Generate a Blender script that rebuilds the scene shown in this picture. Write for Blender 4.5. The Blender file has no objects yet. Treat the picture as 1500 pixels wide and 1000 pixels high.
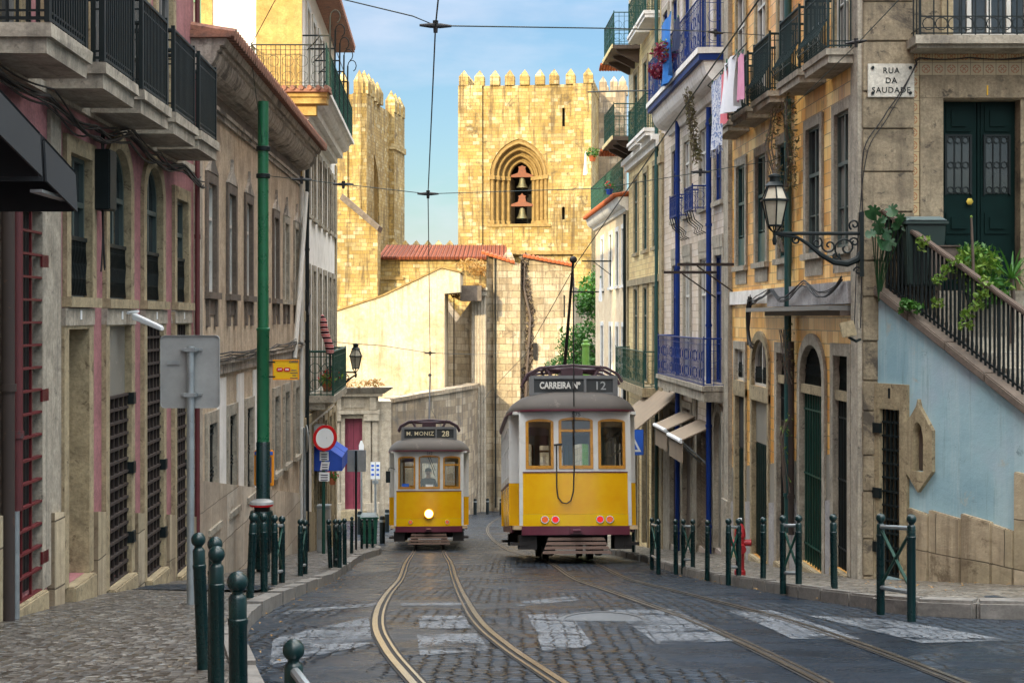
import bpy, bmesh, math, random
from mathutils import Vector, Matrix
random.seed(7)
sc = bpy.context.scene
C = sc.collection
PI = math.pi
rad = math.radians
# ---------------------------------------------------------------- camera model used for measuring the place
FP, HX, HY = 2200.0, 750.0, 465.0
def P(px, py, Y): return Vector(((px-HX)*Y/FP, Y, (HY-py)*Y/FP))
def XX(px, Y): return (px-HX)*Y/FP
def ZZ(py, Y): return (HY-py)*Y/FP
# ---------------------------------------------------------------- terrain profile along the street
_prof = [(-60,4.5),(-30,1.6),(0,-1.45),(6,-2.02),(9.4,-2.3),(13.9,-2.76),(18.2,-3.35),(25.5,-4.42),(30,-4.9),(38,-6.02),(46,-7.15),(54,-8.0),(65,-9.2),(75,-10.2),(95,-12.25),(120,-14.3),(160,-16),(700,-16)]
def _lin(pts, y):
    if y <= pts[0][0]: return pts[0][1]
    for (a, b), (c, d) in zip(pts, pts[1:]):
        if y <= c: return b+(d-b)*(y-a)/(c-a)
    return pts[-1][1]
def zr(y): return sum(_lin(_prof, y+k) for k in (-2,-1,0,1,2))/5
def smooth_line(pts, y, s=1.5): return sum(_lin(pts, y+k*s) for k in (-1,-.5,0,.5,1))/5
_curbL = [(-20,-.9),(5,-.85),(7.4,-1.12),(9.5,-1.62),(11,-1.98),(13.3,-2.33),(17,-2.5),(26,-2.95),(30,-3.1),(33,-3.3),(36,-3.45),(40,-3.55),(44,-3.8),(47,-4.15),(50,-4.8),(53,-6.5),(56,-9.5),(60,-14)]
_curbR = [(13.0,5.2),(14.2,4.35),(15,3.8),(16.5,3.52),(18.5,3.37),(24.5,3.14),(28.5,2.85),(36,2.72),(48,2.6),(60,2.75),(64,3.3)]
def curbL(y): return smooth_line(_curbL, y, 1.0)
def curbR(y): return smooth_line(_curbR, y, .5)
# ---------------------------------------------------------------- tagging
def tag(o, label=None, cat=None, group=None, kind=None):
    if label: o['label'] = label
    if cat: o['category'] = cat
    if group: o['group'] = group
    if kind: o['kind'] = kind
    return o
def thing(name, label, cat, loc=(0,0,0), group=None, rot=(0,0,0)):
    o = bpy.data.objects.new(name, None); C.objects.link(o)
    o.location = loc; o.rotation_euler = rot
    o.empty_display_size = .2
    return tag(o, label, cat, group)
def dup(root, loc=None, rot=None, label=None, group=None):
    r = root.copy(); C.objects.link(r)
    if loc is not None: r.location = loc
    if rot is not None: r.rotation_euler = rot
    if label: r['label'] = label
    if group: r['group'] = group
    for ch in list(root.children):
        c = ch.copy(); C.objects.link(c); c.parent = r
        for g in list(ch.children):
            d = g.copy(); C.objects.link(d); d.parent = c
    return r
# ---------------------------------------------------------------- mesh builder
def FI(u, v, w): return (u, v, w)
class MB:
    def __init__(s, F=FI): s.v = []; s.f = []; s.F = F; s.sm = set()
    def pts(s, ps):
        n = len(s.v); s.v += [tuple(s.F(*p)) for p in ps]; return n
    def poly(s, ps, smooth=False):
        n = s.pts(ps)
        if smooth: s.sm.add(len(s.f))
        s.f.append(tuple(range(n, n+len(ps)))); return s
    def box(s, a0, a1, b0, b1, c0, c1):
        n = s.pts([(a0,b0,c0),(a1,b0,c0),(a1,b1,c0),(a0,b1,c0),(a0,b0,c1),(a1,b0,c1),(a1,b1,c1),(a0,b1,c1)])
        for q in ((0,3,2,1),(4,5,6,7),(0,1,5,4),(1,2,6,5),(2,3,7,6),(3,0,4,7)): s.f.append(tuple(n+i for i in q))
        return s
    def hexa(s, ps):
        n = s.pts(ps)
        for q in ((0,3,2,1),(4,5,6,7),(0,1,5,4),(1,2,6,5),(2,3,7,6),(3,0,4,7)): s.f.append(tuple(n+i for i in q))
        return s
    def prism(s, prof, axis, t0, t1, caps=True):
        # prof: list of 2-D points in the two other axes (in order), extruded along axis 0/1/2
        def mk(p, t):
            return (t,p[0],p[1]) if axis == 0 else ((p[0],t,p[1]) if axis == 1 else (p[0],p[1],t))
        k = len(prof); n = s.pts([mk(p,t0) for p in prof]+[mk(p,t1) for p in prof])
        for i in range(k): j = (i+1) % k; s.f.append((n+i,n+j,n+k+j,n+k+i))
        if caps: s.f.append(tuple(n+i for i in range(k))[::-1]); s.f.append(tuple(n+k+i for i in range(k)))
        return s
    def rings(s, rings, close=True, caps=True, smooth=True):
        k = len(rings[0]); n = len(s.v)
        for r in rings: s.v += [tuple(p) for p in r]
        for a in range(len(rings)-1):
            for i in range(k if close else k-1):
                j = (i+1) % k
                if smooth: s.sm.add(len(s.f))
                s.f.append((n+a*k+i, n+a*k+j, n+(a+1)*k+j, n+(a+1)*k+i))
        if caps and close:
            s.f.append(tuple(n+i for i in range(k))[::-1]); m = n+(len(rings)-1)*k; s.f.append(tuple(m+i for i in range(k)))
        return s
    def tube(s, path, r, n=6, smooth=True, closed=False):
        ps = [Vector(s.F(*p)) for p in path]
        rr = r if isinstance(r, (list, tuple)) else [r]*len(ps)
        rings = []; up = Vector((0,0,1)); prev = None
        for i, p in enumerate(ps):
            if closed: t = (ps[(i+1)%len(ps)]-ps[i-1])
            else: t = (ps[min(i+1,len(ps)-1)]-ps[max(i-1,0)])
            if t.length < 1e-9: t = Vector((0,0,1))
            t.normalize()
            if prev is None:
                a = t.cross(up)
                if a.length < 1e-3: a = t.cross(Vector((1,0,0)))
            else:
                a = prev - t*prev.dot(t)
                if a.length < 1e-4: a = t.cross(up)
            a.normalize(); prev = a; b = t.cross(a)
            rings.append([p+(a*math.cos(2*PI*k/n+PI/n)+b*math.sin(2*PI*k/n+PI/n))*rr[i] for k in range(n)])
        if closed: rings.append(rings[0])
        return s.rings(rings, True, not closed, smooth and n > 4)
    def lathe(s, prof, c=(0,0,0), n=16, smooth=True):
        c = Vector(s.F(*c)); rings = []
        for r, z in prof: rings.append([c+Vector((r*math.cos(2*PI*k/n), r*math.sin(2*PI*k/n), z)) for k in range(n)])
        return s.rings(rings, True, True, smooth)
    def ball(s, c, r, n=12, m=8, sx=1, sy=1, sz=1):
        c = Vector(s.F(*c)); rings = []
        for i in range(m+1):
            a = -PI/2+PI*i/m; q = max(math.cos(a), .02)
            rings.append([c+Vector((r*sx*q*math.cos(2*PI*k/n), r*sy*q*math.sin(2*PI*k/n), r*sz*math.sin(a))) for k in range(n)])
        return s.rings(rings)
    def torus(s, c, R, r, ax=(0,0,1), n=14, m=5):
        c = Vector(c); ax = Vector(ax).normalized(); a = ax.orthogonal().normalized(); b = ax.cross(a)
        return s.tube([tuple(c+(a*math.cos(2*PI*k/n)+b*math.sin(2*PI*k/n))*R) for k in range(n)], r, m, True, True)
    def build(s, name, mat, parent=None, bevel=0, jitter=0):
        me = bpy.data.meshes.new(name); me.from_pydata(s.v, [], s.f)
        if jitter:
            for q in me.vertices: q.co += Vector((random.uniform(-1,1),random.uniform(-1,1),random.uniform(-1,1)))*jitter
        bm = bmesh.new(); bm.from_mesh(me)
        sm = s.sm
        bm.faces.ensure_lookup_table()
        for i in sm: bm.faces[i].smooth = True
        if bevel or s.sm or len(s.f) < 60000:
            bmesh.ops.remove_doubles(bm, verts=bm.verts, dist=1e-5)
            bmesh.ops.recalc_face_normals(bm, faces=bm.faces)
        if bevel:
            bmesh.ops.bevel(bm, geom=[e for e in bm.edges if len(e.link_faces) == 2 and e.calc_face_angle(0) > .6], offset=bevel, segments=2, affect='EDGES', clamp_overlap=True)
        uv = bm.loops.layers.uv.new('UVMap')
        for f in bm.faces:
            nx, ny, nz = abs(f.normal.x), abs(f.normal.y), abs(f.normal.z)
            for l in f.loops:
                p = l.vert.co
                l[uv].uv = (p.x,p.y) if nz > max(nx,ny)*1.05 else ((p.y,p.z) if nx > ny else (p.x,p.z))
        bm.to_mesh(me); bm.free()
        if s.sm:
            try: me.set_sharp_from_angle(angle=rad(38))
            except Exception: pass
        o = bpy.data.objects.new(name, me); C.objects.link(o)
        if mat: me.materials.append(mat)
        if parent: o.parent = parent
        return o
# ---------------------------------------------------------------- materials
def rgb(*c): return (c[0], c[1], c[2], 1)
def srgb(r, g, b):
    f = lambda x: (x/255/12.92 if x/255 < .04045 else ((x/255+.055)/1.055)**2.4)
    return (f(r), f(g), f(b))
class NT:
    def __init__(s, name):
        s.m = bpy.data.materials.new(name); s.m.use_nodes = True; s.t = s.m.node_tree
        s.b = s.t.nodes['Principled BSDF']; s.uv = None
    def n(s, typ, **k):
        q = s.t.nodes.new('ShaderNode'+typ)
        for a, v in k.items(): setattr(q, a, v)
        return q
    def L(s, a, b): s.t.links.new(a, b)
    def coord(s, scale=(1,1,1), obj=False, off=(0,0,0)):
        tc = s.n('TexCoord'); mp = s.n('Mapping'); s.L(tc.outputs['Object' if obj else 'UV'], mp.inputs[0])
        mp.inputs['Scale'].default_value = scale; mp.inputs['Location'].default_value = off
        return mp.outputs[0]
    def noise(s, vec, scale, detail=6, rough=.6, dist=0):
        q = s.n('TexNoise'); s.L(vec, q.inputs['Vector']); q.inputs['Scale'].default_value = scale
        q.inputs['Detail'].default_value = detail; q.inputs['Roughness'].default_value = rough; q.inputs['Distortion'].default_value = dist
        return q.outputs['Fac']
    def ramp(s, fac, stops, interp='LINEAR'):
        q = s.n('ValToRGB'); s.L(fac, q.inputs[0]); e = q.color_ramp; e.interpolation = interp
        while len(e.elements) < len(stops): e.elements.new(1)
        for el, (p, c) in zip(e.elements, stops):
            el.position = p; el.color = (c, c, c, 1) if isinstance(c, (int, float)) else rgb(*c)
        return q.outputs[0]
    def mix(s, fac, a, b, mode='MIX'):
        q = s.n('Mix', data_type='RGBA', blend_type=mode)
        for i, v in ((0, fac), (6, a), (7, b)):
            if hasattr(v, 'is_linked') or hasattr(v, 'links'): s.L(v, q.inputs[i])
            else: q.inputs[i].default_value = v if isinstance(v, (int, float)) else rgb(*v)
        return q.outputs[2]
    def math(s, op, a, b=0.):
        q = s.n('Math', operation=op)
        for i, v in ((0, a), (1, b)):
            if isinstance(v, (int, float)): q.inputs[i].default_value = v
            else: s.L(v, q.inputs[i])
        return q.outputs[0]
    def bump(s, h, strength=.4, dist=.02, prev=None):
        q = s.n('Bump'); s.L(h, q.inputs['Height']); q.inputs['Strength'].default_value = strength; q.inputs['Distance'].default_value = dist
        if prev: s.L(prev, q.inputs['Normal'])
        return q.outputs[0]
    def out(s, col=None, rough=.8, normal=None, metal=0, spec=None):
        b = s.b
        if col is not None:
            if isinstance(col, tuple): b.inputs['Base Color'].default_value = rgb(*col)
            else: s.L(col, b.inputs['Base Color'])
        if isinstance(rough, (int, float)): b.inputs['Roughness'].default_value = rough
        else: s.L(rough, b.inputs['Roughness'])
        if normal is not None: s.L(normal, b.inputs['Normal'])
        b.inputs['Metallic'].default_value = metal
        if spec is not None: b.inputs['Specular IOR Level'].default_value = spec
        return s.m
def stops(cols, lo=.3, hi=.7): 
    k = len(cols); return [(lo+(hi-lo)*i/max(k-1,1), c) for i, c in enumerate(cols)]
def stucco(name, cols, scale=1.2, rough=.85, streak=None, streak_amt=.5, patch=None, patch_t=.6, bump=.35, speck=None, speck_t=.62):
    t = NT(name); uv = t.coord()
    c = t.ramp(t.noise(uv, scale, 8, .65, .3), stops(cols))
    fine = t.noise(uv, 24, 5, .7)
    c = t.mix(.4, c, t.ramp(fine, [(.3,.18),(.7,.85)]), 'OVERLAY'); c = t.mix(.4, c, t.ramp(t.noise(t.coord(off=(1.7,8.2,0)), 3.4, 9, .72, .4), [(.32,.15),(.68,.82)]), 'OVERLAY')
    if streak:
        st = t.noise(t.coord((2.6,.16,1)), 1.9, 7, .7, .2)
        f = t.math('MULTIPLY', t.ramp(st, [(.5,0),(.66,1)]), streak_amt); c = t.mix(f, c, streak)
    if patch:
        pn = t.noise(uv, .55, 10, .72, .4); f = t.ramp(pn, [(patch_t-.02,0),(patch_t+.03,.9)]); c = t.mix(f, c, patch)
    if speck:
        sn = t.noise(t.coord((1,1,1),off=(3.1,1.7,0)), 5.5, 9, .75, .5); f = t.ramp(sn, [(speck_t-.02,0),(speck_t+.05,.85)]); c = t.mix(f, c, speck)
    h = t.noise(uv, 9, 10, .7)
    return t.out(c, rough, t.bump(h, bump, .02))
def masonry(name, cols, w=.7, h=.34, mortar=(.3,.25,.18), ms=.012, stain=None, stain_t=.56, streak=None, streak_amt=.6, rough=.88, bump=.5, off=.5):
    t = NT(name); uv = t.coord()
    wob = t.n('VectorMath', operation='ADD'); t.L(uv, wob.inputs[0])
    nz = t.n('TexNoise'); t.L(uv, nz.inputs['Vector']); nz.inputs['Scale'].default_value = 1.3
    sb = t.n('VectorMath', operation='MULTIPLY_ADD'); t.L(nz.outputs['Color'], sb.inputs[0]); sb.inputs[1].default_value = (.09,.06,0); sb.inputs[2].default_value = (-.045,-.03,0)
    t.L(sb.outputs[0], wob.inputs[1])
    b = t.n('TexBrick'); t.L(wob.outputs[0], b.inputs['Vector'])
    b.inputs['Color1'].default_value = (0,0,0,1); b.inputs['Color2'].default_value = (1,1,1,1); b.inputs['Mortar'].default_value = (.5,.5,.5,1)
    b.inputs['Scale'].default_value = 1; b.inputs['Brick Width'].default_value = w; b.inputs['Row Height'].default_value = h
    b.inputs['Mortar Size'].default_value = ms; b.inputs['Mortar Smooth'].default_value = .2; b.offset = off; b.squash = .75; b.squash_frequency = 3
    bw = b.outputs['Color']
    k = len(cols); c = t.ramp(bw, [(i/k, x) for i, x in enumerate(cols)], 'CONSTANT')
    big = t.noise(uv, .22, 8, .65); c = t.mix(.6, c, t.ramp(big, [(.32,.22),(.68,.82)]), 'OVERLAY')
    c = t.mix(.3, c, t.ramp(t.noise(uv, 7, 8, .7), [(.3,.2),(.7,.85)]), 'OVERLAY')
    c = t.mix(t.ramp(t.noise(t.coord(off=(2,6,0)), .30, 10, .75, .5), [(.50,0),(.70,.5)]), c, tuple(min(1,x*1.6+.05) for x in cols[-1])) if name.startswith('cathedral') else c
    c = t.mix(b.outputs['Fac'], c, mortar)
    if stain:
        f = t.ramp(t.noise(t.coord(off=(9,4,0)), .8, 10, .75, .6), [(stain_t,0),(stain_t+.07,.8)]); c = t.mix(f, c, stain)
    if streak:
        st = t.noise(t.coord((1.7,.13,1)), 1.6, 7, .7, .2); f = t.math('MULTIPLY', t.ramp(st, [(.5,0),(.62,1)]), streak_amt); c = t.mix(f, c, streak)
    inv = t.math('SUBTRACT', 1., b.outputs['Fac'])
    nb = t.bump(t.noise(uv, 8, 10, .7), bump*.8, .03); nb = t.bump(inv, bump, .03, nb)
    return t.out(c, rough, nb)
def paint(name, col, rough=.35, metal=0, wear=None, wear_t=.66, var=.25, scale=3., bump=.05, spec=None, rvar=.15):
    t = NT(name); uv = t.coord(obj=True)
    n = t.noise(uv, scale, 8, .65); c = t.mix(var, tuple(col), t.ramp(n, [(.3,.2),(.7,.8)]), 'OVERLAY')
    if wear:
        f = t.ramp(t.noise(uv, scale*2.3, 10, .75), [(wear_t,0),(wear_t+.04,.9)]); c = t.mix(f, c, tuple(wear))
    r = t.math('ADD', t.math('MULTIPLY', n, rvar*2), rough-rvar)
    return t.out(c, r, t.bump(t.noise(uv, 40, 4), bump, .005), metal, spec)
def plain(name, col, rough=.6, metal=0, spec=None):
    t = NT(name); return t.out(tuple(col), rough, None, metal, spec)
def emis(name, col, strength):
    t = NT(name); t.b.inputs['Base Color'].default_value = rgb(*col); t.b.inputs['Emission Color'].default_value = rgb(*col); t.b.inputs['Emission Strength'].default_value = strength; return t.m
MT = {}
MT['glass_dark'] = (lambda t: t.out(t.mix(t.ramp(t.n('ObjectInfo').outputs['Random'], [(0,0),(.52,.25),(.7,.7),(.85,.05)], 'CONSTANT'), t.ramp(t.noise(t.coord(), 1.1, 3, .5), stops([(.010,.013,.015),(.035,.038,.038)])), t.ramp(t.noise(t.coord((9,.8,1)), 1.4, 3, .5), stops([(.16,.15,.13),(.34,.33,.30)]))), .05, t.bump(t.noise(t.coord(), 2.2, 2), .06, .02), 0, .8))(NT('window_glass'))
def clear_glass(name, tint, opac, rough=.03):
    t = NT(name); tr = t.n('BsdfTransparent'); tr.inputs[0].default_value = rgb(*tint)
    gl = t.n('BsdfGlossy'); gl.inputs['Roughness'].default_value = rough
    fr = t.n('Fresnel'); fr.inputs[0].default_value = 1.5
    a = t.math('ADD', t.math('MULTIPLY', fr.outputs[0], 1.3), opac)
    mx = t.n('MixShader'); t.L(a, mx.inputs[0]); t.L(tr.outputs[0], mx.inputs[1]); t.L(gl.outputs[0], mx.inputs[2])
    t.L(mx.outputs[0], t.t.nodes['Material Output'].inputs[0]); return t.m
MT['tram_glass'] = clear_glass('tram_glass', (.86,.88,.86), .06)
MT['lamp_glass'] = (lambda t: t.out(t.ramp(t.noise(t.coord(obj=True), 4, 5), stops([(.30,.27,.20),(.5,.46,.36)])), .25))(NT('frosted_lamp_glass'))
MT['pink'] = stucco('pink_render', [(.225,.088,.095),(.31,.135,.142),(.265,.108,.115)], 1.4, streak=(.16,.085,.075), streak_amt=.5, patch=(.45,.30,.26), patch_t=.67)
MT['limestone'] = stucco('pale_limestone', [(.19,.15,.085),(.33,.27,.165),(.26,.21,.125)], 2.2, streak=(.13,.095,.055), streak_amt=.6, speck=(.10,.07,.04), speck_t=.585, bump=.6)
MT['greystone'] = stucco('grey_limestone', [(.20,.175,.135),(.35,.315,.25),(.27,.24,.19)], 2.0, streak=(.09,.08,.07), streak_amt=.65, speck=(.06,.055,.045), speck_t=.61, bump=.5)
MT['darkstone'] = stucco('weathered_dark_stone', [(.085,.065,.05),(.15,.12,.095)], 2.0, speck=(.05,.045,.04))
MT['plinth'] = masonry('stone_plinth', [(.30,.25,.16),(.36,.30,.20),(.42,.35,.24),(.33,.27,.18)], 1.1, .62, (.09,.07,.045), .008, stain=(.085,.06,.032), stain_t=.53, streak=(.12,.085,.05), streak_amt=.55, bump=.8)
MT['beige'] = stucco('beige_render', [(.33,.25,.165),(.49,.39,.28),(.42,.325,.225)], .9, streak=(.19,.135,.09), streak_amt=.65, patch=(.24,.18,.125), patch_t=.60, speck=(.13,.09,.06), speck_t=.67)
MT['beige_base'] = masonry('beige_stone_base', [(.36,.30,.23),(.44,.37,.28),(.40,.33,.25),(.47,.41,.33)], 1.4, .7, (.16,.13,.10), .008, stain=(.22,.17,.12), stain_t=.6, streak=(.24,.19,.14), streak_amt=.5)
MT['cornice_old'] = stucco('old_cornice_plaster', [(.20,.17,.14),(.42,.37,.31),(.33,.28,.23)], 1.6, streak=(.07,.06,.05), streak_amt=.85, patch=(.08,.07,.06), patch_t=.56, speck=(.06,.05,.045), speck_t=.62, bump=.7)
MT['white_render'] = stucco('white_render', [(.60,.58,.54),(.78,.76,.72),(.70,.68,.64)], .8, streak=(.40,.37,.33), streak_amt=.5, speck=(.34,.31,.27), speck_t=.70)
MT['ochre'] = stucco('ochre_stone', [(.30,.185,.045),(.42,.29,.10),(.36,.235,.065)], 1.3, streak=(.40,.24,.07), streak_amt=.5, speck=(.30,.19,.07), speck_t=.68)
MT['whitewash'] = stucco('whitewashed_plaster', [(.80,.77,.70),(.88,.86,.80)], .5, streak=(.70,.62,.48), streak_amt=.4, patch=(.66,.52,.30), patch_t=.69)
MT['whitewash_wall'] = stucco('bleached_plaster', [(.33,.25,.14),(.46,.38,.26),(.53,.46,.34)], .35, streak=(.22,.145,.065), streak_amt=.6, patch=(.40,.24,.08), patch_t=.64, speck=(.24,.17,.09), speck_t=.63)
def tile_mat(name, c1, c2, c3, w=.34, h=.2):
    t = NT(name); uv = t.coord()
    b = t.n('TexBrick'); t.L(uv, b.inputs['Vector']); b.inputs['Color1'].default_value = (0,0,0,1); b.inputs['Color2'].default_value = (1,1,1,1); b.inputs['Mortar'].default_value = (.4,.4,.4,1)
    for k, v in (('Scale',1),('Brick Width',w),('Row Height',h),('Mortar Size',.006),('Mortar Smooth',.1)): b.inputs[k].default_value = v
    st = t.noise(t.coord((14,.55,1)), 1.3, 4, .6)
    c = t.ramp(t.math('ADD', t.math('MULTIPLY', b.outputs['Color'], .35), t.math('MULTIPLY', st, .65)), stops([c1,c2,c3], .25, .7))
    c = t.mix(.35, c, t.ramp(t.noise(uv, .45, 6), [(.3,.2),(.7,.8)]), 'OVERLAY')
    f = t.ramp(t.noise(t.coord(off=(5,2,0)), .9, 10, .75, .4), [(.60,0),(.68,.7)]); c = t.mix(f, c, (.22,.14,.08))
    c = t.mix(b.outputs['Fac'], c, (.17,.11,.06))
    nb = t.bump(t.math('SUBTRACT', 1., b.outputs['Fac']), .5, .008); nb = t.bump(t.noise(uv, 3, 3), .12, .01, nb)
    return t.out(c, t.math('ADD', t.math('MULTIPLY', st, .3), .22), nb, 0, .5)
MT['gold_tile'] = tile_mat('golden_glazed_tile', (.46,.19,.035), (.72,.37,.085), (.90,.59,.23))
MT['tan_tile'] = tile_mat('tan_glazed_tile', (.42,.34,.28), (.54,.46,.40), (.58,.53,.50), .3, .16)
MT['olive_tile'] = tile_mat('ochre_glazed_tile', (.50,.36,.15), (.64,.50,.24), (.72,.60,.33), .3, .16)
MT['cream'] = stucco('cream_render', [(.66,.51,.33),(.76,.62,.43)], .7, streak=(.58,.44,.28), streak_amt=.35)
MT['yellow_render'] = stucco('yellow_render', [(.70,.54,.24),(.82,.68,.36)], .8, streak=(.58,.42,.16), streak_amt=.4)
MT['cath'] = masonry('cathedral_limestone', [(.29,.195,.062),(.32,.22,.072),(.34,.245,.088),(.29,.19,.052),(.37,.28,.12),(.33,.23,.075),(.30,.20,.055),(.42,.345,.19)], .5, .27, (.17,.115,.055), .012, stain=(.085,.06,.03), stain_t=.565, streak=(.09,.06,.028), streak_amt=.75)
MT['cath_pale'] = masonry('pale_cathedral_stone', [(.33,.26,.16),(.37,.30,.20),(.41,.34,.24),(.35,.28,.18),(.39,.32,.22),(.29,.225,.14)], .8, .42, (.20,.155,.10), .014, stain=(.13,.10,.07), stain_t=.56, streak=(.14,.105,.07), streak_amt=.75, bump=.9)
MT['cath_trim'] = stucco('carved_limestone', [(.19,.115,.03),(.30,.20,.07)], 2.2, streak=(.34,.24,.10), streak_amt=.5)
MT['old_wall'] = masonry('stained_block_wall', [(.26,.20,.13),(.33,.26,.17),(.38,.31,.22),(.21,.16,.105)], .85, .42, (.22,.17,.12), .012, stain=(.16,.14,.12), stain_t=.57, streak=(.10,.09,.08), streak_amt=.8)
MT['portal'] = stucco('portal_stone', [(.27,.225,.165),(.40,.35,.27),(.34,.29,.22)], 1.2, streak=(.20,.17,.14), streak_amt=.6, speck=(.16,.14,.11), speck_t=.66)
MT['blue_wall'] = (lambda t: t)(None) if False else None
def blue_wall():
    t = NT('sky_blue_render'); uv = t.coord(off=(.4,.2,0))
    c = t.ramp(t.noise(uv, .8, 4, .5), stops([(.24,.395,.46),(.32,.49,.545),(.37,.475,.55)], .35, .65))
    st = t.noise(t.coord((2.4,.16,1)), 2.0, 6, .7); c = t.mix(t.math('MULTIPLY', t.ramp(st, [(.48,0),(.64,1)]), .55), c, (.46,.58,.60)); st2 = t.noise(t.coord((3.4,.2,1), off=(3,7,0)), 2.0, 7, .75); c = t.mix(t.math('MULTIPLY', t.ramp(st2, [(.54,0),(.68,1)]), .55), c, (.13,.20,.21))
    v = t.noise(t.coord(off=(7,3,0)), 2.6, 12, .75, .6); c = t.mix(t.ramp(v, [(.60,0),(.66,.8)]), c, (.13,.20,.22))
    c = t.mix(t.ramp(t.noise(t.coord(off=(2,8,0)), 1.1, 9, .7, .4), [(.60,0),(.66,.75)]), c, (.44,.42,.34))
    return t.out(c, .7, t.bump(t.noise(uv, 5, 9, .7), .4, .02))
MT['blue_wall'] = blue_wall()
MT['iron'] = paint('dark_iron', (.007,.012,.013), .5, 0, var=.3, spec=.25)
MT['iron_green'] = paint('green_iron', (.010,.055,.04), .5, 0, spec=.25, wear=(.10,.09,.07), wear_t=.7)
MT['iron_blue'] = paint('blue_iron', (.003,.024,.15), .5, 0, spec=.25)
MT['bollard_green'] = paint('bottle_green_enamel', (.002,.018,.018), .28, 0, wear=(.045,.05,.042), wear_t=.69, spec=.42)
MT['rust'] = paint('rusty_grille_iron', (.03,.02,.016), .75, 0, wear=(.08,.04,.025), wear_t=.6)
MT['plaster_grey'] = stucco('grey_lilac_plaster', [(.26,.25,.25),(.36,.35,.35)], 1.5, streak=(.18,.17,.16), streak_amt=.5, speck=(.14,.13,.12), speck_t=.64)
MT['old_red'] = paint('old_red_paint', (.085,.014,.016), .6, 0, wear=(.05,.03,.03), wear_t=.6)
MT['iron_teal'] = paint('teal_black_iron', (.008,.022,.022), .5, 0, var=.3, spec=.25)
MT['shaded_dirty_stone'] = stucco('shaded_grimy_limestone', [(.11,.085,.055),(.27,.22,.145),(.19,.15,.10)], 1.3, streak=(.07,.055,.04), streak_amt=.5, patch=(.06,.05,.04), patch_t=.60, speck=(.05,.04,.03), speck_t=.585, bump=.6)  # real grime patches, over a base darkened to put in the front's shade
MT['red_iron'] = paint('dark_red_grille', (.09,.005,.008), .55, 0, wear=(.07,.03,.03), wear_t=.6)
MT['door_green'] = paint('dark_green_door', (.003,.014,.013), .5, 0, wear=(.02,.02,.018), wear_t=.74, scale=6, spec=.08)
MT['door_teal'] = paint('teal_joinery', (.012,.062,.062), .4)
MT['door_dark'] = paint('blackened_door', (.012,.010,.010), .6, wear=(.045,.028,.02), wear_t=.66, scale=5)
MT['door_brown'] = paint('brown_board_door', (.10,.075,.06), .65, wear=(.16,.13,.11), wear_t=.62, scale=5)
MT['door_wine'] = paint('wine_red_door', (.19,.03,.055), .55, wear=(.26,.10,.10), wear_t=.68)
MT['white_wood'] = paint('white_painted_wood', (.55,.54,.50), .5, wear=(.3,.28,.25), wear_t=.68)
MT['grey_wood'] = paint('grey_painted_wood', (.16,.16,.155), .55, wear=(.28,.27,.25), wear_t=.66)
MT['slate_wood'] = paint('slate_green_wood', (.05,.075,.072), .5)
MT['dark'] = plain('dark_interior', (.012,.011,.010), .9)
MT['panel_grey'] = paint('grey_sheet_panel', (.22,.21,.18), .55, .1, wear=(.32,.30,.25), wear_t=.6, scale=2)
MT['galv'] = paint('galvanised_steel', (.30,.33,.34), .42, .6, wear=(.18,.19,.19), wear_t=.6, scale=8)
MT['sign_back'] = paint('grey_sign_back', (.27,.28,.275), .5, .2, wear=(.42,.43,.42), wear_t=.66, scale=5)
MT['pole_green'] = paint('mid_green_enamel', (.012,.115,.05), .3, 0, wear=(.10,.14,.10), wear_t=.74, scale=6)
MT['yellow_sign'] = paint('yellow_enamel', (.72,.42,.006), .4, var=.12)
MT['orange'] = paint('orange_plastic', (.75,.28,.01), .4)
MT['red'] = paint('signal_red', (.50,.008,.012), .35)
MT['blue_sign'] = paint('traffic_blue', (.02,.11,.55), .35)
MT['white'] = paint('sign_white', (.72,.74,.75), .4)
MT['roof_tile'] = None
def rooftile():
    t = NT('terracotta_roof_tile'); uv = t.coord()
    w = t.n('TexWave'); t.L(uv, w.inputs['Vector']); w.inputs['Scale'].default_value = 1.1; w.inputs['Distortion'].default_value = .3; w.inputs['Detail'].default_value = 2
    c = t.ramp(t.noise(uv, 2.5, 8, .7), stops([(.13,.026,.010),(.23,.055,.018),(.18,.038,.013)]))
    c = t.mix(t.ramp(w.outputs['Fac'], [(.2,.8),(.5,0)]), c, (.12,.03,.015))
    return t.out(c, .85, t.bump(w.outputs['Fac'], .9, .08))
MT['roof_tile'] = rooftile()
MT['terracotta'] = paint('terracotta', (.36,.085,.02), .8, wear=(.18,.06,.03), wear_t=.55, scale=5)
MT['old_roof'] = stucco('weathered_roof_tile', [(.16,.08,.055),(.28,.13,.085),(.12,.075,.06)], 3, speck=(.06,.05,.045), speck_t=.58, bump=.8)
MT['cable'] = plain('black_cable', (.012,.012,.013), .6)
MT['wire'] = plain('copper_wire_patina', (.03,.05,.05), .5, .5)
MT['awning_grey'] = paint('charcoal_awning_canvas', (.014,.018,.022), .85, var=.4, scale=2)
MT['awning_tan'] = paint('beige_awning_canvas', (.24,.185,.13), .85, var=.3, scale=2)
MT['awning_blue'] = paint('blue_awning_canvas', (.02,.075,.42), .8)
MT['pot'] = paint('terracotta_pot', (.40,.12,.05), .8)
MT['wood_board'] = paint('weathered_board', (.085,.06,.045), .7, wear=(.05,.035,.028), wear_t=.58)
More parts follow.
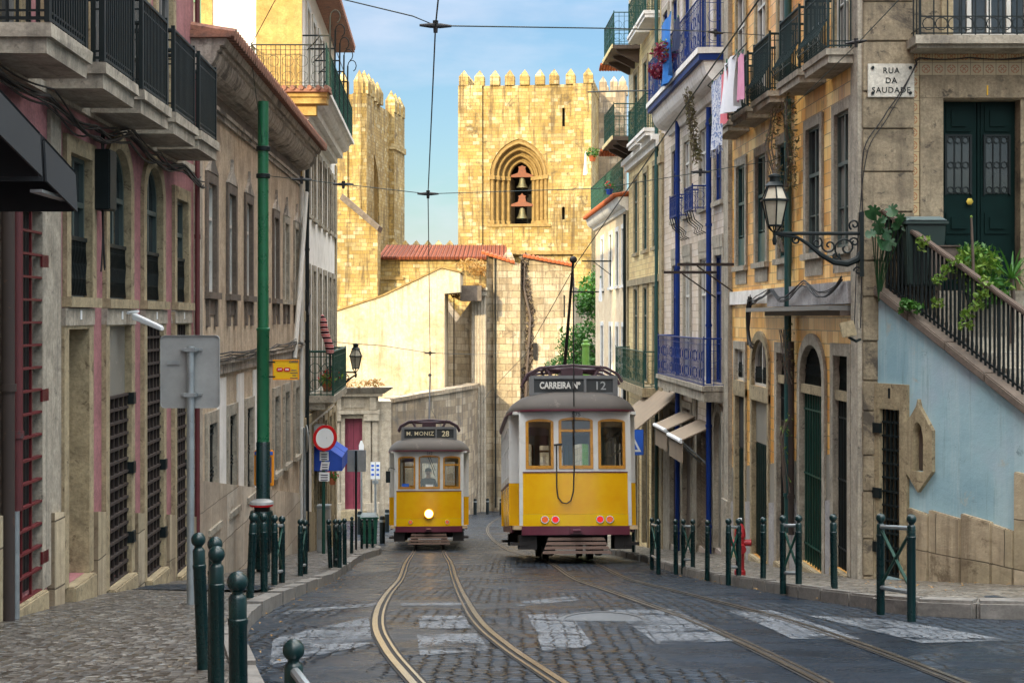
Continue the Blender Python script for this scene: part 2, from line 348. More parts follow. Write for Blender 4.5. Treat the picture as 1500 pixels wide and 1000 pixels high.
def leafmat(name, c1, c2, c3):
    t = NT(name); c = t.ramp(t.noise(t.coord(obj=True), 3.5, 5, .7), stops([c1,c2,c3])); m = t.out(c, .5)
    t.b.inputs['Subsurface Weight'].default_value = 0
    tl = t.n('BsdfTranslucent'); t.L(c, tl.inputs[0]); mx = t.n('MixShader'); mx.inputs[0].default_value = .3
    t.L(t.b.outputs[0], mx.inputs[1]); t.L(tl.outputs[0], mx.inputs[2]); t.L(mx.outputs[0], t.t.nodes['Material Output'].inputs[0])
    return m
MT['leaf'] = leafmat('green_leaves', (.012,.05,.008), (.04,.14,.018), (.09,.22,.03))
MT['leaf_dark'] = leafmat('dark_green_leaves', (.008,.035,.014), (.02,.075,.025), (.045,.12,.04))
MT['leaf_lime'] = leafmat('lime_leaves', (.06,.14,.015), (.14,.25,.03), (.24,.33,.06))
MT['leaf_dry'] = leafmat('dry_grass', (.30,.16,.04), (.42,.24,.07), (.24,.13,.04))
MT['leaf_vine'] = leafmat('dry_vine', (.10,.085,.04), (.17,.14,.06), (.08,.10,.03))
MT['flower_red'] = leafmat('red_flowers', (.4,.01,.02), (.55,.03,.03), (.5,.08,.02))
MT['flower_wine'] = leafmat('wine_red_leaves', (.12,.006,.02), (.2,.01,.03), (.26,.02,.04))
def foliage(mb, c, rx, ry, rz, n, size, rng=random, up=.3, aspect=.5):
    for _ in range(n):
        while True:
            x, y, z = rng.uniform(-1,1), rng.uniform(-1,1), rng.uniform(-1,1)
            if x*x+y*y+z*z <= 1: break
        p = Vector((c[0]+x*rx, c[1]+y*ry, c[2]+z*rz))
        d = Vector((rng.gauss(0,1), rng.gauss(0,1), rng.gauss(0,1)+up)).normalized(); e = d.orthogonal().normalized()
        a = rng.uniform(0, 2*PI); e = (Matrix.Rotation(a, 3, d) @ e); s = size*rng.uniform(.6,1.35)
        e2 = d.cross(e)
        mb.v += [tuple(p-e*s), tuple(p-e2*s*aspect+d*s*.12), tuple(p+e*s), tuple(p+e2*s*aspect+d*s*.12)]
        k = len(mb.v); mb.f.append((k-4,k-3,k-2,k-1))
# ---------------------------------------------------------------- text meshes (made first, while the scene is small)
def text_mesh(s, size=1., bold=0., sx=1., align='CENTER', space=1.):
    cu = bpy.data.curves.new('lettering', 'FONT'); cu.body = s; cu.size = size; cu.align_x = align; cu.align_y = 'CENTER'; cu.offset = bold; cu.extrude = .004; cu.space_character = space
    cu.resolution_u = 3
    o = bpy.data.objects.new('lettering', cu); C.objects.link(o)
    dg = bpy.context.evaluated_depsgraph_get(); me = bpy.data.meshes.new_from_object(o.evaluated_get(dg))
    bpy.data.objects.remove(o); bpy.data.curves.remove(cu)
    me.transform(Matrix.Diagonal((sx,1,1,1))); me.name = 'lettering'
    return me
def put_text(me, mat, parent, origin, right, up, name='lettering'):
    me = me.copy(); right = Vector(right).normalized(); up = Vector(up).normalized(); n = right.cross(up)
    M4 = Matrix((right, up, n)).transposed().to_4x4(); M4.translation = Vector(origin)
    me.transform(M4); me.materials.clear(); me.materials.append(mat)
    o = bpy.data.objects.new(name, me); C.objects.link(o); o.parent = parent; return o
TX = {k: text_mesh(*a) for k, a in {
    'carreira': ('CARREIRA Nº', .19, .006, .70), 'n12': ('12', .24, .002, 1.), 'n575': ('575', .115, .0, 1.05), 'moniz': ('M. MONIZ', .18, .001, 1.0, 'CENTER', 1.08), 'n28': ('28', .24, .004, 1.), 'n562': ('562', .115, 0., 1.05),
    'rua': ('RUA', .115, .001, .95, 'CENTER', 1.15), 'da': ('DA', .115, .001, .95, 'CENTER', 1.15), 'saudade': ('SAUDADE', .115, .001, .95, 'CENTER', 1.15), 'one': ('1', .2, .0, 1.),
    'r737': ('737', .1, .002, 1.), 'r28': ('28E', .1, .002, 1.), 'carris': ('CARRIS', .045, .001, 1.)}.items()}
# ================================================================ facade toolkit
def street_facade(X0, m, sg):
    def F(u, v, w): return (X0+m*u+sg*w, u, v)
    return F
FL = street_facade(-3.8, -.0327, 1)       # pink and beige houses
FW = street_facade(-3.195, -.05, 1)       # white house
FR = street_facade(5.7, -.0386, -1)       # whole far side of the street
def YL(px, w=0): return (-3.8+w)*FP/(px-678.)
def YW(px, w=0): return (-3.195+w)*FP/(px-640.)
def YR(px, w=0): return (5.7-w)*FP/(px-665.)
def plane(ox, oy, th):
    # u along the plane (to the +X side), w towards the viewer
    c, s = math.cos(th), math.sin(th)
    def F(u, v, w): return (ox+u*c-w*s, oy-u*s-w*c, v)
    return F
def archpts(a, h, n=7):
    out = []
    if h > a+1e-4:
        c = (h*h-a*a)/(2*a); R = a+c; t1 = math.atan2(h, -c)
        L_ = [(c+R*math.cos(PI-(PI-t1)*i/n), R*math.sin(PI-(PI-t1)*i/n)) for i in range(n+1)]
    else:
        L_ = [(-a*math.cos(PI/2*i/n), h*math.sin(PI/2*i/n)) for i in range(n+1)]
    return L_ + [(-x, y) for x, y in L_[-2::-1]]
class Op:
    def __init__(s, u0, u1, v0, v1, h=0): s.u0, s.u1, s.v0, s.v1, s.h = min(u0,u1), max(u0,u1), v0, v1, h
    def outline(s, g=0, gb=None):
        gb = g if gb is None else gb
        u0, u1, v0 = s.u0-g, s.u1+g, s.v0-gb
        if s.h <= 0: return [(u0,v0),(u0,s.v1+g),(u1,s.v1+g),(u1,v0)]
        c = (u0+u1)/2; a = (u1-u0)/2
        return [(u0,v0)]+[(c+x, s.v1-s.h+y) for x, y in archpts(a, s.h+g)]+[(u1,v0)]
def panel(mb, u0, u1, v0, v1, ops, dep, w=0):
    us = sorted({u0,u1}|{q for o in ops for q in (o.u0,o.u1) if u0 < q < u1}); vs = sorted({v0,v1}|{q for o in ops for q in (o.v0,o.v1) if v0 < q < v1})
    for a, b in zip(us, us[1:]):
        for c, d in zip(vs, vs[1:]):
            mu, mv = (a+b)/2, (c+d)/2
            if any(o.u0 < mu < o.u1 and o.v0 < mv < o.v1 for o in ops): continue
            mb.poly([(a,c,w),(b,c,w),(b,d,w),(a,d,w)])
    for o in ops:
        ol = o.outline()
        for p, q in zip(ol, ol[1:]+ol[:1]): mb.poly([(p[0],p[1],w),(q[0],q[1],w),(q[0],q[1],w-dep),(p[0],p[1],w-dep)])
        if o.h > 0:
            arc = ol[1:-1]; k = len(arc)//2
            for p, q in zip(arc[:k], arc[1:k+1]): mb.poly([(o.u0,o.v1,w),(q[0],q[1],w),(p[0],p[1],w)])
            for p, q in zip(arc[k:], arc[k+1:]): mb.poly([(o.u1,o.v1,w),(q[0],q[1],w),(p[0],p[1],w)])
def shell(mb, u0, u1, v0, v1, depth, roof=True):
    # sides, back and flat top behind a facade panel
    mb.poly([(u0,v0,0),(u0,v1,0),(u0,v1,-depth),(u0,v0,-depth)]); mb.poly([(u1,v0,0),(u1,v1,0),(u1,v1,-depth),(u1,v0,-depth)])
    mb.poly([(u0,v0,-depth),(u1,v0,-depth),(u1,v1,-depth),(u0,v1,-depth)])
    if roof: mb.poly([(u0,v1,0),(u1,v1,0),(u1,v1,-depth),(u0,v1,-depth)])
def band(mb, outer, inner, w0, w1):
    # ring between two outlines of equal length (open at the foot), with thickness
    k = len(outer)
    for i in range(k-1):
        a, b, c, d = outer[i], outer[i+1], inner[i+1], inner[i]
        mb.poly([(*a,w1),(*b,w1),(*c,w1),(*d,w1)]); mb.poly([(*a,w0),(*b,w0),(*b,w1),(*a,w1)]); mb.poly([(*d,w0),(*c,w0),(*c,w1),(*d,w1)])
    for a, d in ((outer[0],inner[0]),(outer[-1],inner[-1])): mb.poly([(*a,w0),(*d,w0),(*d,w1),(*a,w1)])
def surround(F, o, t, mat, par, w=.035, sill=True, name='surround', tb=0., dep=.17):
    mb = MB(F); band(mb, o.outline(t, tb), o.outline(.002, tb), 0, w); band(mb, o.outline(.004, 0), o.outline(-.012, 0), -dep, w-.002)
    if sill: mb.box(o.u0-t-.03, o.u1+t+.03, o.v0-.10, o.v0-.002, -.02, w+.05)
    return mb.build(name, mat, par)
def window(F, o, par, dep=.2, frame='white_wood', pane='glass_dark', mull=1, trans=(.62,), fw=.055, name='window', shutter=None, full=False):
    dep = dep if full else dep*.42
    mb = MB(F); band(mb, o.outline(-.001, 0), o.outline(-fw, 0), -dep, -dep+.06)
    mb.box(o.u0, o.u1, o.v0, o.v0+fw, -dep, -dep+.06)
    W = o.u1-o.u0; H = o.v1-o.v0
    for i in range(mull):
        u = o.u0+W*(i+1)/(mull+1); mb.box(u-fw*.55, u+fw*.55, o.v0+fw, o.v1-(fw if o.h <= 0 else .03), -dep+.002, -dep+.055)
    for f in trans:
        v = o.v0+H*f; mb.box(o.u0+fw, o.u1-fw, v-fw*.5, v+fw*.5, -dep+.004, -dep+.064)
    # thin glazing bars
    for i in range(mull+1):
        a, b = o.u0+W*i/(mull+1)+fw, o.u0+W*(i+1)/(mull+1)-fw
        for f in (.3,):
            v = o.v0+H*f; mb.box(a, b, v-.012, v+.012, -dep+.01, -dep+.045)
    fr = mb.build(name, MT[frame], par)
    pb = MB(F); ol = o.outline(-.01, 0); pb.poly([(u,v,-dep+.015) for u, v in ol]); pb.poly([(u,v,-dep-.01) for u, v in ol])
    for p, q in zip(ol, ol[1:]+ol[:1]): pb.poly([(*p,-dep+.015),(*q,-dep+.015),(*q,-dep-.01),(*p,-dep-.01)])
    pb.build('pane', MT[pane], fr)
    return fr
def board_door(F, o, par, mat, dep=.18, leaves=2, boards=5, panels=False, name='door', full=False):
    dep = dep if full else dep*.42
    mb = MB(F); W = (o.u1-o.u0)/leaves
    for l in range(leaves):
        a = o.u0+W*l+.008; b = o.u0+W*(l+1)-.008
        mb.box(a, b, o.v0, o.v1, -dep-.05, -dep)
        if panels:
            for f0, f1 in ((.06,.3),(.36,.68),(.74,.95)):
                v0 = o.v0+(o.v1-o.v0)*f0; v1 = o.v0+(o.v1-o.v0)*f1
                mb.box(a+.1, b-.1, v0, v1, -dep, -dep+.02); mb.box(a+.16, b-.16, v0+.06, v1-.06, -dep+.02, -dep+.045)
        else:
            for k in range(boards):
                u = a+(b-a)*(k+.5)/boards; mb.box(u-(b-a)/boards*.42, u+(b-a)/boards*.42, o.v0+.02, o.v1-.02, -dep, -dep+.018)
    return mb.build(name, mat, par)
def grille(F, u0, u1, v0, v1, w, mat, par, nu=4, nv=14, r=.013, name='iron_grille', diag=False):
    mb = MB(F)
    if diag:
        k = max(3, int((u1-u0)/.055))
        for i in range(k+1):
            u = u0+(u1-u0)*i/k; mb.box(u-.006, u+.006, v0, v1, w-.006, w+.006)
            if i < k:
                st = .16; v = v0; j = 0
                while v+st <= v1:
                    du = (u1-u0)/k; a, b = (u, u+du) if j % 2 else (u+du, u)
                    mb.tube([(a,v,w+.012),(b,v+st,w+.012)], .006, 4, False); v += st; j += 1
    else:
        for i in range(nu+1):
            u = u0+(u1-u0)*i/nu; mb.box(u-r, u+r, v0, v1, w-r, w+r)
        for j in range(nv+1):
            v = v0+(v1-v0)*j/nv; mb.box(u0, u1, v-r*.9, v+r*.9, w-r*2.2, w+r*2.2)
    return mb.build(name, mat, par)
def railing(F, path, v0, v1, mat, par, step=.10, bar=.009, belly=0., rings=0, deco=True, name='railing_grille', slope=0.):
    # path: (u, w) polyline; bars stand between v0 and v1
    mb = MB(F); segs = list(zip(path, path[1:])); top = []
    for (a, aw), (b, bw) in segs:
        L_ = math.hypot(b-a, bw-aw); n = max(2, int(round(L_/step)))
        for i in range(n+1):
            t = i/n; u = a+(b-a)*t; w = aw+(bw-aw)*t
            if belly and abs(bw-aw) < .05:
                H = v1-v0; mb.tube([(u,v0,w),(u,v0+H*.07,w+belly*.8),(u,v0+H*.18,w+belly),(u,v0+H*.32,w+belly*.5),(u,v0+H*.45,w),(u,v1,w)], bar, 4, False)
            else:
                d = bar*(1.9 if i in (0,n) else 1); mb.box(u-d, u+d, v0, v1+(.05 if i in (0,n) else 0), w-d, w+d)
        if deco:
            for f in (.10, .88):
                v = v0+(v1-v0)*f; mb.tube([(a,v,aw+(belly*.9 if f < .5 and abs(bw-aw) < .05 else 0)),(b,v,bw+(belly*.9 if f < .5 and abs(bw-aw) < .05 else 0))], bar*1.1, 4, False)
        if rings:
            nn = max(1, int(L_/(rings*2.2)))
            for i in range(nn):
                t = (i+.5)/nn; u = a+(b-a)*t; w = aw+(bw-aw)*t
                for vc in (v0+(v1-v0)*.25, v0+(v1-v0)*.62):
                    pts = [(u+(b-a)/L_*rings*math.cos(q*PI/5), vc+rings*math.sin(q*PI/5), w+(bw-aw)/L_*rings*math.cos(q*PI/5)) for q in range(10)]
                    mb.tube(pts, bar*.9, 4, False, True)
        mb.tube([(a,v1,aw),(b,v1,bw)], bar*2.4, 6); mb.tube([(a,v0+.03,aw),(b,v0+.03,bw)], bar*1.6, 4, False)
    return mb.build(name, mat, par)
def balcony(F, u0, u1, vb, th, wd, par, slabmat, ironmat, rh=.92, step=.1, belly=0., rings=.0, name='balcony', bar=.009, corbel=False):
    mb = MB(F); mb.box(u0, u1, vb, vb+th*.55, -.03, wd-.04); mb.box(u0-.03, u1+.03, vb+th*.55, vb+th, -.03, wd)
    if corbel:
        for u in (u0+.15, u1-.15): mb.box(u-.07, u+.07, vb-.22, vb, -.03, wd*.6)
    b = mb.build(name, slabmat, par, jitter=.006)
    i = .05
    railing(F, [(u0+i,.0),(u0+i,wd-i),(u1-i,wd-i),(u1-i,.0)], vb+th+.02, vb+th+rh, ironmat, b, step, bar, belly, rings)
    return b
def pipe(F, u, v0, v1, w, r, mat, par, name='drainpipe', collars=2.2):
    mb = MB(F); mb.tube([(u,v0,w),(u,v1,w)], r, 10)
    v = v0+.6
    while v < v1: mb.tube([(u,v,w),(u,v+.06,w)], r*1.25, 10); v += collars
    return mb.build(name, mat, par)
def cable_bundle(F, pts, par, n=4, spread=.05, r=.011, name='cable_bundle', sag=.05):
    mb = MB(F)
    for k in range(n):
        q = [(a[0]+random.uniform(-.05,.05), a[1]+random.uniform(-spread,spread), a[2]+random.uniform(0,spread)) for a in pts]; path = []; sg = sag*random.uniform(.3,1.8)
        for i in range(len(q)-1):
            p0, p1, p2, p3 = q[max(i-1,0)], q[i], q[i+1], q[min(i+2,len(q)-1)]
            for j in range(7):
                t = j/7; c = [.5*(2*p1[m]+(p2[m]-p0[m])*t+(2*p0[m]-5*p1[m]+4*p2[m]-p3[m])*t*t+(3*p1[m]-p0[m]-3*p2[m]+p3[m])*t**3) for m in range(3)]
                c[1] -= sg*math.sin(PI*t); path.append(tuple(c))
        path.append(q[-1]); mb.tube(path, r*random.uniform(.6,1.3), 5)
    return mb.build(name, MT['cable'], par)

# ================================================================ SETTING: ground, road, pavements, kerbs
def asphalt(name, mode):
    t = NT(name); uv = t.coord()
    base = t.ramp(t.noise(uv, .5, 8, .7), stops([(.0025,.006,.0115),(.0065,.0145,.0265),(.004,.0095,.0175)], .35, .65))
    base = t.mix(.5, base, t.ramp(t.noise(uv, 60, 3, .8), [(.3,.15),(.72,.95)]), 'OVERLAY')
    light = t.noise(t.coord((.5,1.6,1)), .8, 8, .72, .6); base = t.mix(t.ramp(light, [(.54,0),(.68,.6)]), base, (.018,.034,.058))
    # square setts
    vv = t.coord((1.,1.45,1)); vf = t.n('TexVoronoi', feature='F1'); t.L(vv, vf.inputs['Vector']); ve = t.n('TexVoronoi', feature='DISTANCE_TO_EDGE'); t.L(vv, ve.inputs['Vector'])
    for q in (vf, ve): q.inputs['Scale'].default_value = 8.5; q.inputs['Randomness'].default_value = .42
    vs = t.n('SeparateColor'); t.L(vf.outputs['Color'], vs.inputs[0]); gap = t.ramp(ve.outputs['Distance'], [(.01,.85),(.09,0)]); hump = t.ramp(ve.outputs['Distance'], [(0,0),(.13,.7),(.3,1)])
    b = t.n('TexBrick'); wob = t.n('VectorMath', operation='MULTIPLY_ADD'); nz = t.n('TexNoise'); t.L(uv, nz.inputs['Vector']); nz.inputs['Scale'].default_value = 2.2
    t.L(nz.outputs['Color'], wob.inputs[0]); wob.inputs[1].default_value = (.11,.11,0); t.L(uv, wob.inputs[2]); t.L(wob.outputs[0], b.inputs['Vector'])
    for k, v in (('Scale',1),('Brick Width',.17),('Row Height',.115),('Mortar Size',.014),('Mortar Smooth',.9)): b.inputs[k].default_value = v
    b.inputs['Color1'].default_value = (0,0,0,1); b.inputs['Color2'].default_value = (1,1,1,1)
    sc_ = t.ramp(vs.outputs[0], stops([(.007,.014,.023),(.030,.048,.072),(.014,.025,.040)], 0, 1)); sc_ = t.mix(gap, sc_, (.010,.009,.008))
    if mode == 'road':
        # setts where the asphalt has worn through
        mk = t.ramp(t.noise(t.coord((.55,.28,1), off=(1.3,.4,0)), 1.0, 4, .6, .3), [(.46,0),(.50,1)])
    else: mk = None
    c = t.mix(mk, base, sc_) if mk is not None else sc_
    h0 = t.math('ADD', hump, t.math('MULTIPLY', vs.outputs[1], .45)); h1 = t.math('MULTIPLY', h0, mk) if mk is not None else h0
    nb = t.bump(t.noise(uv, 45, 4, .8), .55, .012); nb = t.bump(h1, 1., .045, nb); nb = t.bump(t.noise(uv, 3.2, 5, .6), .5, .06, nb)
    rg = t.ramp(t.noise(t.coord((.7,1.4,1), off=(4,4,0)), 1.1, 6, .7), [(.35,.44),(.65,.15)])
    return t.out(c, rg, nb, 0, .22)
def cobbles(name, c1, c2, c3, scale=12.5):
    t = NT(name); uv = t.coord()
    v = t.n('TexVoronoi', feature='F1'); t.L(uv, v.inputs['Vector']); v.inputs['Scale'].default_value = scale; v.inputs['Randomness'].default_value = .5
    e = t.n('TexVoronoi', feature='DISTANCE_TO_EDGE'); t.L(uv, e.inputs['Vector']); e.inputs['Scale'].default_value = scale; e.inputs['Randomness'].default_value = .5
    sp = t.n('SeparateColor'); t.L(v.outputs['Color'], sp.inputs[0])
    c = t.ramp(sp.outputs[0], stops([c1,c2,c3], 0, 1)); c = t.mix(.6, c, t.ramp(t.noise(uv, .9, 7, .7), [(.3,.15),(.7,.8)]), 'OVERLAY')
    g = t.ramp(e.outputs['Distance'], [(.03,1),(.16,0)]); c = t.mix(g, c, (.05,.042,.034))
    h = t.ramp(e.outputs['Distance'], [(0,0),(.28,1)]); tilt = t.math('MULTIPLY', sp.outputs[1], .6)
    nb = t.bump(t.math('ADD', h, tilt), .8, .02); nb = t.bump(t.noise(uv, 1.5, 4), .3, .05, nb)
    return t.out(c, t.ramp(sp.outputs[2], [(0,.22),(1,.7)]), nb, 0, .5)
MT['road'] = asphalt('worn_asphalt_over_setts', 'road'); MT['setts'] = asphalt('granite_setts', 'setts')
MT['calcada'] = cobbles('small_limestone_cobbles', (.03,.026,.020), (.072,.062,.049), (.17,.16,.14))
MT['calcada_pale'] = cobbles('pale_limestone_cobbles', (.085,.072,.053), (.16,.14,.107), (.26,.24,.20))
MT['kerb'] = stucco('granite_kerb', [(.08,.074,.064),(.19,.178,.16),(.135,.125,.11)], 3, rough=.45, speck=(.12,.10,.09), speck_t=.62)
MT['earth'] = stucco('packed_earth', [(.12,.11,.10),(.18,.165,.15)], .3)
MT['dark_patch'] = asphalt('asphalt_patch', 'setts')
def sheet(name, xs, ys, zf, mat, kind='structure'):
    mb = MB(); n = len(xs)
    for y in ys: mb.v += [(x, y, zf(x, y)) for x in (xs if not callable(xs) else xs(y))]
    for j in range(len(ys)-1):
        for i in range(n-1): a = j*n+i; mb.f.append((a, a+1, a+n+1, a+n))
    for i in range(len(mb.f)): mb.sm.add(i)
    return tag(mb.build(name, mat), kind=kind)
def frange(a, b, s):
    k = int(round((b-a)/s)); return [a+(b-a)*i/k for i in range(k+1)]
sheet('ground', [-400,-120,-40,-15,15,40,120,400], frange(-60,700,10), lambda x, y: zr(y)-.35, MT['earth'])
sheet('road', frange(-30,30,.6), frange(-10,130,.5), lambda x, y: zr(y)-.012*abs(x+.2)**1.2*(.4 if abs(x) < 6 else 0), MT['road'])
def pave(name, ys, inner, outer, mat, lift):
    mb = MB(); n = 7
    for y in ys:
        a, b = inner(y), outer(y)
        mb.v += [(a+(b-a)*i/(n-1), y, zr(y)+lift(i/(n-1), y)) for i in range(n)]
    for j in range(len(ys)-1):
        for i in range(n-1): k = j*n+i; mb.f.append((k, k+1, k+n+1, k+n)); mb.sm.add(len(mb.f)-1)
    return tag(mb.build(name, mat), kind='structure')
def kerb(name, ys, line, side, mat, gap=.9):
    # separate worn stones, butted end to end, with small differences in height
    mb = MB(); y = ys[0]
    while y < ys[-1]:
        L_ = random.uniform(.7,1.15)*gap; y1 = min(y+L_, ys[-1]); d = random.uniform(-.012,.012); e = random.uniform(-.015,.015)
        a0, a1 = line(y+.012)+e, line(y1-.012)+e
        z0, z1 = zr(y)+.125+d, zr(y1)+.125+d
        w = .17*side
        mb.hexa([(a0,y+.012,z0-.4),(a1,y1-.012,z1-.4),(a1+w,y1-.012,z1-.4),(a0+w,y+.012,z0-.4),(a0,y+.012,z0),(a1,y1-.012,z1),(a1+w,y1-.012,z1),(a0+w,y+.012,z0)])
        y = y1
    return tag(mb.build(name, mat, bevel=.02), kind='structure')
wallL = lambda y: -3.8-.0327*y+.03 if y < 35.1 else -3.195-.05*y+.03
wallR = lambda y: 5.7-.0386*y-.02
ysL = frange(-10, 48, .4)
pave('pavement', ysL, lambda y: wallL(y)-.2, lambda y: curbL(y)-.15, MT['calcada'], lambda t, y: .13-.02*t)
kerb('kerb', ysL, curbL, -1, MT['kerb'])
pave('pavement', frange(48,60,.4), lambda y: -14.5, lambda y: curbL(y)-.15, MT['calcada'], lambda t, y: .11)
kerb('kerb', frange(48,58.5,.3), curbL, -1, MT['kerb'], .6)
# corner pavement on the far side, opening into the side street
ysR = frange(14.3, 64, .35)
def outR(y): return wallR(y)+.2 if y > 21.3 else 24.
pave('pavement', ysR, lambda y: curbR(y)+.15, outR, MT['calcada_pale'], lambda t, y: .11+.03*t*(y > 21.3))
kerb('kerb', frange(15.2,64,.3), curbR, 1, MT['kerb'])
# kerb round the corner into the side street
def corner_kerb():
    mb = MB(); x = 3.62; pts = [(3.62,15.2),(3.9,14.6),(4.4,14.25),(5.0,14.1),(5.7,14.02),(6.5,13.98),(8,13.95),(10,13.9),(12,13.9),(18,13.9),(24,13.9)]
    path = []
    for a, b in zip(pts, pts[1:]):
        k = max(1, int(math.hypot(b[0]-a[0], b[1]-a[1])/.5))
        for i in range(k): path.append((a[0]+(b[0]-a[0])*i/k, a[1]+(b[1]-a[1])*i/k))
    path.append(pts[-1])
    for a, b in zip(path, path[1:]):
        d = Vector((b[0]-a[0], b[1]-a[1])).normalized(); n = Vector((-d.y, d.x))*.22; g = d*.012; h = random.uniform(-.015,.015)
        A = Vector(a)+g; B = Vector(b)-g
        zs = [zr(a[1])+.13+h, zr(b[1])+.13+h]
        mb.hexa([(A.x,A.y,zs[0]-.4),(B.x,B.y,zs[1]-.4),(B.x+n.x,B.y+n.y,zs[1]-.4),(A.x+n.x,A.y+n.y,zs[0]-.4),(A.x,A.y,zs[0]),(B.x,B.y,zs[1]),(B.x+n.x,B.y+n.y,zs[1]),(A.x+n.x,A.y+n.y,zs[0])])
    return tag(mb.build('kerb', MT['kerb'], bevel=.03), kind='structure')
corner_kerb()
# darker asphalt strip on the corner pavement
def patch(name, pts, mat, lift):
    # a polygon laid on the terrain, cut into strips along Y
    ys = [p[1] for p in pts]; a, b = min(ys), max(ys); n = max(2, int((b-a)/.25)); mb = MB(); rows = []
    for j in range(n+1):
        y = a+(b-a)*j/n; y = min(max(y, a+1e-4), b-1e-4); xs = []
        for (x0, y0), (x1, y1) in zip(pts, pts[1:]+pts[:1]):
            if (y0-y)*(y1-y) < 0 : xs.append(x0+(x1-x0)*(y-y0)/(y1-y0))
        if len(xs) >= 2: rows.append((y, min(xs), max(xs)))
    m = 8
    for y, x0, x1 in rows: mb.v += [(x0+(x1-x0)*i/m, y, zr(y)-(.012*abs(x0+(x1-x0)*i/m+.2)**1.2*.4)+lift) for i in range(m+1)]
    for j in range(len(rows)-1):
        for i in range(m): k = j*(m+1)+i; mb.f.append((k,k+1,k+m+2,k+m+1))
    return tag(mb.build(name, mat), kind='structure')
patch('asphalt_path', [(4.6,14.5),(5.6,14.35),(12,14.3),(12,16.6),(6.2,16.5),(4.9,15.6)], MT['road'], .145)
patch('pavement_patch', [(-4.9,16.9),(-2.75,16.2),(-2.7,17.3),(-3.2,18.0),(-4.6,18.3)], MT['setts'], .155)
# worn road paint
def worn_paint():
    t = NT('worn_white_road_paint'); uv = t.coord()
    f = t.ramp(t.noise(uv, 1.7, 10, .74, .4), [(.41,.04),(.50,.92)]); g = t.ramp(t.noise(t.coord(off=(5,1,0)), 20, 8, .8), [(.38,0),(.52,1)])
    pv = t.n('TexVoronoi', feature='DISTANCE_TO_EDGE'); t.L(t.coord((1.,1.45,1)), pv.inputs['Vector']); pv.inputs['Scale'].default_value = 8.5; pv.inputs['Randomness'].default_value = .42; g = t.math('MULTIPLY', g, t.ramp(pv.outputs['Distance'], [(.02,.1),(.10,1)]))
    c = t.ramp(t.noise(uv, 4, 6), stops([(.10,.12,.145),(.23,.25,.27)])); t.out(c, .5, t.bump(t.noise(uv, 45, 4, .8), .5, .012))
    tr = t.n('BsdfTransparent'); mx = t.n('MixShader'); t.L(t.math('MULTIPLY', f, g), mx.inputs[0]); t.L(tr.outputs[0], mx.inputs[1]); t.L(t.b.outputs[0], mx.inputs[2])
    t.L(mx.outputs[0], t.t.nodes['Material Output'].inputs[0]); return t.m
MT['paint'] = worn_paint()
def road_pts(*pp):
    # pixel -> point on the road surface
    out = []
    for px, py in pp:
        lo, hi = 5., 90.
        for _ in range(60):
            mid = (lo+hi)/2
            if ZZ(py, mid) > zr(mid)-.01: lo = mid   # the sight line is still above the road
            else: hi = mid
        out.append((XX(px, lo), lo))
    return out
for q in ([(772,900),(832,899),(870,948),(795,956)], [(890,894),(985,892),(1085,942),(962,944)], [(1062,893),(1130,893),(1262,935),(1160,935)], [(612,903),(680,903),(690,922),(615,922)], [(752,884),(838,874),(850,880),(760,889)],
          [(588,884),(690,884),(692,888),(588,888)], [(420,894),(552,884),(552,888),(415,900)], [(400,935),(540,905),(545,945),(395,975)], [(610,930),(700,930),(720,960),(615,962)], [(1180,900),(1300,905),(1480,935),(1350,940)]):
    patch('road_marking', road_pts(*q), MT['paint'], .006)
# manhole
MT['manhole'] = paint('cast_iron_cover', (.10,.105,.11), .4, .3, wear=(.2,.2,.2), wear_t=.6, scale=4)
def manhole():
    (x, y), = road_pts((884,909)); mb = MB(); mb.lathe([(.02,.004),(.36,.004),(.36,.010),(.40,.010),(.42,.0)], (x,y,zr(y)-.008), 28); tag(mb.build('manhole_cover', MT['manhole']), 'round pale manhole cover set in the painted crossing', 'manhole cover')
manhole()
# ---------------------------------------------------------------- tram tracks
def catmull(pts, step=.4):
    out = []
    P_ = [pts[0]]+pts+[pts[-1]]
    for i in range(1, len(P_)-2):
        p0, p1, p2, p3 = (Vector(q) for q in P_[i-1:i+3]); n = max(2, int((p2-p1).length/step))
        for k in range(n):
            t = k/n; out.append(.5*((2*p1)+(p2-p0)*t+(2*p0-5*p1+4*p2-p3)*t*t+(3*p1-p0-3*p2+p3)*t**3))
    out.append(Vector(pts[-1])); return out
TRACK_A = [(2.2,1.5),(1.2,4),(.45,6.6),(-.115,9.4),(-.52,11.6),(-.79,13.9),(-1.06,18.2),(-1.43,25.5),(-1.95,35),(-2.5,45),(-2.95,54),(-3.2,65),(-3.0,78)]
TRACK_B = [(3.3,1.5),(2.75,6),(2.43,10),(2.11,13.6),(1.79,17.7),(1.25,30),(.83,38),(.35,46),(-.27,55),(-.65,67),(-.4,78),(.6,90),(3,100),(7,106)]
MT['rail'] = (lambda t: t.out(t.ramp(t.noise(t.coord((1,1,1),obj=True), 3, 6, .7), stops([(.38,.375,.36),(.58,.57,.54)])), .2, t.bump(t.noise(t.coord((8,.6,1)), 3, 4), .1, .01), 1.))(NT('polished_rail_steel'))
MT['rail_dark'] = paint('dull_rail_steel', (.14,.12,.095), .32, .8, wear=(.3,.27,.22), wear_t=.56)
MT['groove'] = paint('grimy_rail_groove', (.010,.009,.008), .8)
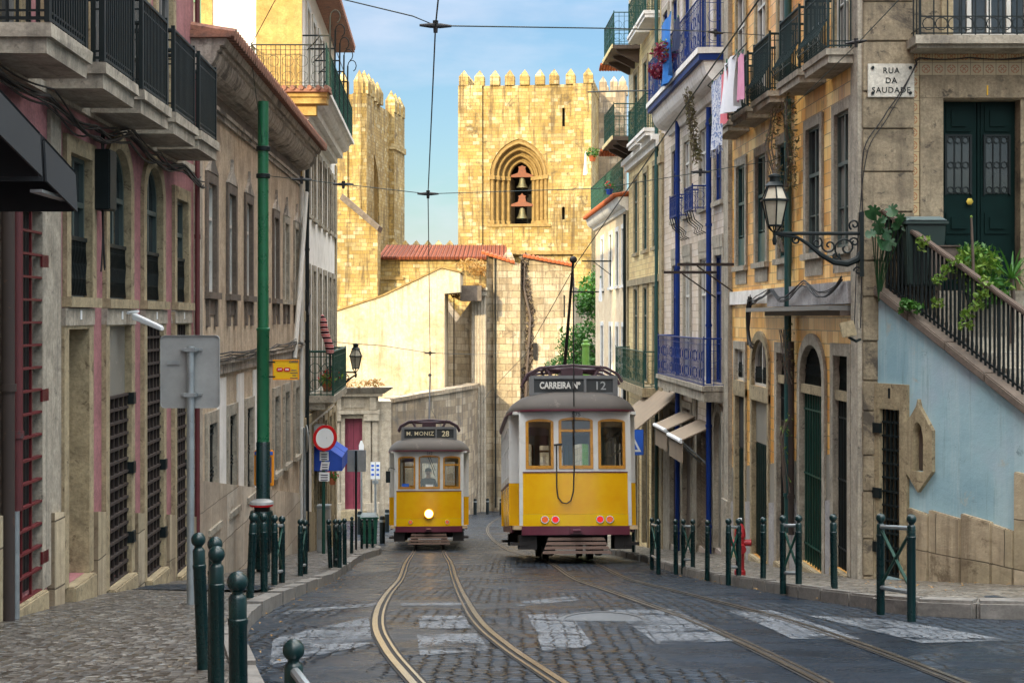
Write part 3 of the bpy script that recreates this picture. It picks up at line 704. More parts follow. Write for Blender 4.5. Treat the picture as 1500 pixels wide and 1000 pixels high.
def strip(mb, line, off0, off1, dz):
    n0 = len(mb.v)
    for i, p in enumerate(line):
        t = (line[min(i+1,len(line)-1)]-line[max(i-1,0)]).normalized(); nn = Vector((t.y,-t.x)); 
        for o in (off0, off1): q = p+nn*o; mb.v.append((q.x, q.y, zr(q.y)-(.012*abs(q.x+.2)**1.2*.4)+dz))
    for i in range(len(line)-1): a = n0+2*i; mb.f.append((a,a+1,a+3,a+2)); mb.sm.add(len(mb.f)-1)
def track(pts, label, mat='rail', hw=.024):
    ln = catmull(pts); tr = thing('tram_track', label, 'tram track', (ln[0].x, ln[0].y, zr(ln[0].y)))
    inv = Matrix.Translation(-Vector(tr.location))
    for sd in (-1, 1):
        g = MB(); strip(g, ln, *sorted((sd*(.475-.10), sd*(.475+.045))), .005); r = MB()
        a = sd*.475
        strip(r, ln, a-hw, a+hw, .011); b = sd*(.475-.068); strip(r, ln, b-.011, b+.011, .009)
        ro = r.build('rail', MT[mat], tr); go = g.build('groove', MT['groove'], ro)
        ro.data.transform(inv); go.data.transform(inv)
    return tr
track(TRACK_A, 'polished pale tram rails curving down to the oncoming tram with the lit headlight')
track(TRACK_B, 'darker tram rails running down to the rear of the departing tram', 'rail_dark', .02)
def settle(root, loc):
    root.location = loc; inv = Matrix.Translation(-Vector(loc))
    for ch in root.children: ch.matrix_parent_inverse = inv.copy()
    return root
def plinths(F, gaps, h, mat, par, w=.05, dz=.0):
    for a, b in gaps:
        mb = MB(F); za, zb = zr(a)+h, zr(b)+h
        mb.hexa([(a,za-h-1,-.02),(b,zb-h-1,-.02),(b,zb,-.02),(a,za,-.02),(a,za-h-1,w),(b,zb-h-1,w),(b,zb,w),(a,za,w)])
        mb.build('plinth', mat, par, jitter=.004)
def step(F, a, b, v, par, mat, w=.16):
    mb = MB(F); mb.box(a-.03, b+.03, v-.6, v, -.3, w); return mb.build('doorstep', mat, par, bevel=.015)
# ================================================================ PINK HOUSE
def pink_house():
    R = thing('pink_house', 'faded pink house with iron balconies, arched windows and grilled street doors', 'house')
    F = FL; U1 = 21.18
    wins = [Op(14.4,15.25,.2,1.6), Op(15.98,17.02,.2,1.86,.42), Op(17.85,18.85,.2,1.84,.40), Op(19.75,20.6,.2,1.58)]
    d0 = Op(12.55,13.42,zr(13)+.25,.95); d1 = Op(14.3,15.1,zr(14.7)+.32,-.10); d2 = Op(15.95,17.02,zr(16.4)+.22,-.08); d3 = Op(17.85,18.85,zr(18.3)+.25,-.08); d4 = Op(19.72,20.58,zr(20.2)+.25,-.08)
    doors = [d0,d1,d2,d3,d4]
    slabs = [(10.95,12.3),(12.72,14.05),(14.2,15.58),(15.85,17.2),(17.5,18.82),(19.02,20.3)]
    slabs = [(11.0,12.2),(11.6+.1,12.95),(13.5,14.8),(15.12,16.47),(16.8,18.15),(18.4,19.73)][1:]
    fr = [Op((a+b)/2-.48,(a+b)/2+.48,2.32,4.75) for a, b in slabs]
    mb = MB(F); panel(mb, -28, U1, -7, 20, wins+doors+fr, .32); shell(mb, -28, U1, -7, 20, 6.0)  # unseen stretch behind the camera and extra height added to shade the street
    mb.build('wall', MT['pink'], R)
    # interior darkness behind every opening
    for o in doors+wins+fr:
        MB(F).box(o.u0-.02, o.u1+.02, o.v0-.02, o.v1+.02, -.9, -.34).build('dark_recess', MT['dark'], R)
    for o in wins:
        surround(F, o, .15, MT['limestone'], R, .045)
        window(F, o, R, .24, 'slate_wood', mull=1, trans=(.66,))
        g = grille(F, o.u0+.02, o.u1-.02, o.v0+.02, o.v0+.58, -.03, MT['iron'], R, diag=True, name='window_guard_grille')
        MB(F).box(o.u0, o.u1, o.v0+.56, o.v0+.60, -.05, -.01).build('guard_rail', MT['iron'], R)
    for o in fr:
        surround(F, o, .16, MT['limestone'], R, .04, False); window(F, o, R, .2, 'grey_wood', mull=1, trans=(.78,))
    for o in (d1,d2,d3,d4):
        surround(F, o, .16, MT['limestone'], R, .05, False)
        MB(F).box(o.u0-.16, o.u1+.16, -.075, .092, -.02, .062).build('lintel', MT['greystone'], R, jitter=.004)
        MB(F).box((o.u0+o.u1)/2-.03, (o.u0+o.u1)/2+.03, -.02, .07, .06, .068).build('number_plate', MT['white'], R)
        step(F, o.u0, o.u1, o.v0-.002, R, MT['limestone'], .12)
    surround(F, d0, .26, MT['greystone'], R, .05, False); step(F, d0.u0, d0.u1, d0.v0-.002, R, MT['limestone'], .1)
    # street doors
    board_door(F, d0, R, MT['door_dark'], .2); grille(F, d0.u0, d0.u1, d0.v0, d0.v1, .02, MT['red_iron'], R, 3, 17, .011)
    for v in (.45,-.75,-2.2): MB(F).box(d0.u1-.02, d0.u1+.18, v, v+.11, .03, .05).build('hinge', MT['red_iron'], R)
    mb = MB(F); mb.box(d1.u0, d1.u1, d1.v0, d1.v1, -.31, -.28); mb.build('blind_door_panel', MT['limestone'], R)
    for o in (d2,d3,d4):
        board_door(F, o, R, MT['door_dark'], .26)
        top = o.v0+(o.v1-o.v0)*.72 if o is d2 else o.v1
        grille(F, o.u0, o.u1, o.v0, top, -.02, MT['rust'], R, 5, 14 if o is d2 else 19, .016)
        if o is d2: MB(F).box(o.u0, o.u1, top+.01, o.v1, -.06, -.03).build('fanlight_panel', MT['panel_grey'], R)
        for f in (.12,.4,.68): MB(F).box(o.u1-.02, o.u1+.1, o.v0+(o.v1-o.v0)*f, o.v0+(o.v1-o.v0)*f+.13, .0, .075).build('hinge', MT['iron'], R)
    plinths(F, [(-20,12.25),(13.72,14.06),(15.34,15.7),(17.26,17.6),(19.1,19.47),(20.82,21.15)], .98, MT['plinth'], R, .075)
    # grey jamb stones between street doors, and the corner pilaster with its gutter pipes
    for a, b in ((13.72,14.08),(11.9,12.22)): MB(F).box(a, b, -3.6, 1.9 if a > 13 else 1.2, -.02, .035).build('pilaster', MT['greystone'], R)
    pipe(F, 12.42, -3.4, -1.6, .1, .035, MT['galv'], R); pipe(F, 12.46, -1.6, 1.4, .1, .05, MT['old_red'], R); pipe(F, 12.22, -3.4, 1.6, .1, .055, MT['rust'], R)
    pipe(F, 21.05, -3.9, 9, .08, .035, MT['old_red'], R)
    MB(F).box(-28, U1, 2.02, 2.12, -.02, .05).build('string_course', MT['greystone'], R)
    for k, (a, b) in enumerate(slabs):
        balcony(F, a, b, 2.06, .23, .6, R, MT['greystone'], MT['iron'], .93, .075, bar=.011, corbel=False)
    cable_bundle(F, [(9.5,2.15,.1),(11.5,1.98,.1),(13.4,1.95,.08),(14.9,1.85,.1),(16.5,1.98,.1),(18.0,1.92,.1),(19.6,1.96,.1),(21.1,1.9,.1)], R, 7, .09, .013)
    cable_bundle(F, [(15.35,1.9,.1),(15.42,1.2,.08),(15.5,.5,.07)], R, 3, .03, .01)
    MB(F).box(15.32, 15.62, 1.1, 1.72, .03, .2).build('meter_box', MT['iron'], R, bevel=.012)
    # charcoal awnings over the shop, following the slope of the street
    for a, b in ((7.2,9.95),(10.06,10.86)):
        f = lambda y: 1.33-.185*(y-9.26)
        mb = MB(F)
        mb.hexa([(a,f(a)+1.02,.0),(b,f(b)+1.02,.0),(b,f(b)+1.0,.0),(a,f(a)+1.0,.0),(a,f(a)+.02,1.0),(b,f(b)+.02,1.0),(b,f(b),.98),(a,f(a),.98)])
        mb.hexa([(a,f(a),.985),(b,f(b),.985),(b,f(b)-.27,1.0),(a,f(a)-.27,1.0),(a,f(a),1.0),(b,f(b),1.0),(b,f(b)-.27,1.015),(a,f(a)-.27,1.015)])
        for e in (a, b): mb.prism([(f(e)+1.0,0.),(f(e),.98),(f(e)-.27,.99),(f(e)-.27,.0)], 0, e, e+.012*(1 if e == a else -1))
        aw = mb.build('awning', MT['awning_grey'], R)
        MB(F).box(a, b, f((a+b)/2)-.27, f((a+b)/2)-.25, .9, .98).build('awning_bar', MT['galv'], aw)
    # bracket lamp arm with flat head above the second grilled door
    mb = MB(F); mb.tube([(16.7,.05,.05),(16.7,.07,.2)], .02, 6)
    mb.hexa([(16.6,-.02,.14),(16.8,-.02,.14),(16.78,-.15,.46),(16.62,-.15,.46),(16.58,.05,.14),(16.82,.05,.14),(16.8,-.10,.46),(16.6,-.10,.46)])
    mb.build('wall_lamp', MT['white'], R, bevel=.01)
    settle(R, (FL(12,0,0)[0], 12, zr(12)))
pink_house()
# ================================================================ BEIGE HOUSE
def beige_house():
    R = thing('beige_house', 'weathered beige house with deep old tiled cornice and narrow sash windows', 'house')
    F = FL; U0, U1 = 21.22, 35.06
    cs = [22.62,24.58,26.55,28.5,30.42,32.2,34.15]
    up = [Op(c-.36,c+.36,.38,2.02) for c in cs]; lo = [Op(c-.36,c+.36,-3.12,-1.58) for c in cs]
    mb = MB(F); panel(mb, U0, U1, -8, 3.9, up+lo, .3); shell(mb, U0, U1, -8, 3.9, 7.0, False); mb.build('wall', MT['beige'], R)
    for o in up+lo: MB(F).box(o.u0-.02, o.u1+.02, o.v0-.02, o.v1+.02, -.9, -.32).build('dark_recess', MT['dark'], R)
    for o in up:
        surround(F, o, .15, MT['darkstone'] if o.u0 < 31 else MT['greystone'], R, .04)
        window(F, o, R, .22, 'white_wood', mull=1, trans=(.68,))
        mb = MB(F); c = (o.u0+o.u1)/2
        for s in (-1,1): mb.box(c+s*.36-.07, c+s*.36+.07, o.v0-.52, o.v0-.105, -.01, .05)   # brackets under the sill
        mb.box(c-.36, c+.36, o.v0-.34, o.v0-.105, -.01, .02); mb.build('apron', MT['darkstone'], R)
        mb = MB(F); mb.prism([(c-.5,o.v1+.15),(c+.5,o.v1+.15),(c+.3,o.v1+.25),(c+.08,o.v1+.36),(c,o.v1+.56),(c-.08,o.v1+.36),(c-.3,o.v1+.25)], 2, -.01, .05); mb.build('window_crest', MT['cornice_old'], R)
    for k, o in enumerate(lo):
        surround(F, o, .17, MT['greystone'], R, .05)
        if k < 3:
            board_door(F, o, R, MT['door_green'], .16, 2, 3, name='shutter')
            mb = MB(F)
            for f in (.06,.12,.46,.5,.54,.88,.94): mb.box(o.u0, o.u1, o.v0+(o.v1-o.v0)*f-.012, o.v0+(o.v1-o.v0)*f+.012, -.03, -.01)
            for i in range(7): u = o.u0+(o.u1-o.u0)*i/6; mb.box(u-.008, u+.008, o.v0, o.v1, -.028, -.012)
            for i in range(3):
                for v in (o.v0+.13,o.v1-.13): 
                    cu = o.u0+(o.u1-o.u0)*(i+.5)/3; mb.tube([(cu+.08*math.cos(q*PI/4),v+.08*math.sin(q*PI/4),-.02) for q in range(8)], .008, 4, False, True)
            mb.build('window_grille', MT['iron'], R)
        else: window(F, o, R, .2, 'slate_wood', mull=1, trans=(.6,))
    # string course between the storeys, in two steps, with cables on it
    mb = MB(F); mb.box(U0, U1, -.88, -.72, -.02, .05); mb.box(U0, U1, -.72, -.64, -.02, .10); mb.build('string_course', MT['cornice_old'], R, jitter=.004)
    cable_bundle(F, [(21.4,-.55,.08),(24,-.6,.09),(27,-.55,.1),(30,-.6,.08),(33,-.52,.08),(34.9,-.58,.08)], R, 6, .07, .012, sag=.03)
    # panels of paler plaster between the lower windows
    for a, b in ((23.2,24.0),(25.2,25.95),(27.15,27.9)): MB(F).box(a, b, -4.2, -.95, -.02, .02).build('plaster_panel', MT['white_render'], R)
    plinths(F, [(U0+.02,U1-.02)], 1.5, MT['beige_base'], R, .06)
    MB(F).box(U0+.01, U0+.45, -4.5, 3.1, -.02, .045).build('quoin', MT['greystone'], R)
    # cornice: moulding, dark frieze, cove and stepped crown under the eaves
    mb = MB(F); mb.box(U0, U1, 3.06, 3.14, -.02, .05); mb.box(U0, U1, 3.14, 3.20, -.02, .09); mb.build('moulding', MT['cornice_old'], R)
    MB(F).box(U0, U1, 3.2, 3.42, -.02, .012).build('frieze', MT['ochre' ] if False else MT['darkstone'], R)
    prof = [(3.40,0.),(3.42,.03)]+[(3.42+.30*(1-math.cos(a)), .03+.33*math.sin(a)) for a in [PI/2*i/6 for i in range(7)]]
    prof += [(3.74,.40),(3.80,.40),(3.80,.46),(3.90,.50),(3.90,.0)]
    mb = MB(F); mb.prism([(v,w) for v, w in prof], 0, U0-.25, U1); mb.build('cornice', MT['cornice_old'], R)
    # tiled eaves and low roof behind them
    mb = MB(F)
    mb.hexa([(U0-.32,3.90,.0),(U1+.1,3.90,.0),(U1+.1,3.905,.56),(U0-.32,3.905,.56),(U0-.32,4.0,.0),(U1+.1,4.0,.0),(U1+.1,3.95,.56),(U0-.32,3.95,.56)])
    n = 66
    for i in range(n):
        u = U0-.3+(U1-U0+.38)*(i+.5)/n; r = .085
        mb.tube([(u,3.955,.62),(u,4.02,.2),(u,4.3,-1.5)], r, 8)
    mb.hexa([(U0-.3,3.9,0),(U1+.1,3.9,0),(U1+.1,6.2,-6.9),(U0-.3,6.2,-6.9),(U0-.3,4.0,0),(U1+.1,4.0,0),(U1+.1,6.3,-6.9),(U0-.3,6.3,-6.9)])
    mb.build('roof', MT['old_roof'], R)
    MB(F).box(U0, U1, 3.88, 6.25, -7, -6.9).build('back_gable', MT['beige'], R)
    pipe(F, 34.6, -5.4, 3.1, .08, .05, MT['white_wood'], R)
    mb = MB(F); mb.tube([(33.0,-.9,.1),(33.7,.6,.14),(34.9,2.9,.16)], .055, 8); mb.build('conduit', MT['white_wood'], R)
    settle(R, (FL(28,0,0)[0], 28, zr(28)))
beige_house()
# ================================================================ WHITE HOUSE
def white_house():
    R = thing('white_house', 'tall white house with sunlit ochre end wall and long iron top balcony', 'house')
    F = FW; U0, U1, TOP = 35.12, 47.4, 8.35
    cs = [37.1,38.9,40.8,42.7,44.6,46.3]
    r1 = [Op(c-.42,c+.42,2.55,4.25) for c in cs]; r2 = [Op(c-.42,c+.42,-1.88,1.2) for c in cs]; r0 = [Op(c-.45,c+.45,zr(c)+.2,-2.9) for c in cs[1:]]; r3 = [Op(c-.45,c+.45,5.4,7.6) for c in cs]
    ops = r0+r1+r2+r3
    mb = MB(F); panel(mb, U0, U1, -10, TOP, ops, .28)
    shell(mb, U0, U1, -10, TOP, 20, True); mb.build('wall', MT['white_render'], R)
    for o in ops: MB(F).box(o.u0-.02, o.u1+.02, o.v0-.02, o.v1+.02, -.9, -.3).build('dark_recess', MT['dark'], R)
    for o in r1+r2+r3: surround(F, o, .14, MT['greystone'] if o.v0 < 5 else MT['white_wood'], R, .04, o in r1); window(F, o, R, .2, 'white_wood', mull=1, trans=(.72,))
    for o in r0: surround(F, o, .16, MT['limestone'], R, .05, False); board_door(F, o, R, MT['door_dark'] if int(o.u0) % 2 else MT['door_green'], .2)
    mb = MB(F); mb.box(U0, U0+.62, -9, 4.75, -.02, .05); mb.box(U0+.02, U0+.6, -3.2, -2.8, -.02, .09); mb.box(U0+.02, U0+.6, -.1, .15, -.02, .08); mb.build('corner_pilaster', MT['limestone'], R, jitter=.004)
    MB(F).box(U1-.5, U1, -9, 4.75, -.02, .05).build('quoin', MT['limestone'], R)
    MB(F).box(U0, U1, -2.62, -2.4, -.02, .07).build('string_course', MT['limestone'], R)
    plinths(F, [(U0+.02,38.3),(39.5,40.2),(41.4,42.1),(43.3,44.0),(45.2,45.7)], 1.1, MT['limestone'], R, .09)
    # end wall that faces up the street: stone corner, whitewash field, ochre surround of the window
    G = plane(FW(U0,0,0)[0], U0-.004, 0.)     # u negative towards the back of the block
    MB(G).box(-1.02, .05, 5.35, TOP, 0, .06).build('corner_stones', MT['ochre'], R, jitter=.003)
    MB(G).box(-2.05, -1.03, 3.2, TOP, 0, .03).build('whitewash_field', MT['whitewash'], R)
    MB(G).box(-9., -2.06, 3.2, TOP, 0, .02).build('side_plaster', MT['ochre'], R)
    MB(G).box(-1.02, .05, 3.2, 4.72, 0, .05).build('side_pilaster', MT['ochre'], R)
    for c in (-2.72,-5.2):
        o = Op(c-.42, c+.42, 5.4, 8.1)
        mb = MB(G); band(mb, o.outline(.26,0), o.outline(0,0), .02, .075); mb.build('surround', MT['ochre'], R)
        MB(G).box(o.u0, o.u1, o.v0, o.v1, .02, .03).build('side_window_glass', MT['glass_dark'], R)
        mb = MB(G); band(mb, o.outline(0,0), o.outline(-.07,0), .02, .065); mb.box(c-.03, c+.03, o.v0, o.v1, .02, .06); mb.box(o.u0, o.u1, 7.35, 7.42, .02, .06); mb.build('window', MT['pole_green'], R)
    # wrap-round cornice and top balcony
    e = .68
    def wrap(mb, v0, v1, w0, du=.55, ub=-1.05):
        mb.box(U0-du, U1-.9, v0, v1, -.02, w0)
        mb.hexa([G(ub,v0,-.0),G(-.02,v0,-.0),G(-.02,v1,-.0),G(ub,v1,-.0),G(ub,v0,du),G(-.02,v0,du),G(-.02,v1,du),G(ub,v1,du)]) if False else None
    mb = MB(F); mb.box(U0+.0, U1-2.2, 4.62, 4.78, -.02, .2); mb.box(U0, U1-2.2, 4.78, 4.95, -.02, .36)
    prof = [(4.95,.0),(4.95,.36)]+[(4.95+.2*(1-math.cos(a)),.36+.2*math.sin(a)) for a in [PI/2*i/4 for i in range(5)]]+[(5.2,.62),(5.2,.0)]
    mb.prism(prof, 0, U0, U1-2.2); mb.build('cornice', MT['white_render'], R)
    mb = MB(G); mb.box(-1.05, .66, 4.95, 5.1, -.02, .36); mb.box(-1.1, .68, 5.1, 5.2, -.02, .42); mb.box(-.25, .40, 4.70, 4.95, -.02, .2); mb.build('end_cornice', MT['ochre'], R)
    mb = MB(G); mb.box(-1.15, .74, 5.2, 5.27, -.02, .52)
    for i in range(10): u = -1.08+i*.195; mb.tube([(u,5.29,.56),(u,5.33,.0)], .06, 8)
    mb.build('balcony_edge_tiles', MT['old_roof'], R)
    slab = MB(F).box(U0-.02, U1-2.15, 5.2, 5.3, -.02, .70).build('top_balcony', MT['white_render'], R)
    railing(F, [(U1-2.2,0),(U1-2.2,.64),(U0-.5,.64)], 5.3, 6.28, MT['iron_green'], slab, .16, .006, rings=.13)
    railing(G, [(.62,.5),(-1.05,.5),(-1.05,0)], 5.3, 6.28, MT['iron'], slab, .11, .007, rings=.13)
    for i in range(5):
        u = U0+.6+i*1.75; mb = MB(F); h = 7.15
        mb.tube([(u,5.35,.64),(u,h,.66)], .022, 6); mb.tube([(u,h-.45,.0),(u,h-.45,.66)], .02, 6); mb.tube([(u,6.35,.1),(u,6.55,.3),(u,h-.47,.4)], .014, 5)
        mb.tube([(u,h+.16*math.sin(q*PI/5)+.0,.66+.12-.12*math.cos(q*PI/5)) for q in range(8)], .014, 5); mb.build('clothes_rack_post', MT['iron'], R)
    MB(F).tube([(U0+.6,6.7,.66),(U0+.6+7,6.7,.66)], .01, 5).build('clothes_rack_rod', MT['iron'], R)
    mb = MB(F); mb.hexa([(U0-.3,TOP,-20),(U1,TOP,-20),(U1,TOP,.6),(U0-.3,TOP,.6),(U0-.3,TOP+.1,-20),(U1,TOP+.1,-20),(U1,TOP+.06,.6),(U0-.3,TOP+.06,.6)])
    for i in range(44): mb.tube([(U0-.2+i*.28,TOP+.08,.64),(U0-.2+i*.28,TOP+.16,-.2)], .08, 8)
    mb.hexa([(U0-.3,TOP+.1,-20),(U1,TOP+.1,-20),(U1,TOP+.1,.3),(U0-.3,TOP+.1,.3),(U0+2,TOP+1.6,-17),(U1-2,TOP+1.6,-17),(U1-2,TOP+1.6,-5),(U0+2,TOP+1.6,-5)])
    mb.build('roof', MT['old_roof'], R)
    # first-floor balcony
    b = MB(F); b.box(37.45, 42.6, -2.12, -1.95, -.02, .64); b.box(37.55, 42.5, -2.3, -2.12, -.02, .4); b = b.build('balcony', MT['greystone'], R)
    railing(F, [(37.5,0),(37.5,.6),(42.55,.6),(42.55,0)], -1.95, -.85, MT['iron_green'], b, .14, .012, rings=.13)
    pipe(F, 36.05, -5.6, 4.6, .08, .05, MT['iron'], R); cable_bundle(F, [(35.3,.6,.1),(35.7,.1,.12),(36.3,.55,.1)], R, 3, .04)
    MB(F).box(38.4, 38.9, -3.3, -2.75, .05, .3).build('air_box', MT['white'], R, bevel=.02)
    # blue canopy over the corner shop, in two striped bays
    for a, b_ in ((38.7,40.0),(40.1,41.3)):
        mb = MB(F); mb.hexa([(a,-3.1,0),(b_,-3.1,0),(b_,-3.15,0),(a,-3.15,0),(a,-3.6,.75),(b_,-3.6,.75),(b_,-3.65,.75),(a,-3.65,.75)]); mb.box(a, b_, -3.95, -3.63, .72, .75)
        for q in (a, b_-.02): mb.prism([(-3.15,0.),(-3.63,.73),(-3.95,.73),(-3.95,.0)], 0, q, q+.02)
        mb.build('awning', MT['awning_blue'], R)
    settle(R, (FW(41,0,0)[0], 41, zr(41)))
white_house()
# ================================================================ GOLDEN TILED CORNER HOUSE
def corner_house():
    R = thing('corner_house', 'golden tiled corner house with bombe iron balconies and tall dark street doors', 'house')
    F = FR; U0, U1 = 21.35, 31.2; TOP = 20  # unseen top raised to darken the street
    cs = [21.98,23.75,25.9,27.8,29.75]
    hw = [.42,.46,.42,.45,.45]
    w2 = [Op(c-h,c+h,1.02,3.02) for c, h in zip(cs,hw)]
    fr = [Op(c-h,c+h,3.85,6.4) for c, h in zip(cs,hw)]
    fr2 = [Op(c-h,c+h,7.4,9.9) for c, h in zip(cs,hw)]
    a = Op(21.6,22.42,zr(22)+.2,-.55); b = Op(23.1,24.6,zr(23.8)+.2,-.42,.55); c = Op(25.55,26.35,zr(26)+.2,-.60); d = Op(27.2,28.6,-1.28,-.40,.5); d2 = Op(27.2,28.6,zr(28)+.2,-1.55); e = Op(29.35,30.3,-1.25,-.62); e2 = Op(29.35,30.3,zr(30)+.2,-1.55)
    ops = w2+fr+fr2+[a,b,c,d,d2,e,e2]
    mb = MB(F); panel(mb, U0, U1, -8, TOP, ops, .28); mb.build('wall', MT['gold_tile'], R)
    mb = MB(F); mb.poly([(U1,-8,0),(U1,TOP,0),(U1,TOP,-5),(U1,-8,-5)]); mb.build('party_wall', MT['beige'], R)
    for o in ops: MB(F).box(o.u0-.02, o.u1+.02, o.v0-.02, o.v1+.02, -.9, -.3).build('dark_recess', MT['dark'], R)
    for k, o in enumerate(w2):
        surround(F, o, .15, MT['greystone'], R, .04); window(F, o, R, .18, 'slate_wood' if k < 2 else 'door_teal', mull=1, trans=(.62,))
        MB(F).box(o.u0-.1, o.u1+.1, o.v0-.36, o.v0-.10, -.01, .025).build('apron', MT['greystone'], R)
        if k > 2: MB(F).box(o.u0+.03, o.u1-.03, o.v0+.02, o.v0+.55, -.05, -.02).build('window_board', MT['door_teal'], R)
    for o in fr+fr2: surround(F, o, .13, MT['limestone'], R, .035, False); window(F, o, R, .16, 'white_wood', mull=1, trans=(.75,))
    for c_ in cs: balcony(F, c_-.75, c_+.68, 3.6, .2, .45, R, MT['greystone'], MT['iron_teal'], .96, .075, belly=.15, bar=.009)
    for c_ in cs: balcony(F, c_-.75, c_+.68, 7.15, .2, .45, R, MT['greystone'], MT['iron'], .96, .08, belly=.09, bar=.009)
    for o in (a,b,c):
        surround(F, o, .17, MT['greystone'], R, .05, False); vm = -1.08 if o is not c else -1.0
        board_door(F, Op(o.u0,o.u1,o.v0,vm-.14), R, MT['door_dark'] if o is not b else MT['door_green'], .2, 2, 4)
        MB(F).box(o.u0, o.u1, vm-.14, vm, -.22, .02).build('transom', MT['limestone'], R)
        grille(F, o.u0+.01, o.u1-.01, vm, o.v1-(.08 if o.h else .01), -.06, MT['iron'], R, diag=True, name='transom_grille')
        mb = MB(F)
        for i in range(9): u = o.u0+(o.u1-o.u0)*(i+.5)/9; mb.box(u-.011, u+.011, o.v0, vm-.15, -.05, -.03)
        for v in (o.v0+.3,(o.v0+vm)/2,vm-.4): mb.box(o.u0, o.u1, v-.012, v+.012, -.055, -.025)
        mb.build('door_grille', MT['iron_green'] if o is b else MT['iron'], R); step(F, o.u0, o.u1, o.v0-.002, R, MT['limestone'], .1)
    for o, p in ((d,d2),(e,e2)):
        surround(F, o, .15, MT['limestone'] if o.h else MT['greystone'], R, .045, False); window(F, o, R, .2, 'white_wood', mull=1, trans=())
        grille(F, o.u0+.02, o.u1-.02, o.v0, o.v0+.36, -.04, MT['iron'], R, diag=True, name='window_guard_grille')
        MB(F).box(o.u0-.15, o.u1+.15, p.v1+.002, o.v0-.002, -.02, .05).build('lintel', MT['limestone'], R)
        surround(F, p, .15, MT['limestone'], R, .04, False); vm = -2.35 if p is d2 else -2.6
        MB(F).box(p.u0, p.u1, vm, p.v1, -.08, -.05).build('roller_panel', MT['panel_grey'] if p is d2 else MT['dark'], R)
        board_door(F, Op(p.u0,p.u1,p.v0,vm-.01), R, MT['door_green'], .16, 2, 4); step(F, p.u0, p.u1, p.v0-.002, R, MT['limestone'], .1)
    gaps = [(22.6,22.92),(24.78,25.37),(26.53,27.03),(28.76,29.18),(30.46,31.15)]
    plinths(F, gaps, 1.25, MT['plaster_grey'], R, .04); plinths(F, gaps, 1.95, MT['panel_grey'], R, .02)
    # stone band, timber shelf with boards above it, and bunches of cable
    MB(F).box(26.9, U1, .26, .52, -.02, .06).build('string_course', MT['white_render'], R)
    MB(F).box(U0, 26.9, .20, .52, -.02, .10).build('fascia_boards', MT['plaster_grey'], R, jitter=.01)
    MB(F).box(U0+.05, 27.5, .10, .17, -.02, .36).build('timber_shelf', MT['grey_wood'], R, jitter=.008)
    MB(F).box(U0+.05, 26.6, .03, .10, -.02, .2).build('shelf_ledger', MT['door_brown'], R)
    cable_bundle(F, [(21.5,.55,.12),(22.6,.35,.16),(23.8,.55,.14),(25.2,.3,.16),(26.3,.5,.12),(27.6,.35,.1),(28.6,.2,.08),(28.7,-.5,.06)], R, 6, .05, .010, sag=.03)
    cable_bundle(F, [(28.3,.4,.1),(28.4,-.2,.1),(28.1,-.5,.08),(28.55,-.3,.08)], R, 6, .07, .010, sag=.05)
    pipe(F, 25.2, -3.6, 12, .1, .06, MT['door_teal'], R)
    pipe(F, 24.95, -3.6, -.4, .1, .05, MT['rust'], R)
    # corner pilaster on the street side and its return
    MB(F).box(20.98, 21.36, -6, TOP, -.02, .06).build('corner_pilaster', MT['greystone'], R, jitter=.004)
    mb = MB(F); mb.box(30.75, 31.25, -7, TOP, -.02, .09); mb.box(30.72, 31.28, -7, zr(31)+1.3, -.02, .14); mb.build('end_pilaster', MT['greystone'], R, jitter=.004)
    # ---------------- front that looks up the street, over the steps
    ox = FR(21.2,0,0)[0]; G = plane(ox, 21.0, 0.)
    A1 = 7.5
    door = Op(XX(1381,21)-ox, XX(1495,21)-ox, .38, ZZ(146,21)); bal = Op(XX(1395,21)-ox, XX(1512,21)-ox, ZZ(58,21)+.06, 6.8)
    mb = MB(G); panel(mb, .02, A1, -6, TOP, [door,bal], .3); mb.poly([(A1,-6,0),(A1,TOP,0),(A1,TOP,-10),(A1,-6,-10)]); mb.poly([(.02,TOP,0),(A1,TOP,0),(A1,TOP,-10),(-4+4,TOP,-10)]); mb.build('front_wall', MT['shaded_dirty_stone'], R)
    for o in (door,bal): MB(G).box(o.u0-.02, o.u1+.02, o.v0-.02, o.v1+.02, -.9, -.32).build('dark_recess', MT['dark'], R)
    def gx(px): return XX(px,21)-ox
    # corner pier of big blocks
    mb = MB(G); v = -4.2
    rows = [.6,.52,.66,.5,.62,.42,.55,.62,.5,.68,.56,.6,.52,.7,.55,.6,.6,.6,.6,.6,.6]
    k = 0
    while v < TOP-.7:
        h = rows[k % len(rows)]; mb.box(gx(1262)+random.uniform(0,.012), gx(1338)-random.uniform(0,.01), v+.006, v+h-.006, -.02, .06+random.uniform(-.006,.006)); v += h; k += 1
    mb.build('corner_pier', MT['shaded_dirty_stone'], R, bevel=.012)
    # patterned tile border: a strip beside the door and two rows above it
    def pattern_tile():
        t = NT('patterned_azulejo'); uv = t.coord((1/.178,1/.178,1), off=(.0,.0,0)); fr_ = t.n('VectorMath', operation='FRACTION'); t.L(uv, fr_.inputs[0])
        sb = t.n('VectorMath', operation='SUBTRACT'); t.L(fr_.outputs[0], sb.inputs[0]); sb.inputs[1].default_value = (.5,.5,0)
        ln = t.n('VectorMath', operation='LENGTH'); t.L(sb.outputs[0], ln.inputs[0]); r = ln.outputs['Value']
        ring = t.math('MULTIPLY', t.math('GREATER_THAN', r, .24), t.math('LESS_THAN', r, .34))
        sx = t.n('SeparateXYZ'); t.L(sb.outputs[0], sx.inputs[0]); ax = t.math('ABSOLUTE', sx.outputs[0]); ay = t.math('ABSOLUTE', sx.outputs[1])
        dg = t.math('LESS_THAN', t.math('ABSOLUTE', t.math('SUBTRACT', ax, ay)), .06); inn = t.math('LESS_THAN', r, .2)
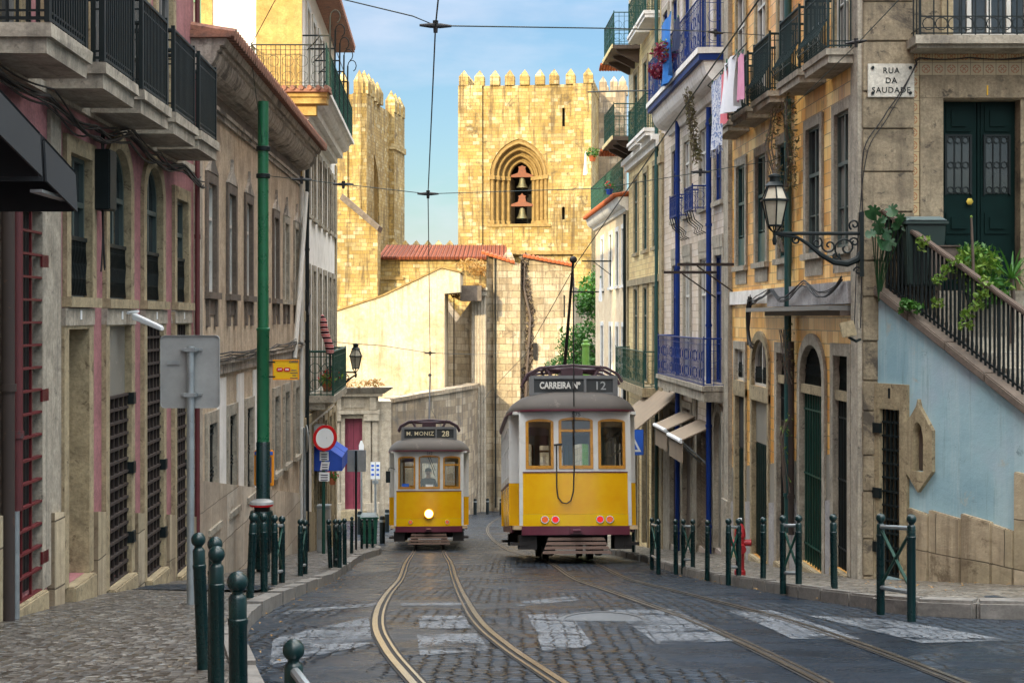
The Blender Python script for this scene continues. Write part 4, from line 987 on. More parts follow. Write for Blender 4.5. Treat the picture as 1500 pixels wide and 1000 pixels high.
        gap = t.math('LESS_THAN', t.math('MINIMUM', ax, ay), .035)
        pat = t.math('MAXIMUM', t.math('MULTIPLY', ring, t.math('SUBTRACT', 1., gap)), t.math('MULTIPLY', dg, inn))
        c = t.ramp(t.noise(t.coord(), 3, 6), stops([(.36,.27,.14),(.46,.36,.20)])); c = t.mix(t.math('MULTIPLY', pat, .8), c, (.30,.10,.03))
        edge = t.math('GREATER_THAN', t.math('MAXIMUM', ax, ay), .475); c = t.mix(edge, c, (.16,.11,.06))
        return t.out(c, .3, t.bump(edge, .3, .005))
    MT['azulejo'] = pattern_tile()
    t_ = .178; vt = ZZ(118,21)+.0; vt = round(vt/t_)*t_; u0 = gx(1339); u0 = (math.floor((u0+ox)/t_)*t_)-ox+t_*.0
    MB(G).box(u0, A1, vt, vt+2*t_, -.02, .012).build('tile_border', MT['azulejo'], R); MB(G).box(u0, u0+t_, .38, vt, -.02, .012).build('tile_border', MT['azulejo'], R)
    MB(G).box(u0+t_, gx(1500)+.5, ZZ(146,21)+.02, vt-.002, -.02, .04).build('lintel', MT['shaded_dirty_stone'], R); MB(G).box(u0+t_+.004, door.u0-.002, .38, ZZ(146,21)+.018, -.02, .035).build('jamb', MT['shaded_dirty_stone'], R)
    put_text(TX['one'], MT['yellow_sign'], R, G(gx(1445),ZZ(134,21),.045), (1,0,0), (0,0,1), 'door_number')
    # double entrance door: panels, round-headed iron lights
    dr = board_door(G, door, R, MT['door_green'], .22, 2, panels=False, boards=1, name='entrance_door', full=True)
    W = (door.u1-door.u0)/2
    for l in (0,1):
        cu = door.u0+W*(l+.5)
        for v0, v1, s in ((2.62,2.98,.17),(1.18,1.48,.17),(.5,1.08,.17)):
            mb = MB(G)
            mb.box(cu-s, cu+s, v0, v1, -.205, -.185); mb.box(cu-s*.6, cu+s*.6, v0+.07, v1-.07, -.185, -.165) if v1-v0 > .2 else None
            mb.build('door_panel', MT['door_green'], dr)
        mb = MB(G); v0, v1 = ZZ(282,21), ZZ(198,21); mb.box(cu-.16, cu+.16, v0, v1, -.20, -.196); mb.build('door_light', MT['glass_dark'], dr)
        mb = MB(G); band(mb, [(cu-.19,v0-.03),(cu-.19,v1+.03),(cu+.19,v1+.03),(cu+.19,v0-.03)], [(cu-.16,v0),(cu-.16,v1),(cu+.16,v1),(cu+.16,v0)], -.2, -.17)
        for i in (-1,0,1):
            for v in (v0+.05,(v0+v1)/2,v1-.05): mb.tube([(cu+i*.105+.045*math.cos(q*PI/4),v+.045*math.sin(q*PI/4),-.185) for q in range(8)], .009, 4, False, True)
        for i in (-.5,.5): mb.box(cu+i*.105-.008, cu+i*.105+.008, v0, v1, -.195, -.18)
        mb.build('door_light_grille', MT['iron'], dr)
    mb = MB(G); p = G(door.u0+W-.12, ZZ(294,21), -.17); mb = MB(); mb.lathe([(.0,0),(.05,0),(.05,.02),(.0,.03)], (0,0,0), 6); mb.v = [(p[0]+x, p[1]-z, p[2]+y) for x, y, z in mb.v]; mb.build('door_knob', plain('brass', (.6,.42,.08), .3, 1.), dr)
    # balcony over the door
    vb = ZZ(74,21)
    bm_ = MB(G); bm_.box(u0-.02, A1, vb, ZZ(62,21), -.02, .55); bm_.box(u0+.02, A1, vb-.05, vb, -.02, .48); bs = bm_.build('front_balcony', MT['greystone'], R, jitter=.004)
    railing(G, [(u0+.05,0),(u0+.05,.5),(A1,.5)], ZZ(62,21), ZZ(62,21)+1.05, MT['iron'], bs, .19, .008, rings=0)
    mb = MB(G); v0 = ZZ(62,21)+.16
    for i in range(16):
        u = u0+.17+i*.175; mb.tube([(u+.085*math.cos(q*PI/5),v0+.085*math.sin(q*PI/5),.5) for q in range(10)], .009, 4, False, True)
    mb.tube([(u0+.05,v0+.1,.5),(A1,v0+.1,.5)], .012, 4, False); mb.build('railing_scrolls', MT['iron'], bs)
    window(G, bal, R, .2, 'white_wood', mull=3, trans=(.3,), full=True)
    MB(G).box(bal.u0-.16, bal.u0, bal.v0, bal.v1, -.02, .04).build('jamb', MT['limestone'], R)
    cable_bundle(G, [(gx(1500),vb-.1,.06),(gx(1420),vb-.12,.06),(gx(1345),vb-.12,.08),(gx(1340),ZZ(100,21),.1),(gx(1300),ZZ(165,21),.1),(gx(1265),ZZ(222,21),.1),(gx(1260),ZZ(330,21),.1),(gx(1254),ZZ(480,21),.1)], R, 2, .012, .011, sag=.02)
    settle(R, (ox, 21.2, zr(21.2)))
corner_house()
def street_plate():
    ox = FR(21.2,0,0)[0]; G = plane(ox, 21.0, 0.); gx = lambda px: XX(px,21)-ox
    R = thing('street_name_plate', 'pale stone street name plate bolted to the corner pier', 'street sign')
    MB(G).box(gx(1269), gx(1337), ZZ(144,21), ZZ(95,21), .062, .09).build('plate', stucco('plate_stone', [(.42,.40,.34),(.54,.51,.44)], 4, rough=.5, speck=(.3,.26,.2), speck_t=.7), R, bevel=.006)
    for k, py in (('rua',105.5),('da',120),('saudade',134)): put_text(TX[k], MT['iron'], R, G(gx(1303),ZZ(py,21),.091), (1,0,0), (0,0,1))
    for px in (1276,1331):
        for py in (101,138): MB(G).tube([(gx(px),ZZ(py,21),.088),(gx(px),ZZ(py,21),.108)], .022, 10).build('bolt', MT['iron'], R)
    settle(R, G(gx(1303), ZZ(120,21), .06))
street_plate()
# ================================================================ BLUE WALL WITH STEPS
def steps_house():
    R = thing('stair_wall', 'sky blue rendered wall with a sloping stone coping that carries outdoor steps', 'stair wall')
    A = Vector((5.10,20.95)); Bq = Vector((6.3,18.5)); d = (Bq-A).normalized(); n = Vector((-d.y*-1, d.x*-1)); n = Vector((d.y, -d.x))   # outward, to the street
    if n.x > 0: n = -n
    def F(u, v, w): q = A+d*u+n*w; return (q.x, q.y, v)
    L_ = (Bq-A).length; s = (-1.135-.33)/L_
    def cop(u): return .33+s*u
    LT = 5.0
    def upx(px):   # distance along the wall seen at a pixel column
        k = (px-HX)/FP; return (k*A.y-A.x)/(d.x-k*d.y)
    def vv(px, py): u = upx(px); Y = A.y+d.y*u; return ZZ(py, Y)
    dr = Op(upx(1291), upx(1322), zr(20.4)+.12, vv(1306,598)); wn = Op(upx(1341), upx(1357), vv(1349,690), vv(1349,617), .2)
    ops = [dr, wn]
    # wall: facets between the ground and the sloping coping
    mb = MB(F); us = sorted({0.,LT,dr.u0,dr.u1,wn.u0,wn.u1}|{LT*i/12 for i in range(13)})
    for a, b in zip(us, us[1:]):
        mid = (a+b)/2; cut = [o for o in ops if o.u0 < mid < o.u1]
        lo = -6.; 
        for o in cut: mb.poly([(a,lo,0),(b,lo,0),(b,o.v0,0),(a,o.v0,0)]); lo = o.v1
        mb.poly([(a,lo,0),(b,lo,0),(b,cop(b),0),(a,cop(a),0)])
    for o in ops:
        ol = o.outline()
        for p, q in zip(ol, ol[1:]+ol[:1]): mb.poly([(*p,0),(*q,0),(*q,-.3),(*p,-.3)])
        if o.h:
            arc = ol[1:-1]; k = len(arc)//2
            for p, q in zip(arc[:k], arc[1:k+1]): mb.poly([(o.u0,o.v1,0),(*q,0),(*p,0)])
            for p, q in zip(arc[k:], arc[k+1:]): mb.poly([(o.u1,o.v1,0),(*q,0),(*p,0)])
    mb.poly([(LT,-6,0),(LT,cop(LT),0),(LT,cop(LT),-1.6),(LT,-6,-1.6)]); mb.build('wall', MT['blue_wall'], R)
    for o in ops: MB(F).box(o.u0-.02, o.u1+.02, o.v0-.02, o.v1+.02, -.8, -.29).build('dark_recess', MT['dark'], R)
    surround(F, dr, .14, MT['limestone'], R, .05, False); MB(F).box(dr.u0-.14, dr.u1+.14, dr.v1+.14, dr.v1+.34, -.02, .045).build('lintel', MT['limestone'], R)
    MB(F).box((dr.u0+dr.u1)/2-.02, (dr.u0+dr.u1)/2+.02, dr.v1+.14, dr.v1+.28, .045, .052).build('number_mark', MT['iron'], R)
    grille(F, dr.u0, dr.u1, dr.v0, dr.v1, -.03, MT['iron'], R, 5, 12, .014, name='gate_grille')
    for v in (dr.v0+.3, dr.v0+1.05, dr.v1-.35): MB(F).box(dr.u0-.12, dr.u0+.05, v, v+.14, .03, .075).build('hinge', MT['iron'], R)
    # pointed stone surround of the small window
    cu = (wn.u0+wn.u1)/2; hw = (wn.u1-wn.u0)/2; mb = MB(F)
    outer = [(cu-hw-.17,wn.v0+.02),(cu-hw-.17,wn.v1-.1),(cu-hw*.3,wn.v1+.2),(cu,wn.v1+.30),(cu+hw*.3,wn.v1+.2),(cu+hw+.17,wn.v1-.1),(cu+hw+.17,wn.v0+.02),(cu,wn.v0-.28)]
    inner = [(wn.u0,wn.v0+.001),(wn.u0,wn.v1-wn.h),(cu-hw*.6,wn.v1-.04),(cu,wn.v1),(cu+hw*.6,wn.v1-.04),(wn.u1,wn.v1-wn.h),(wn.u1,wn.v0+.001),(cu,wn.v0+.001)]
    band(mb, outer+[outer[0]], inner+[inner[0]], -.005, .06); mb.build('window_surround', MT['limestone'], R)
    board_door(F, Op(wn.u0,wn.u1,wn.v0,wn.v1-.08), R, MT['door_brown'], .07, 1, 3, name='window_shutter', full=True); mb = MB(F); band(mb, wn.outline(.003,0), wn.outline(-.012,0), -.28, .05); mb.build('window_lining', MT['limestone'], R)
    # stone dado of upright slabs, broken towards the street corner
    mb = MB(F); u = dr.u1+.15; 
    for k, wd in enumerate((.42,.6,.55,.38,.62,.5,.7,.6,.6)):
        if u+wd > LT: break
        Yc = A.y+d.y*(u+wd/2); hh = [1.05,1.0,.95,.82,1.45,1.25,1.2,1.2,1.2][k]; g = zr(Yc)
        mb.hexa([(u+.008,g-1,-.02),(u+wd-.008,g-1,-.02),(u+wd-.008,g+hh-.03,-.02),(u+.008,g+hh+.02,-.02),(u+.008,g-1,.07),(u+wd-.008,g-1,.065),(u+wd-.008,g+hh-.03,.06),(u+.008,g+hh+.02,.065)]); u += wd
    u = .02; g = zr(20.9); mb.hexa([(u,g-1,-.02),(dr.u0-.15,g-1,-.02),(dr.u0-.15,g+1.25,-.02),(u,g+1.3,-.02),(u,g-1,.07),(dr.u0-.15,g-1,.07),(dr.u0-.15,g+1.25,.065),(u,g+1.3,.065)])
    mb.build('dado_slabs', MT['plinth'], R, bevel=.012)
    # coping stones, butted, and the steps behind
    for k in range(7):
        a, b = LT*k/7+.004, LT*(k+1)/7-.004; mb = MB(F)
        mb.hexa([(a,cop(a)-.0,-.30),(b,cop(b),-.30),(b,cop(b)+.12,-.30),(a,cop(a)+.12,-.30),(a,cop(a),.09),(b,cop(b),.09),(b,cop(b)+.12,.085),(a,cop(a)+.12,.085)]); mb.build('coping_stone', MT['darkstone'], R, bevel=.014)
    mb = MB(F); ns = 14
    for k in range(ns): a = LT*k/ns; mb.box(a, LT*(k+1)/ns, -5, cop(a)-.02-.0, -1.7, -.302)
    mb.build('steps', MT['greystone'], R)
    settle(R, (A.x, A.y, zr(20.9)))
    # landing in front of the door
    L2 = thing('door_landing', 'grey stone landing at the head of the blue stair wall', 'landing')
    MB().box(5.78, 9.2, 20.3, 20.99, -5, .36).build('slab', MT['greystone'], L2); settle(L2, (6.5, 20.3, .36))
    # railing
    Q = thing('stair_railing', 'black iron stair railing with a worn wooden handrail along the blue wall', 'railing')
    mb = MB(F); nb = 62
    for i in range(nb+1):
        u = .08+(LT-.1)*i/nb; b0 = cop(u)+.12; mb.tube([(u,b0,-.1),(u+random.uniform(-.006,.006),b0+1.02,-.1)], .017 if i % 9 else .024, 6)
        mb.tube([(u,b0+.10,-.1),(u,b0+.17,-.1)], .021, 6)
    mb.build('balusters_grille', MT['iron'], Q)
    mb = MB(F); 
    for dv in (.06,): mb.tube([(.05,cop(.05)+.12+dv,-.1),(LT,cop(LT)+.12+dv,-.1)], .016, 4, False)
    mb.build('bottom_bar', MT['iron'], Q)
    mb = MB(F); mb.hexa([(0.02,cop(0)+1.13,-.15),(LT,cop(LT)+1.13,-.15),(LT,cop(LT)+1.19,-.15),(.02,cop(0)+1.19,-.15),(.02,cop(0)+1.13,-.04),(LT,cop(LT)+1.13,-.04),(LT,cop(LT)+1.19,-.04),(.02,cop(0)+1.19,-.04)]); mb.build('handrail', MT['wood_board'], Q, bevel=.012)
    settle(Q, (A.x, A.y, .45))
    return F, cop
STF, STC = steps_house()
# ================================================================ HOUSE WITH BLUE PIPES
def blue_pipe_house():
    R = thing('tan_tiled_house', 'tan tiled house with royal blue downpipes and a continuous blue balcony', 'house')
    F = FR; U0, U1 = 31.24, 41.3; TOP = 15
    cs = [32.0,33.75,36.1,38.4]
    cs = [32.25,34.2,36.6,38.6]
    A_ = [Op(c-.45,c+.45,2.5,4.3) for c in cs]; B_ = [Op(c-.45,c+.45,-1.4,1.35) for c in cs]; T_ = [Op(c-.45,c+.45,5.7,8.2) for c in cs+[40.3]]
    g = [Op(31.75,32.75,zr(32.2)+.2,-2.0,.5), Op(33.6,35.0,zr(34.3)+.2,-2.6), Op(36.0,37.2,zr(36.6)+.2,-2.2), Op(38.2,39.4,zr(38.8)+.2,-2.4)]
    ops = A_+B_+T_+g
    mb = MB(F); panel(mb, U0, U1, -9, TOP, ops, .26); mb.poly([(U0,-9,0),(U0,TOP,0),(U0,TOP,-9),(U0,-9,-9)]); mb.poly([(U1,-9,0),(U1,TOP,0),(U1,TOP,-9),(U1,-9,-9)]); mb.poly([(U0,TOP,0),(U1,TOP,0),(U1,TOP,-9),(U0,TOP,-9)]); mb.build('wall', MT['tan_tile'], R)
    mb = MB(F); mb.box(U0+.02, U1, -9, -1.78, -.3+.29, .03) if False else None
    for o in ops: MB(F).box(o.u0-.02, o.u1+.02, o.v0-.02, o.v1+.02, -.9, -.28).build('dark_recess', MT['dark'], R)
    for o in A_+B_+T_: surround(F, o, .15, MT['greystone'], R, .04, o in A_); window(F, o, R, .17, 'iron_blue' if o in T_ or int(o.u0*10) % 3 == 0 else 'white_wood', mull=1, trans=(.7,))
    for o in B_: MB(F).box(o.u0-.15, o.u1+.15, o.v1+.15, o.v1+.42, -.02, .05).build('lintel', MT['greystone'], R)
    for o, m in zip(g, ('panel_grey','awning_tan','door_brown','door_dark')): surround(F, o, .16, MT['greystone'], R, .05, False); board_door(F, o, R, MT[m], .2, 2 if m != 'awning_tan' else 1, 4)
    mb = MB(F); o = g[1]; v = o.v0
    while v < o.v1: mb.box(o.u0, o.u1, v, v+.05, -.075, -.05); v += .09
    mb.build('roller_shutter_slats', MT['awning_tan'], R)
    # stone-faced ground floor
    for a, b in ((U0+.05,31.57),(32.93,33.42),(35.18,35.82),(37.38,38.02),(39.58,U1-.05)): MB(F).box(a, b, -8, -1.8, -.02, .035).build('pier', MT['greystone'], R, jitter=.003)
    pipe(F, 32.9, -5.2, 4.6, .12, .06, MT['iron_blue'], R); pipe(F, 37.5, -6, 5.3, .12, .06, MT['iron_blue'], R)
    # top balcony: cornice, blue slab edge, railing
    mb = MB(F); prof = [(4.75,0.),(4.75,.08),(4.85,.12)]+[(4.9+.36*(1-math.cos(a)),.14+.34*math.sin(a)) for a in [PI/2*i/6 for i in range(7)]]+[(5.3,.5),(5.36,.5),(5.36,0.)]
    mb.prism(prof, 0, U0+.06, U1-1.8); mb.build('cornice', MT['white_render'], R)
    MB(F).box(U0+.02, U1-1.72, 5.36, 5.5, -.02, .6).build('balcony_edge', MT['iron_blue'], R); bs = MB(F).box(U0, U1-1.7, 5.5, 5.62, -.02, .64).build('top_balcony', MT['white_render'], R, jitter=.006)
    railing(F, [(U0+.05,0),(U0+.05,.57),(U1-1.76,.57),(U1-1.76,0)], 5.62, 6.68, MT['iron_blue'], bs, .18, .007, rings=.13)
    # lower balcony with lobed slab
    mb = MB(F)
    for a, b in ((31.7,33.9),(33.92,36.2),(36.22,38.9)): mb.box(a, b, -1.78, -1.45, -.02, .42); mb.box(a-.02, b+.02, -1.56, -1.45, -.02, .47)
    b2 = mb.build('balcony', MT['greystone'], R, jitter=.006)
    railing(F, [(31.75,0),(31.75,.42),(38.85,.42),(38.85,0)], -1.45, -.45, MT['iron_blue'], b2, .17, .007, rings=.13)
    # window boxes of scrolled iron on brackets
    for c in (34.2,36.6):
        rl = railing(F, [(c-.55,0),(c-.55,.36),(c+.55,.36),(c+.55,0)], 2.42, 2.95, MT['iron_blue'], R, .12, .007, rings=.09, name='window_box_grille')
        for u in (c-.5,c-.17,c+.17,c+.5): MB(F).tube([(u,2.42,.36),(u,2.2,.30),(u,2.05,.12),(u,1.95,.16),(u,1.9,.05)], .012, 5).build('bracket', MT['iron'], R)
    for u, v in ((32.6,.98),(30.6,1.08)):
        mb = MB(F); mb.box(u-.03, u+.03, v-.03, v+.03, .0, 1.15); mb.tube([(u,v-.55,.02),(u,v-.03,.75)], .016, 5); mb.build('clothes_bracket', MT['rust'], R)
    # shop awnings
    for a, b, z in ((32.9,34.9,-2.35),(35.3,37.3,-2.3)):
        mb = MB(F); mb.hexa([(a,z,0),(b,z,0),(b,z-.03,0),(a,z-.03,0),(a,z-.32,.7),(b,z-.32,.7),(b,z-.35,.7),(a,z-.35,.7)]); mb.box(a, b, z-.85, z-.34, .685, .70)
        aw = mb.build('awning', MT['awning_tan'], R); MB(F).tube([(a,z-.36,.72),(b,z-.36,.72)], .05, 8).build('awning_case', MT['white'], aw)
        mb = MB(F); mb.tube([(a+.1,z-1.0,0),(a+.1,z-.38,.68)], .02, 5); mb.tube([(b-.1,z-1.0,0),(b-.1,z-.38,.68)], .02, 5); mb.build('awning_arm', MT['galv'], aw)
    a, b, z = 38.2, 42.5, -1.95
    mb = MB(F); mb.hexa([(a,z,0),(b,z,0),(b,z-.04,0),(a,z-.04,0),(a,z-.95,1.15),(b,z-.95,1.15),(b,z-.99,1.15),(a,z-.99,1.15)]); mb.build('awning', MT['awning_tan'], R)
    MB(F).box(40.75, 41.28, -8, 5.0, -.02, .07).build('end_pilaster', MT['limestone'], R, jitter=.004)
    MB(F).box(40.72, 41.3, 4.2, 4.4, -.02, .12).build('pilaster_cap', MT['limestone'], R)
    settle(R, (FR(36,0,0)[0], 36, zr(36)))
blue_pipe_house()
# ================================================================ OCHRE TILED HOUSE
def ochre_house():
    R = thing('ochre_tiled_house', 'ochre tiled house with green railed balconies high over the street', 'house')
    F = FR; U0, U1 = 41.34, 49.0; TOP = 13.5
    cs = [42.4,44.6,46.9]
    r = []
    for v0, v1 in ((2.0,4.3),(-1.9,.9),(5.3,7.6),(8.6,10.8)): r.append([Op(c-.45,c+.45,v0,v1) for c in cs])
    g = [Op(c-.55,c+.55,zr(c)+.2,-3.0) for c in cs]; ops = sum(r, [])+g
    mb = MB(F); panel(mb, U0, U1, -10, TOP, ops, .26); mb.poly([(U1,-10,0),(U1,TOP,0),(U1,TOP,-9),(U1,-10,-9)]); mb.poly([(U0,TOP,0),(U1,TOP,0),(U1,TOP,-9),(U0,TOP,-9)]); mb.build('wall', MT['olive_tile'], R)
    for o in ops: MB(F).box(o.u0-.02, o.u1+.02, o.v0-.02, o.v1+.02, -.9, -.28).build('dark_recess', MT['dark'], R)
    for o in sum(r, []): surround(F, o, .15, MT['limestone'], R, .04); window(F, o, R, .16, 'door_teal', mull=1, trans=(.7,))
    for o in g: surround(F, o, .16, MT['limestone'], R, .05, False); board_door(F, o, R, MT['door_green'], .2)
    MB(F).box(U0, U1, 1.0, 1.2, -.02, .08).build('string_course', MT['limestone'], R)
    mb = MB(F); mb.box(U0, U1, 4.72, 4.9, -.02, .14); mb.box(U0, U1, 4.9, 5.05, -.02, .26); mb.build('cornice', MT['white_render'], R)
    pipe(F, 41.55, -7, 12, .1, .05, MT['door_teal'], R)
    mb = MB(F); mb.box(41.5, 48.8, -2.2, -1.95, -.02, .5); b = mb.build('balcony', MT['limestone'], R); railing(F, [(41.55,0),(41.55,.45),(48.75,.45),(48.75,0)], -1.95, -.95, MT['iron_green'], b, .18, .007, rings=.14)
    for v, a, bb in ((5.05,41.6,43.6),(5.05,43.9,45.6),(8.3,41.6,43.4),(8.3,43.7,45.6)): balcony(F, a, bb, v, .2, .45, R, MT['white_render'], MT['iron_green'], .95, .16, bar=.007, rings=.11)
    for v in (5.55,8.35):
        mb = MB(F); mb.box(46.0, 48.95, v-.12, v, -.02, .84)
        for u in (46.3,47.4,48.6): mb.prism([(v-.12,0.),(v-.12,.7),(v-.2,.66),(v-.5,.06),(v-.5,0.)], 0, u-.07, u+.07)
        b = mb.build('balcony', MT['wood_board'], R); MB(F).box(45.97, 48.98, v-.10, v+.02, .841, .87).build('balcony_edge', MT['yellow_render'], b)
        railing(F, [(46.05,0),(46.05,.8),(48.9,.8),(48.9,0)], v, v+1.0, MT['iron_green'], b, .17, .007, rings=.12)
        mb = MB(F)
        for i in range(10): mb.tube([(48.95+.0,v-.1,.08+i*.09),(49.4,v-.22,.08+i*.09)], .05, 6)
        mb.build('tile_fringe', MT['terracotta'], R)
    settle(R, (FR(45,0,0)[0], 45, zr(45)))
ochre_house()
# ================================================================ CREAM HOUSE
def cream_house():
    R = thing('cream_house', 'low cream house with orange tiled eaves and a roof terrace railing', 'house')
    F = FR; U0, U1 = 49.05, 60.5; TOP = 3.95
    cs = [50.4,52.3,54.5,57.6]
    a = [Op(c-.4,c+.4,1.1,3.0) for c in cs]; b = [Op(c-.4,c+.4,-3.4,-.3) for c in cs]; g = [Op(c-.5,c+.5,zr(c)+.2,-4.6) for c in cs]
    mb = MB(F); panel(mb, U0, U1, -12, TOP, a+b+g, .24); shell(mb, U0, U1, -12, TOP, 8); mb.build('wall', MT['cream'], R)
    for o in a+b+g: MB(F).box(o.u0-.02, o.u1+.02, o.v0-.02, o.v1+.02, -.9, -.26).build('dark_recess', MT['dark'], R)
    for o in a+b: surround(F, o, .15, MT['white_render'], R, .04); window(F, o, R, .16, 'slate_wood', mull=1, trans=(.7,))
    for o in g: surround(F, o, .15, MT['limestone'], R, .04, False); board_door(F, o, R, MT['door_green'], .18)
    MB(F).box(U0, U1, -4.2, -4.0, -.02, .06).build('string_course', MT['limestone'], R)
    prof = [(3.5,0.),(3.5,.08),(3.6,.12)]+[(3.6+.25*(1-math.cos(t)),.12+.22*math.sin(t)) for t in [PI/2*i/5 for i in range(6)]]+[(3.95,.38),(3.95,0.)]
    mb = MB(F); mb.prism(prof, 0, U0, U1+.2); mb.build('cornice', MT['white_render'], R)
    mb = MB(F)
    for i in range(46): mb.tube([(U0+i*.25,3.98,.52),(U0+i*.25,4.12,-.3)], .075, 8)
    mb.box(U0, U1+.2, 3.94, 4.02, -.4, .46); mb.build('roof', MT['terracotta'], R)
    mb = MB(F); mb.box(U0, U1, TOP-.01, TOP+.16, -8, -.42); mb.build('terrace_floor', MT['yellow_render'], R)
    railing(F, [(U0+.1,.18),(U1,.18)], 4.14, 5.2, MT['iron_green'], R, .16, .007, rings=.12)
    pipe(F, 49.4, -8, 3.4, .09, .05, MT['iron'], R); MB(F).box(U0, U0+.35, -12, 3.5, -.02, .05).build('quoin', MT['limestone'], R)
    MB(F).box(54,54.05,2.0,2.05,0,1.1).tube([(54,1.5,.02),(54,2.02,.7)], .015, 5).build('clothes_bracket', MT['iron'], R); MB(F).box(57,57.05,.95,1.0,0,1.3).build('clothes_bracket', MT['iron'], R)
    settle(R, (FR(54,0,0)[0], 54, zr(54)))
cream_house()
# ================================================================ CATHEDRAL
def merlon(mb, F, u, w, v, a=.4, b=.4, h=.70, hp=.54):
    a *= .9
    mb.hexa([(u-a,v,w-b),(u+a,v,w-b),(u+a,v,w+b),(u-a,v,w+b),(u-a,v+h,w-b),(u+a,v+h,w-b),(u+a,v+h,w+b),(u-a,v+h,w+b)])
    n = mb.pts([(u-a,v+h,w-b),(u+a,v+h,w-b),(u+a,v+h,w+b),(u-a,v+h,w+b),(u,v+h+hp,w)])
    for q in ((0,1,4),(1,2,4),(2,3,4),(3,0,4)): mb.f.append(tuple(n+i for i in q))
MT['yoke'] = paint('faded_red_yoke', (.19,.062,.028), .75, wear=(.12,.05,.03), wear_t=.55, scale=3)
def cathedral():
    R = thing('cathedral', 'golden limestone cathedral with two crenellated bell towers at the foot of the street', 'cathedral')
    TH = rad(7); K = plane(1.0, 115, TH); S_ = 19.13
    U = lambda px: (px-769)/S_; V = lambda py: (465-py)/S_
    TOPV = V(125)
    oc = U(760); vb, vs = V(328), V(257)
    arch = Op(oc-2.25, oc+2.25, vb, V(203), V(203)-vs)
    slits = [Op(U(823.5),U(827.5),V(186),V(159)), Op(U(823),U(827.5),V(322),V(303),.15)]
    mb = MB(K); panel(mb, -5.1, 5.06, -16, TOPV, [arch]+slits, .5); shell(mb, -5.1, 5.06, -16, TOPV, 10.5); 
    tw = mb.build('bell_tower', MT['cath'], R)
    for o in slits: MB(K).box(o.u0-.02, o.u1+.02, o.v0-.02, o.v1+.02, -.9, -.5).build('slit_recess', MT['dark'], tw)
    mb = MB(K); mb.box(-5.14, U(706), -16, TOPV+.02, -.02, .3); mb.box(U(840), 5.1, -16, TOPV+.02, -.02, .3); mb.build('corner_buttress', MT['cath'], tw)
    mb = MB(K); mb.box(-5.2, 5.15, V(373), V(368), -.02, .42); mb.build('string_course', MT['cath_trim'], tw)
    def mer(F, par, *a): mb = MB(F); merlon(mb, F, *a); mb.build('merlon', MT['cath'], par)
    for px in (679,701.6,724.6,746.4,768.4,790.8,811.8,835.9,861.9): mer(K, tw, U(px)*1.0, -.2+(.2 if px in (679,861.9) else 0), TOPV)
    for i in range(1,8): mer(K, tw, 4.75, -.3-i*1.3, TOPV); mer(K, tw, -4.75, -.3-i*1.3, TOPV)
    for i in range(9): mer(K, tw, -4.7+i*1.17, -10.1, TOPV)
    # the deep portal-like belfry opening: four stepped orders
    aa = [2.25,1.92,1.58,1.22,.84]; hh = [V(203)-vs,2.42,1.98,1.56,1.15]
    for k in range(4):
        o0 = Op(oc-aa[k], oc+aa[k], vb, vs+hh[k], hh[k]); o1 = Op(oc-aa[k+1], oc+aa[k+1], vb, vs+hh[k+1], hh[k+1]); w = -.12-.42*k
        mb = MB(K); band(mb, o0.outline(.0,0), o1.outline(0,0), w-.5, w)
        arc = o1.outline(.10,0)[1:-1]; mb.tube([(u,v,w+.04) for u, v in arc], .11, 6)
        for s in (-1,1):
            uc = oc+s*(aa[k+1]+.14); mb.tube([(uc,vb+.02,w+.05),(uc,vs-.25,w+.05)], .12, 8); mb.box(uc-.19, uc+.19, vs-.28, vs+.02, w, w+.26); mb.box(uc-.17, uc+.17, vb, vb+.3, w, w+.24)
        mb.build('arch_order', MT['cath_trim'], tw)
    mb = MB(K); mb.box(oc-2.45, oc+2.45, vb-.22, vb-.001, -.02, .14); mb.build('sill', MT['cath_trim'], tw)
    mb = MB(K); a = .84
    mb.poly([(oc-a,vb,-1.9),(oc-a,vs,-1.9),(oc-a,vs,-4.5),(oc-a,vb,-4.5)]); mb.poly([(oc+a,vb,-1.9),(oc+a,vs,-1.9),(oc+a,vs,-4.5),(oc+a,vb,-4.5)]); mb.poly([(oc-a,vb,-1.9),(oc+a,vb,-1.9),(oc+a,vb,-4.5),(oc-a,vb,-4.5)])
    mb.build('jamb', MT['cath_pale'], tw); MB(K).box(oc-3, oc+3, vb-1, vs+3, -4.9, -4.5).build('bell_chamber_recess', MT['dark'], tw)
    for top, bot, y0, y1 in ((V(258),V(273),V(257.5),V(240)),(V(302.5),V(318.5),V(300.5),V(281))):
        H = top-bot; mb = MB(K); q = K(oc+.1, bot, -1.3); mb = MB(); mb.lathe([(.44,0),(.42,.05),(.33,.2*H/.8),(.26,.5*H),(.22,.82*H),(.16,.95*H),(.05,H)], q, 18); mb.lathe([(.03,-.12),(.07,-.08),(.03,.1)], q, 8); mb.build('bell', paint('bronze', (.16,.14,.075), .55, .7, wear=(.12,.2,.14), wear_t=.58), tw)
        mb = MB(K); c = oc+.1; pr = [(c-.85,y0),(c+.85,y0),(c+.85,y0+.16),(c+.32,y0+.34),(c+.24,y0+.7),(c+.30,y0+.8),(c+.12,y0+.86),(c,y1),(c-.12,y0+.86),(c-.30,y0+.8),(c-.24,y0+.7),(c-.32,y0+.34),(c-.85,y0+.16)]
        mb.prism(pr, 2, -1.5, -1.15); mb.build('bell_yoke', MT['yoke'], tw)
    # stair turret behind the corner, its shade put into a darker stone colour
    mb = MB(K); mb.box(5.0, 7.2, -16, 18.6, -12.5, -9)
    for u in (5.4,6.3,7.0):
        merlon(mb, K, u, -9.3, 18.6, .34, .34); merlon(mb, K, u, -12.1, 18.6, .34, .34)
    mb.build('stair_turret', MT['old_wall'], R)
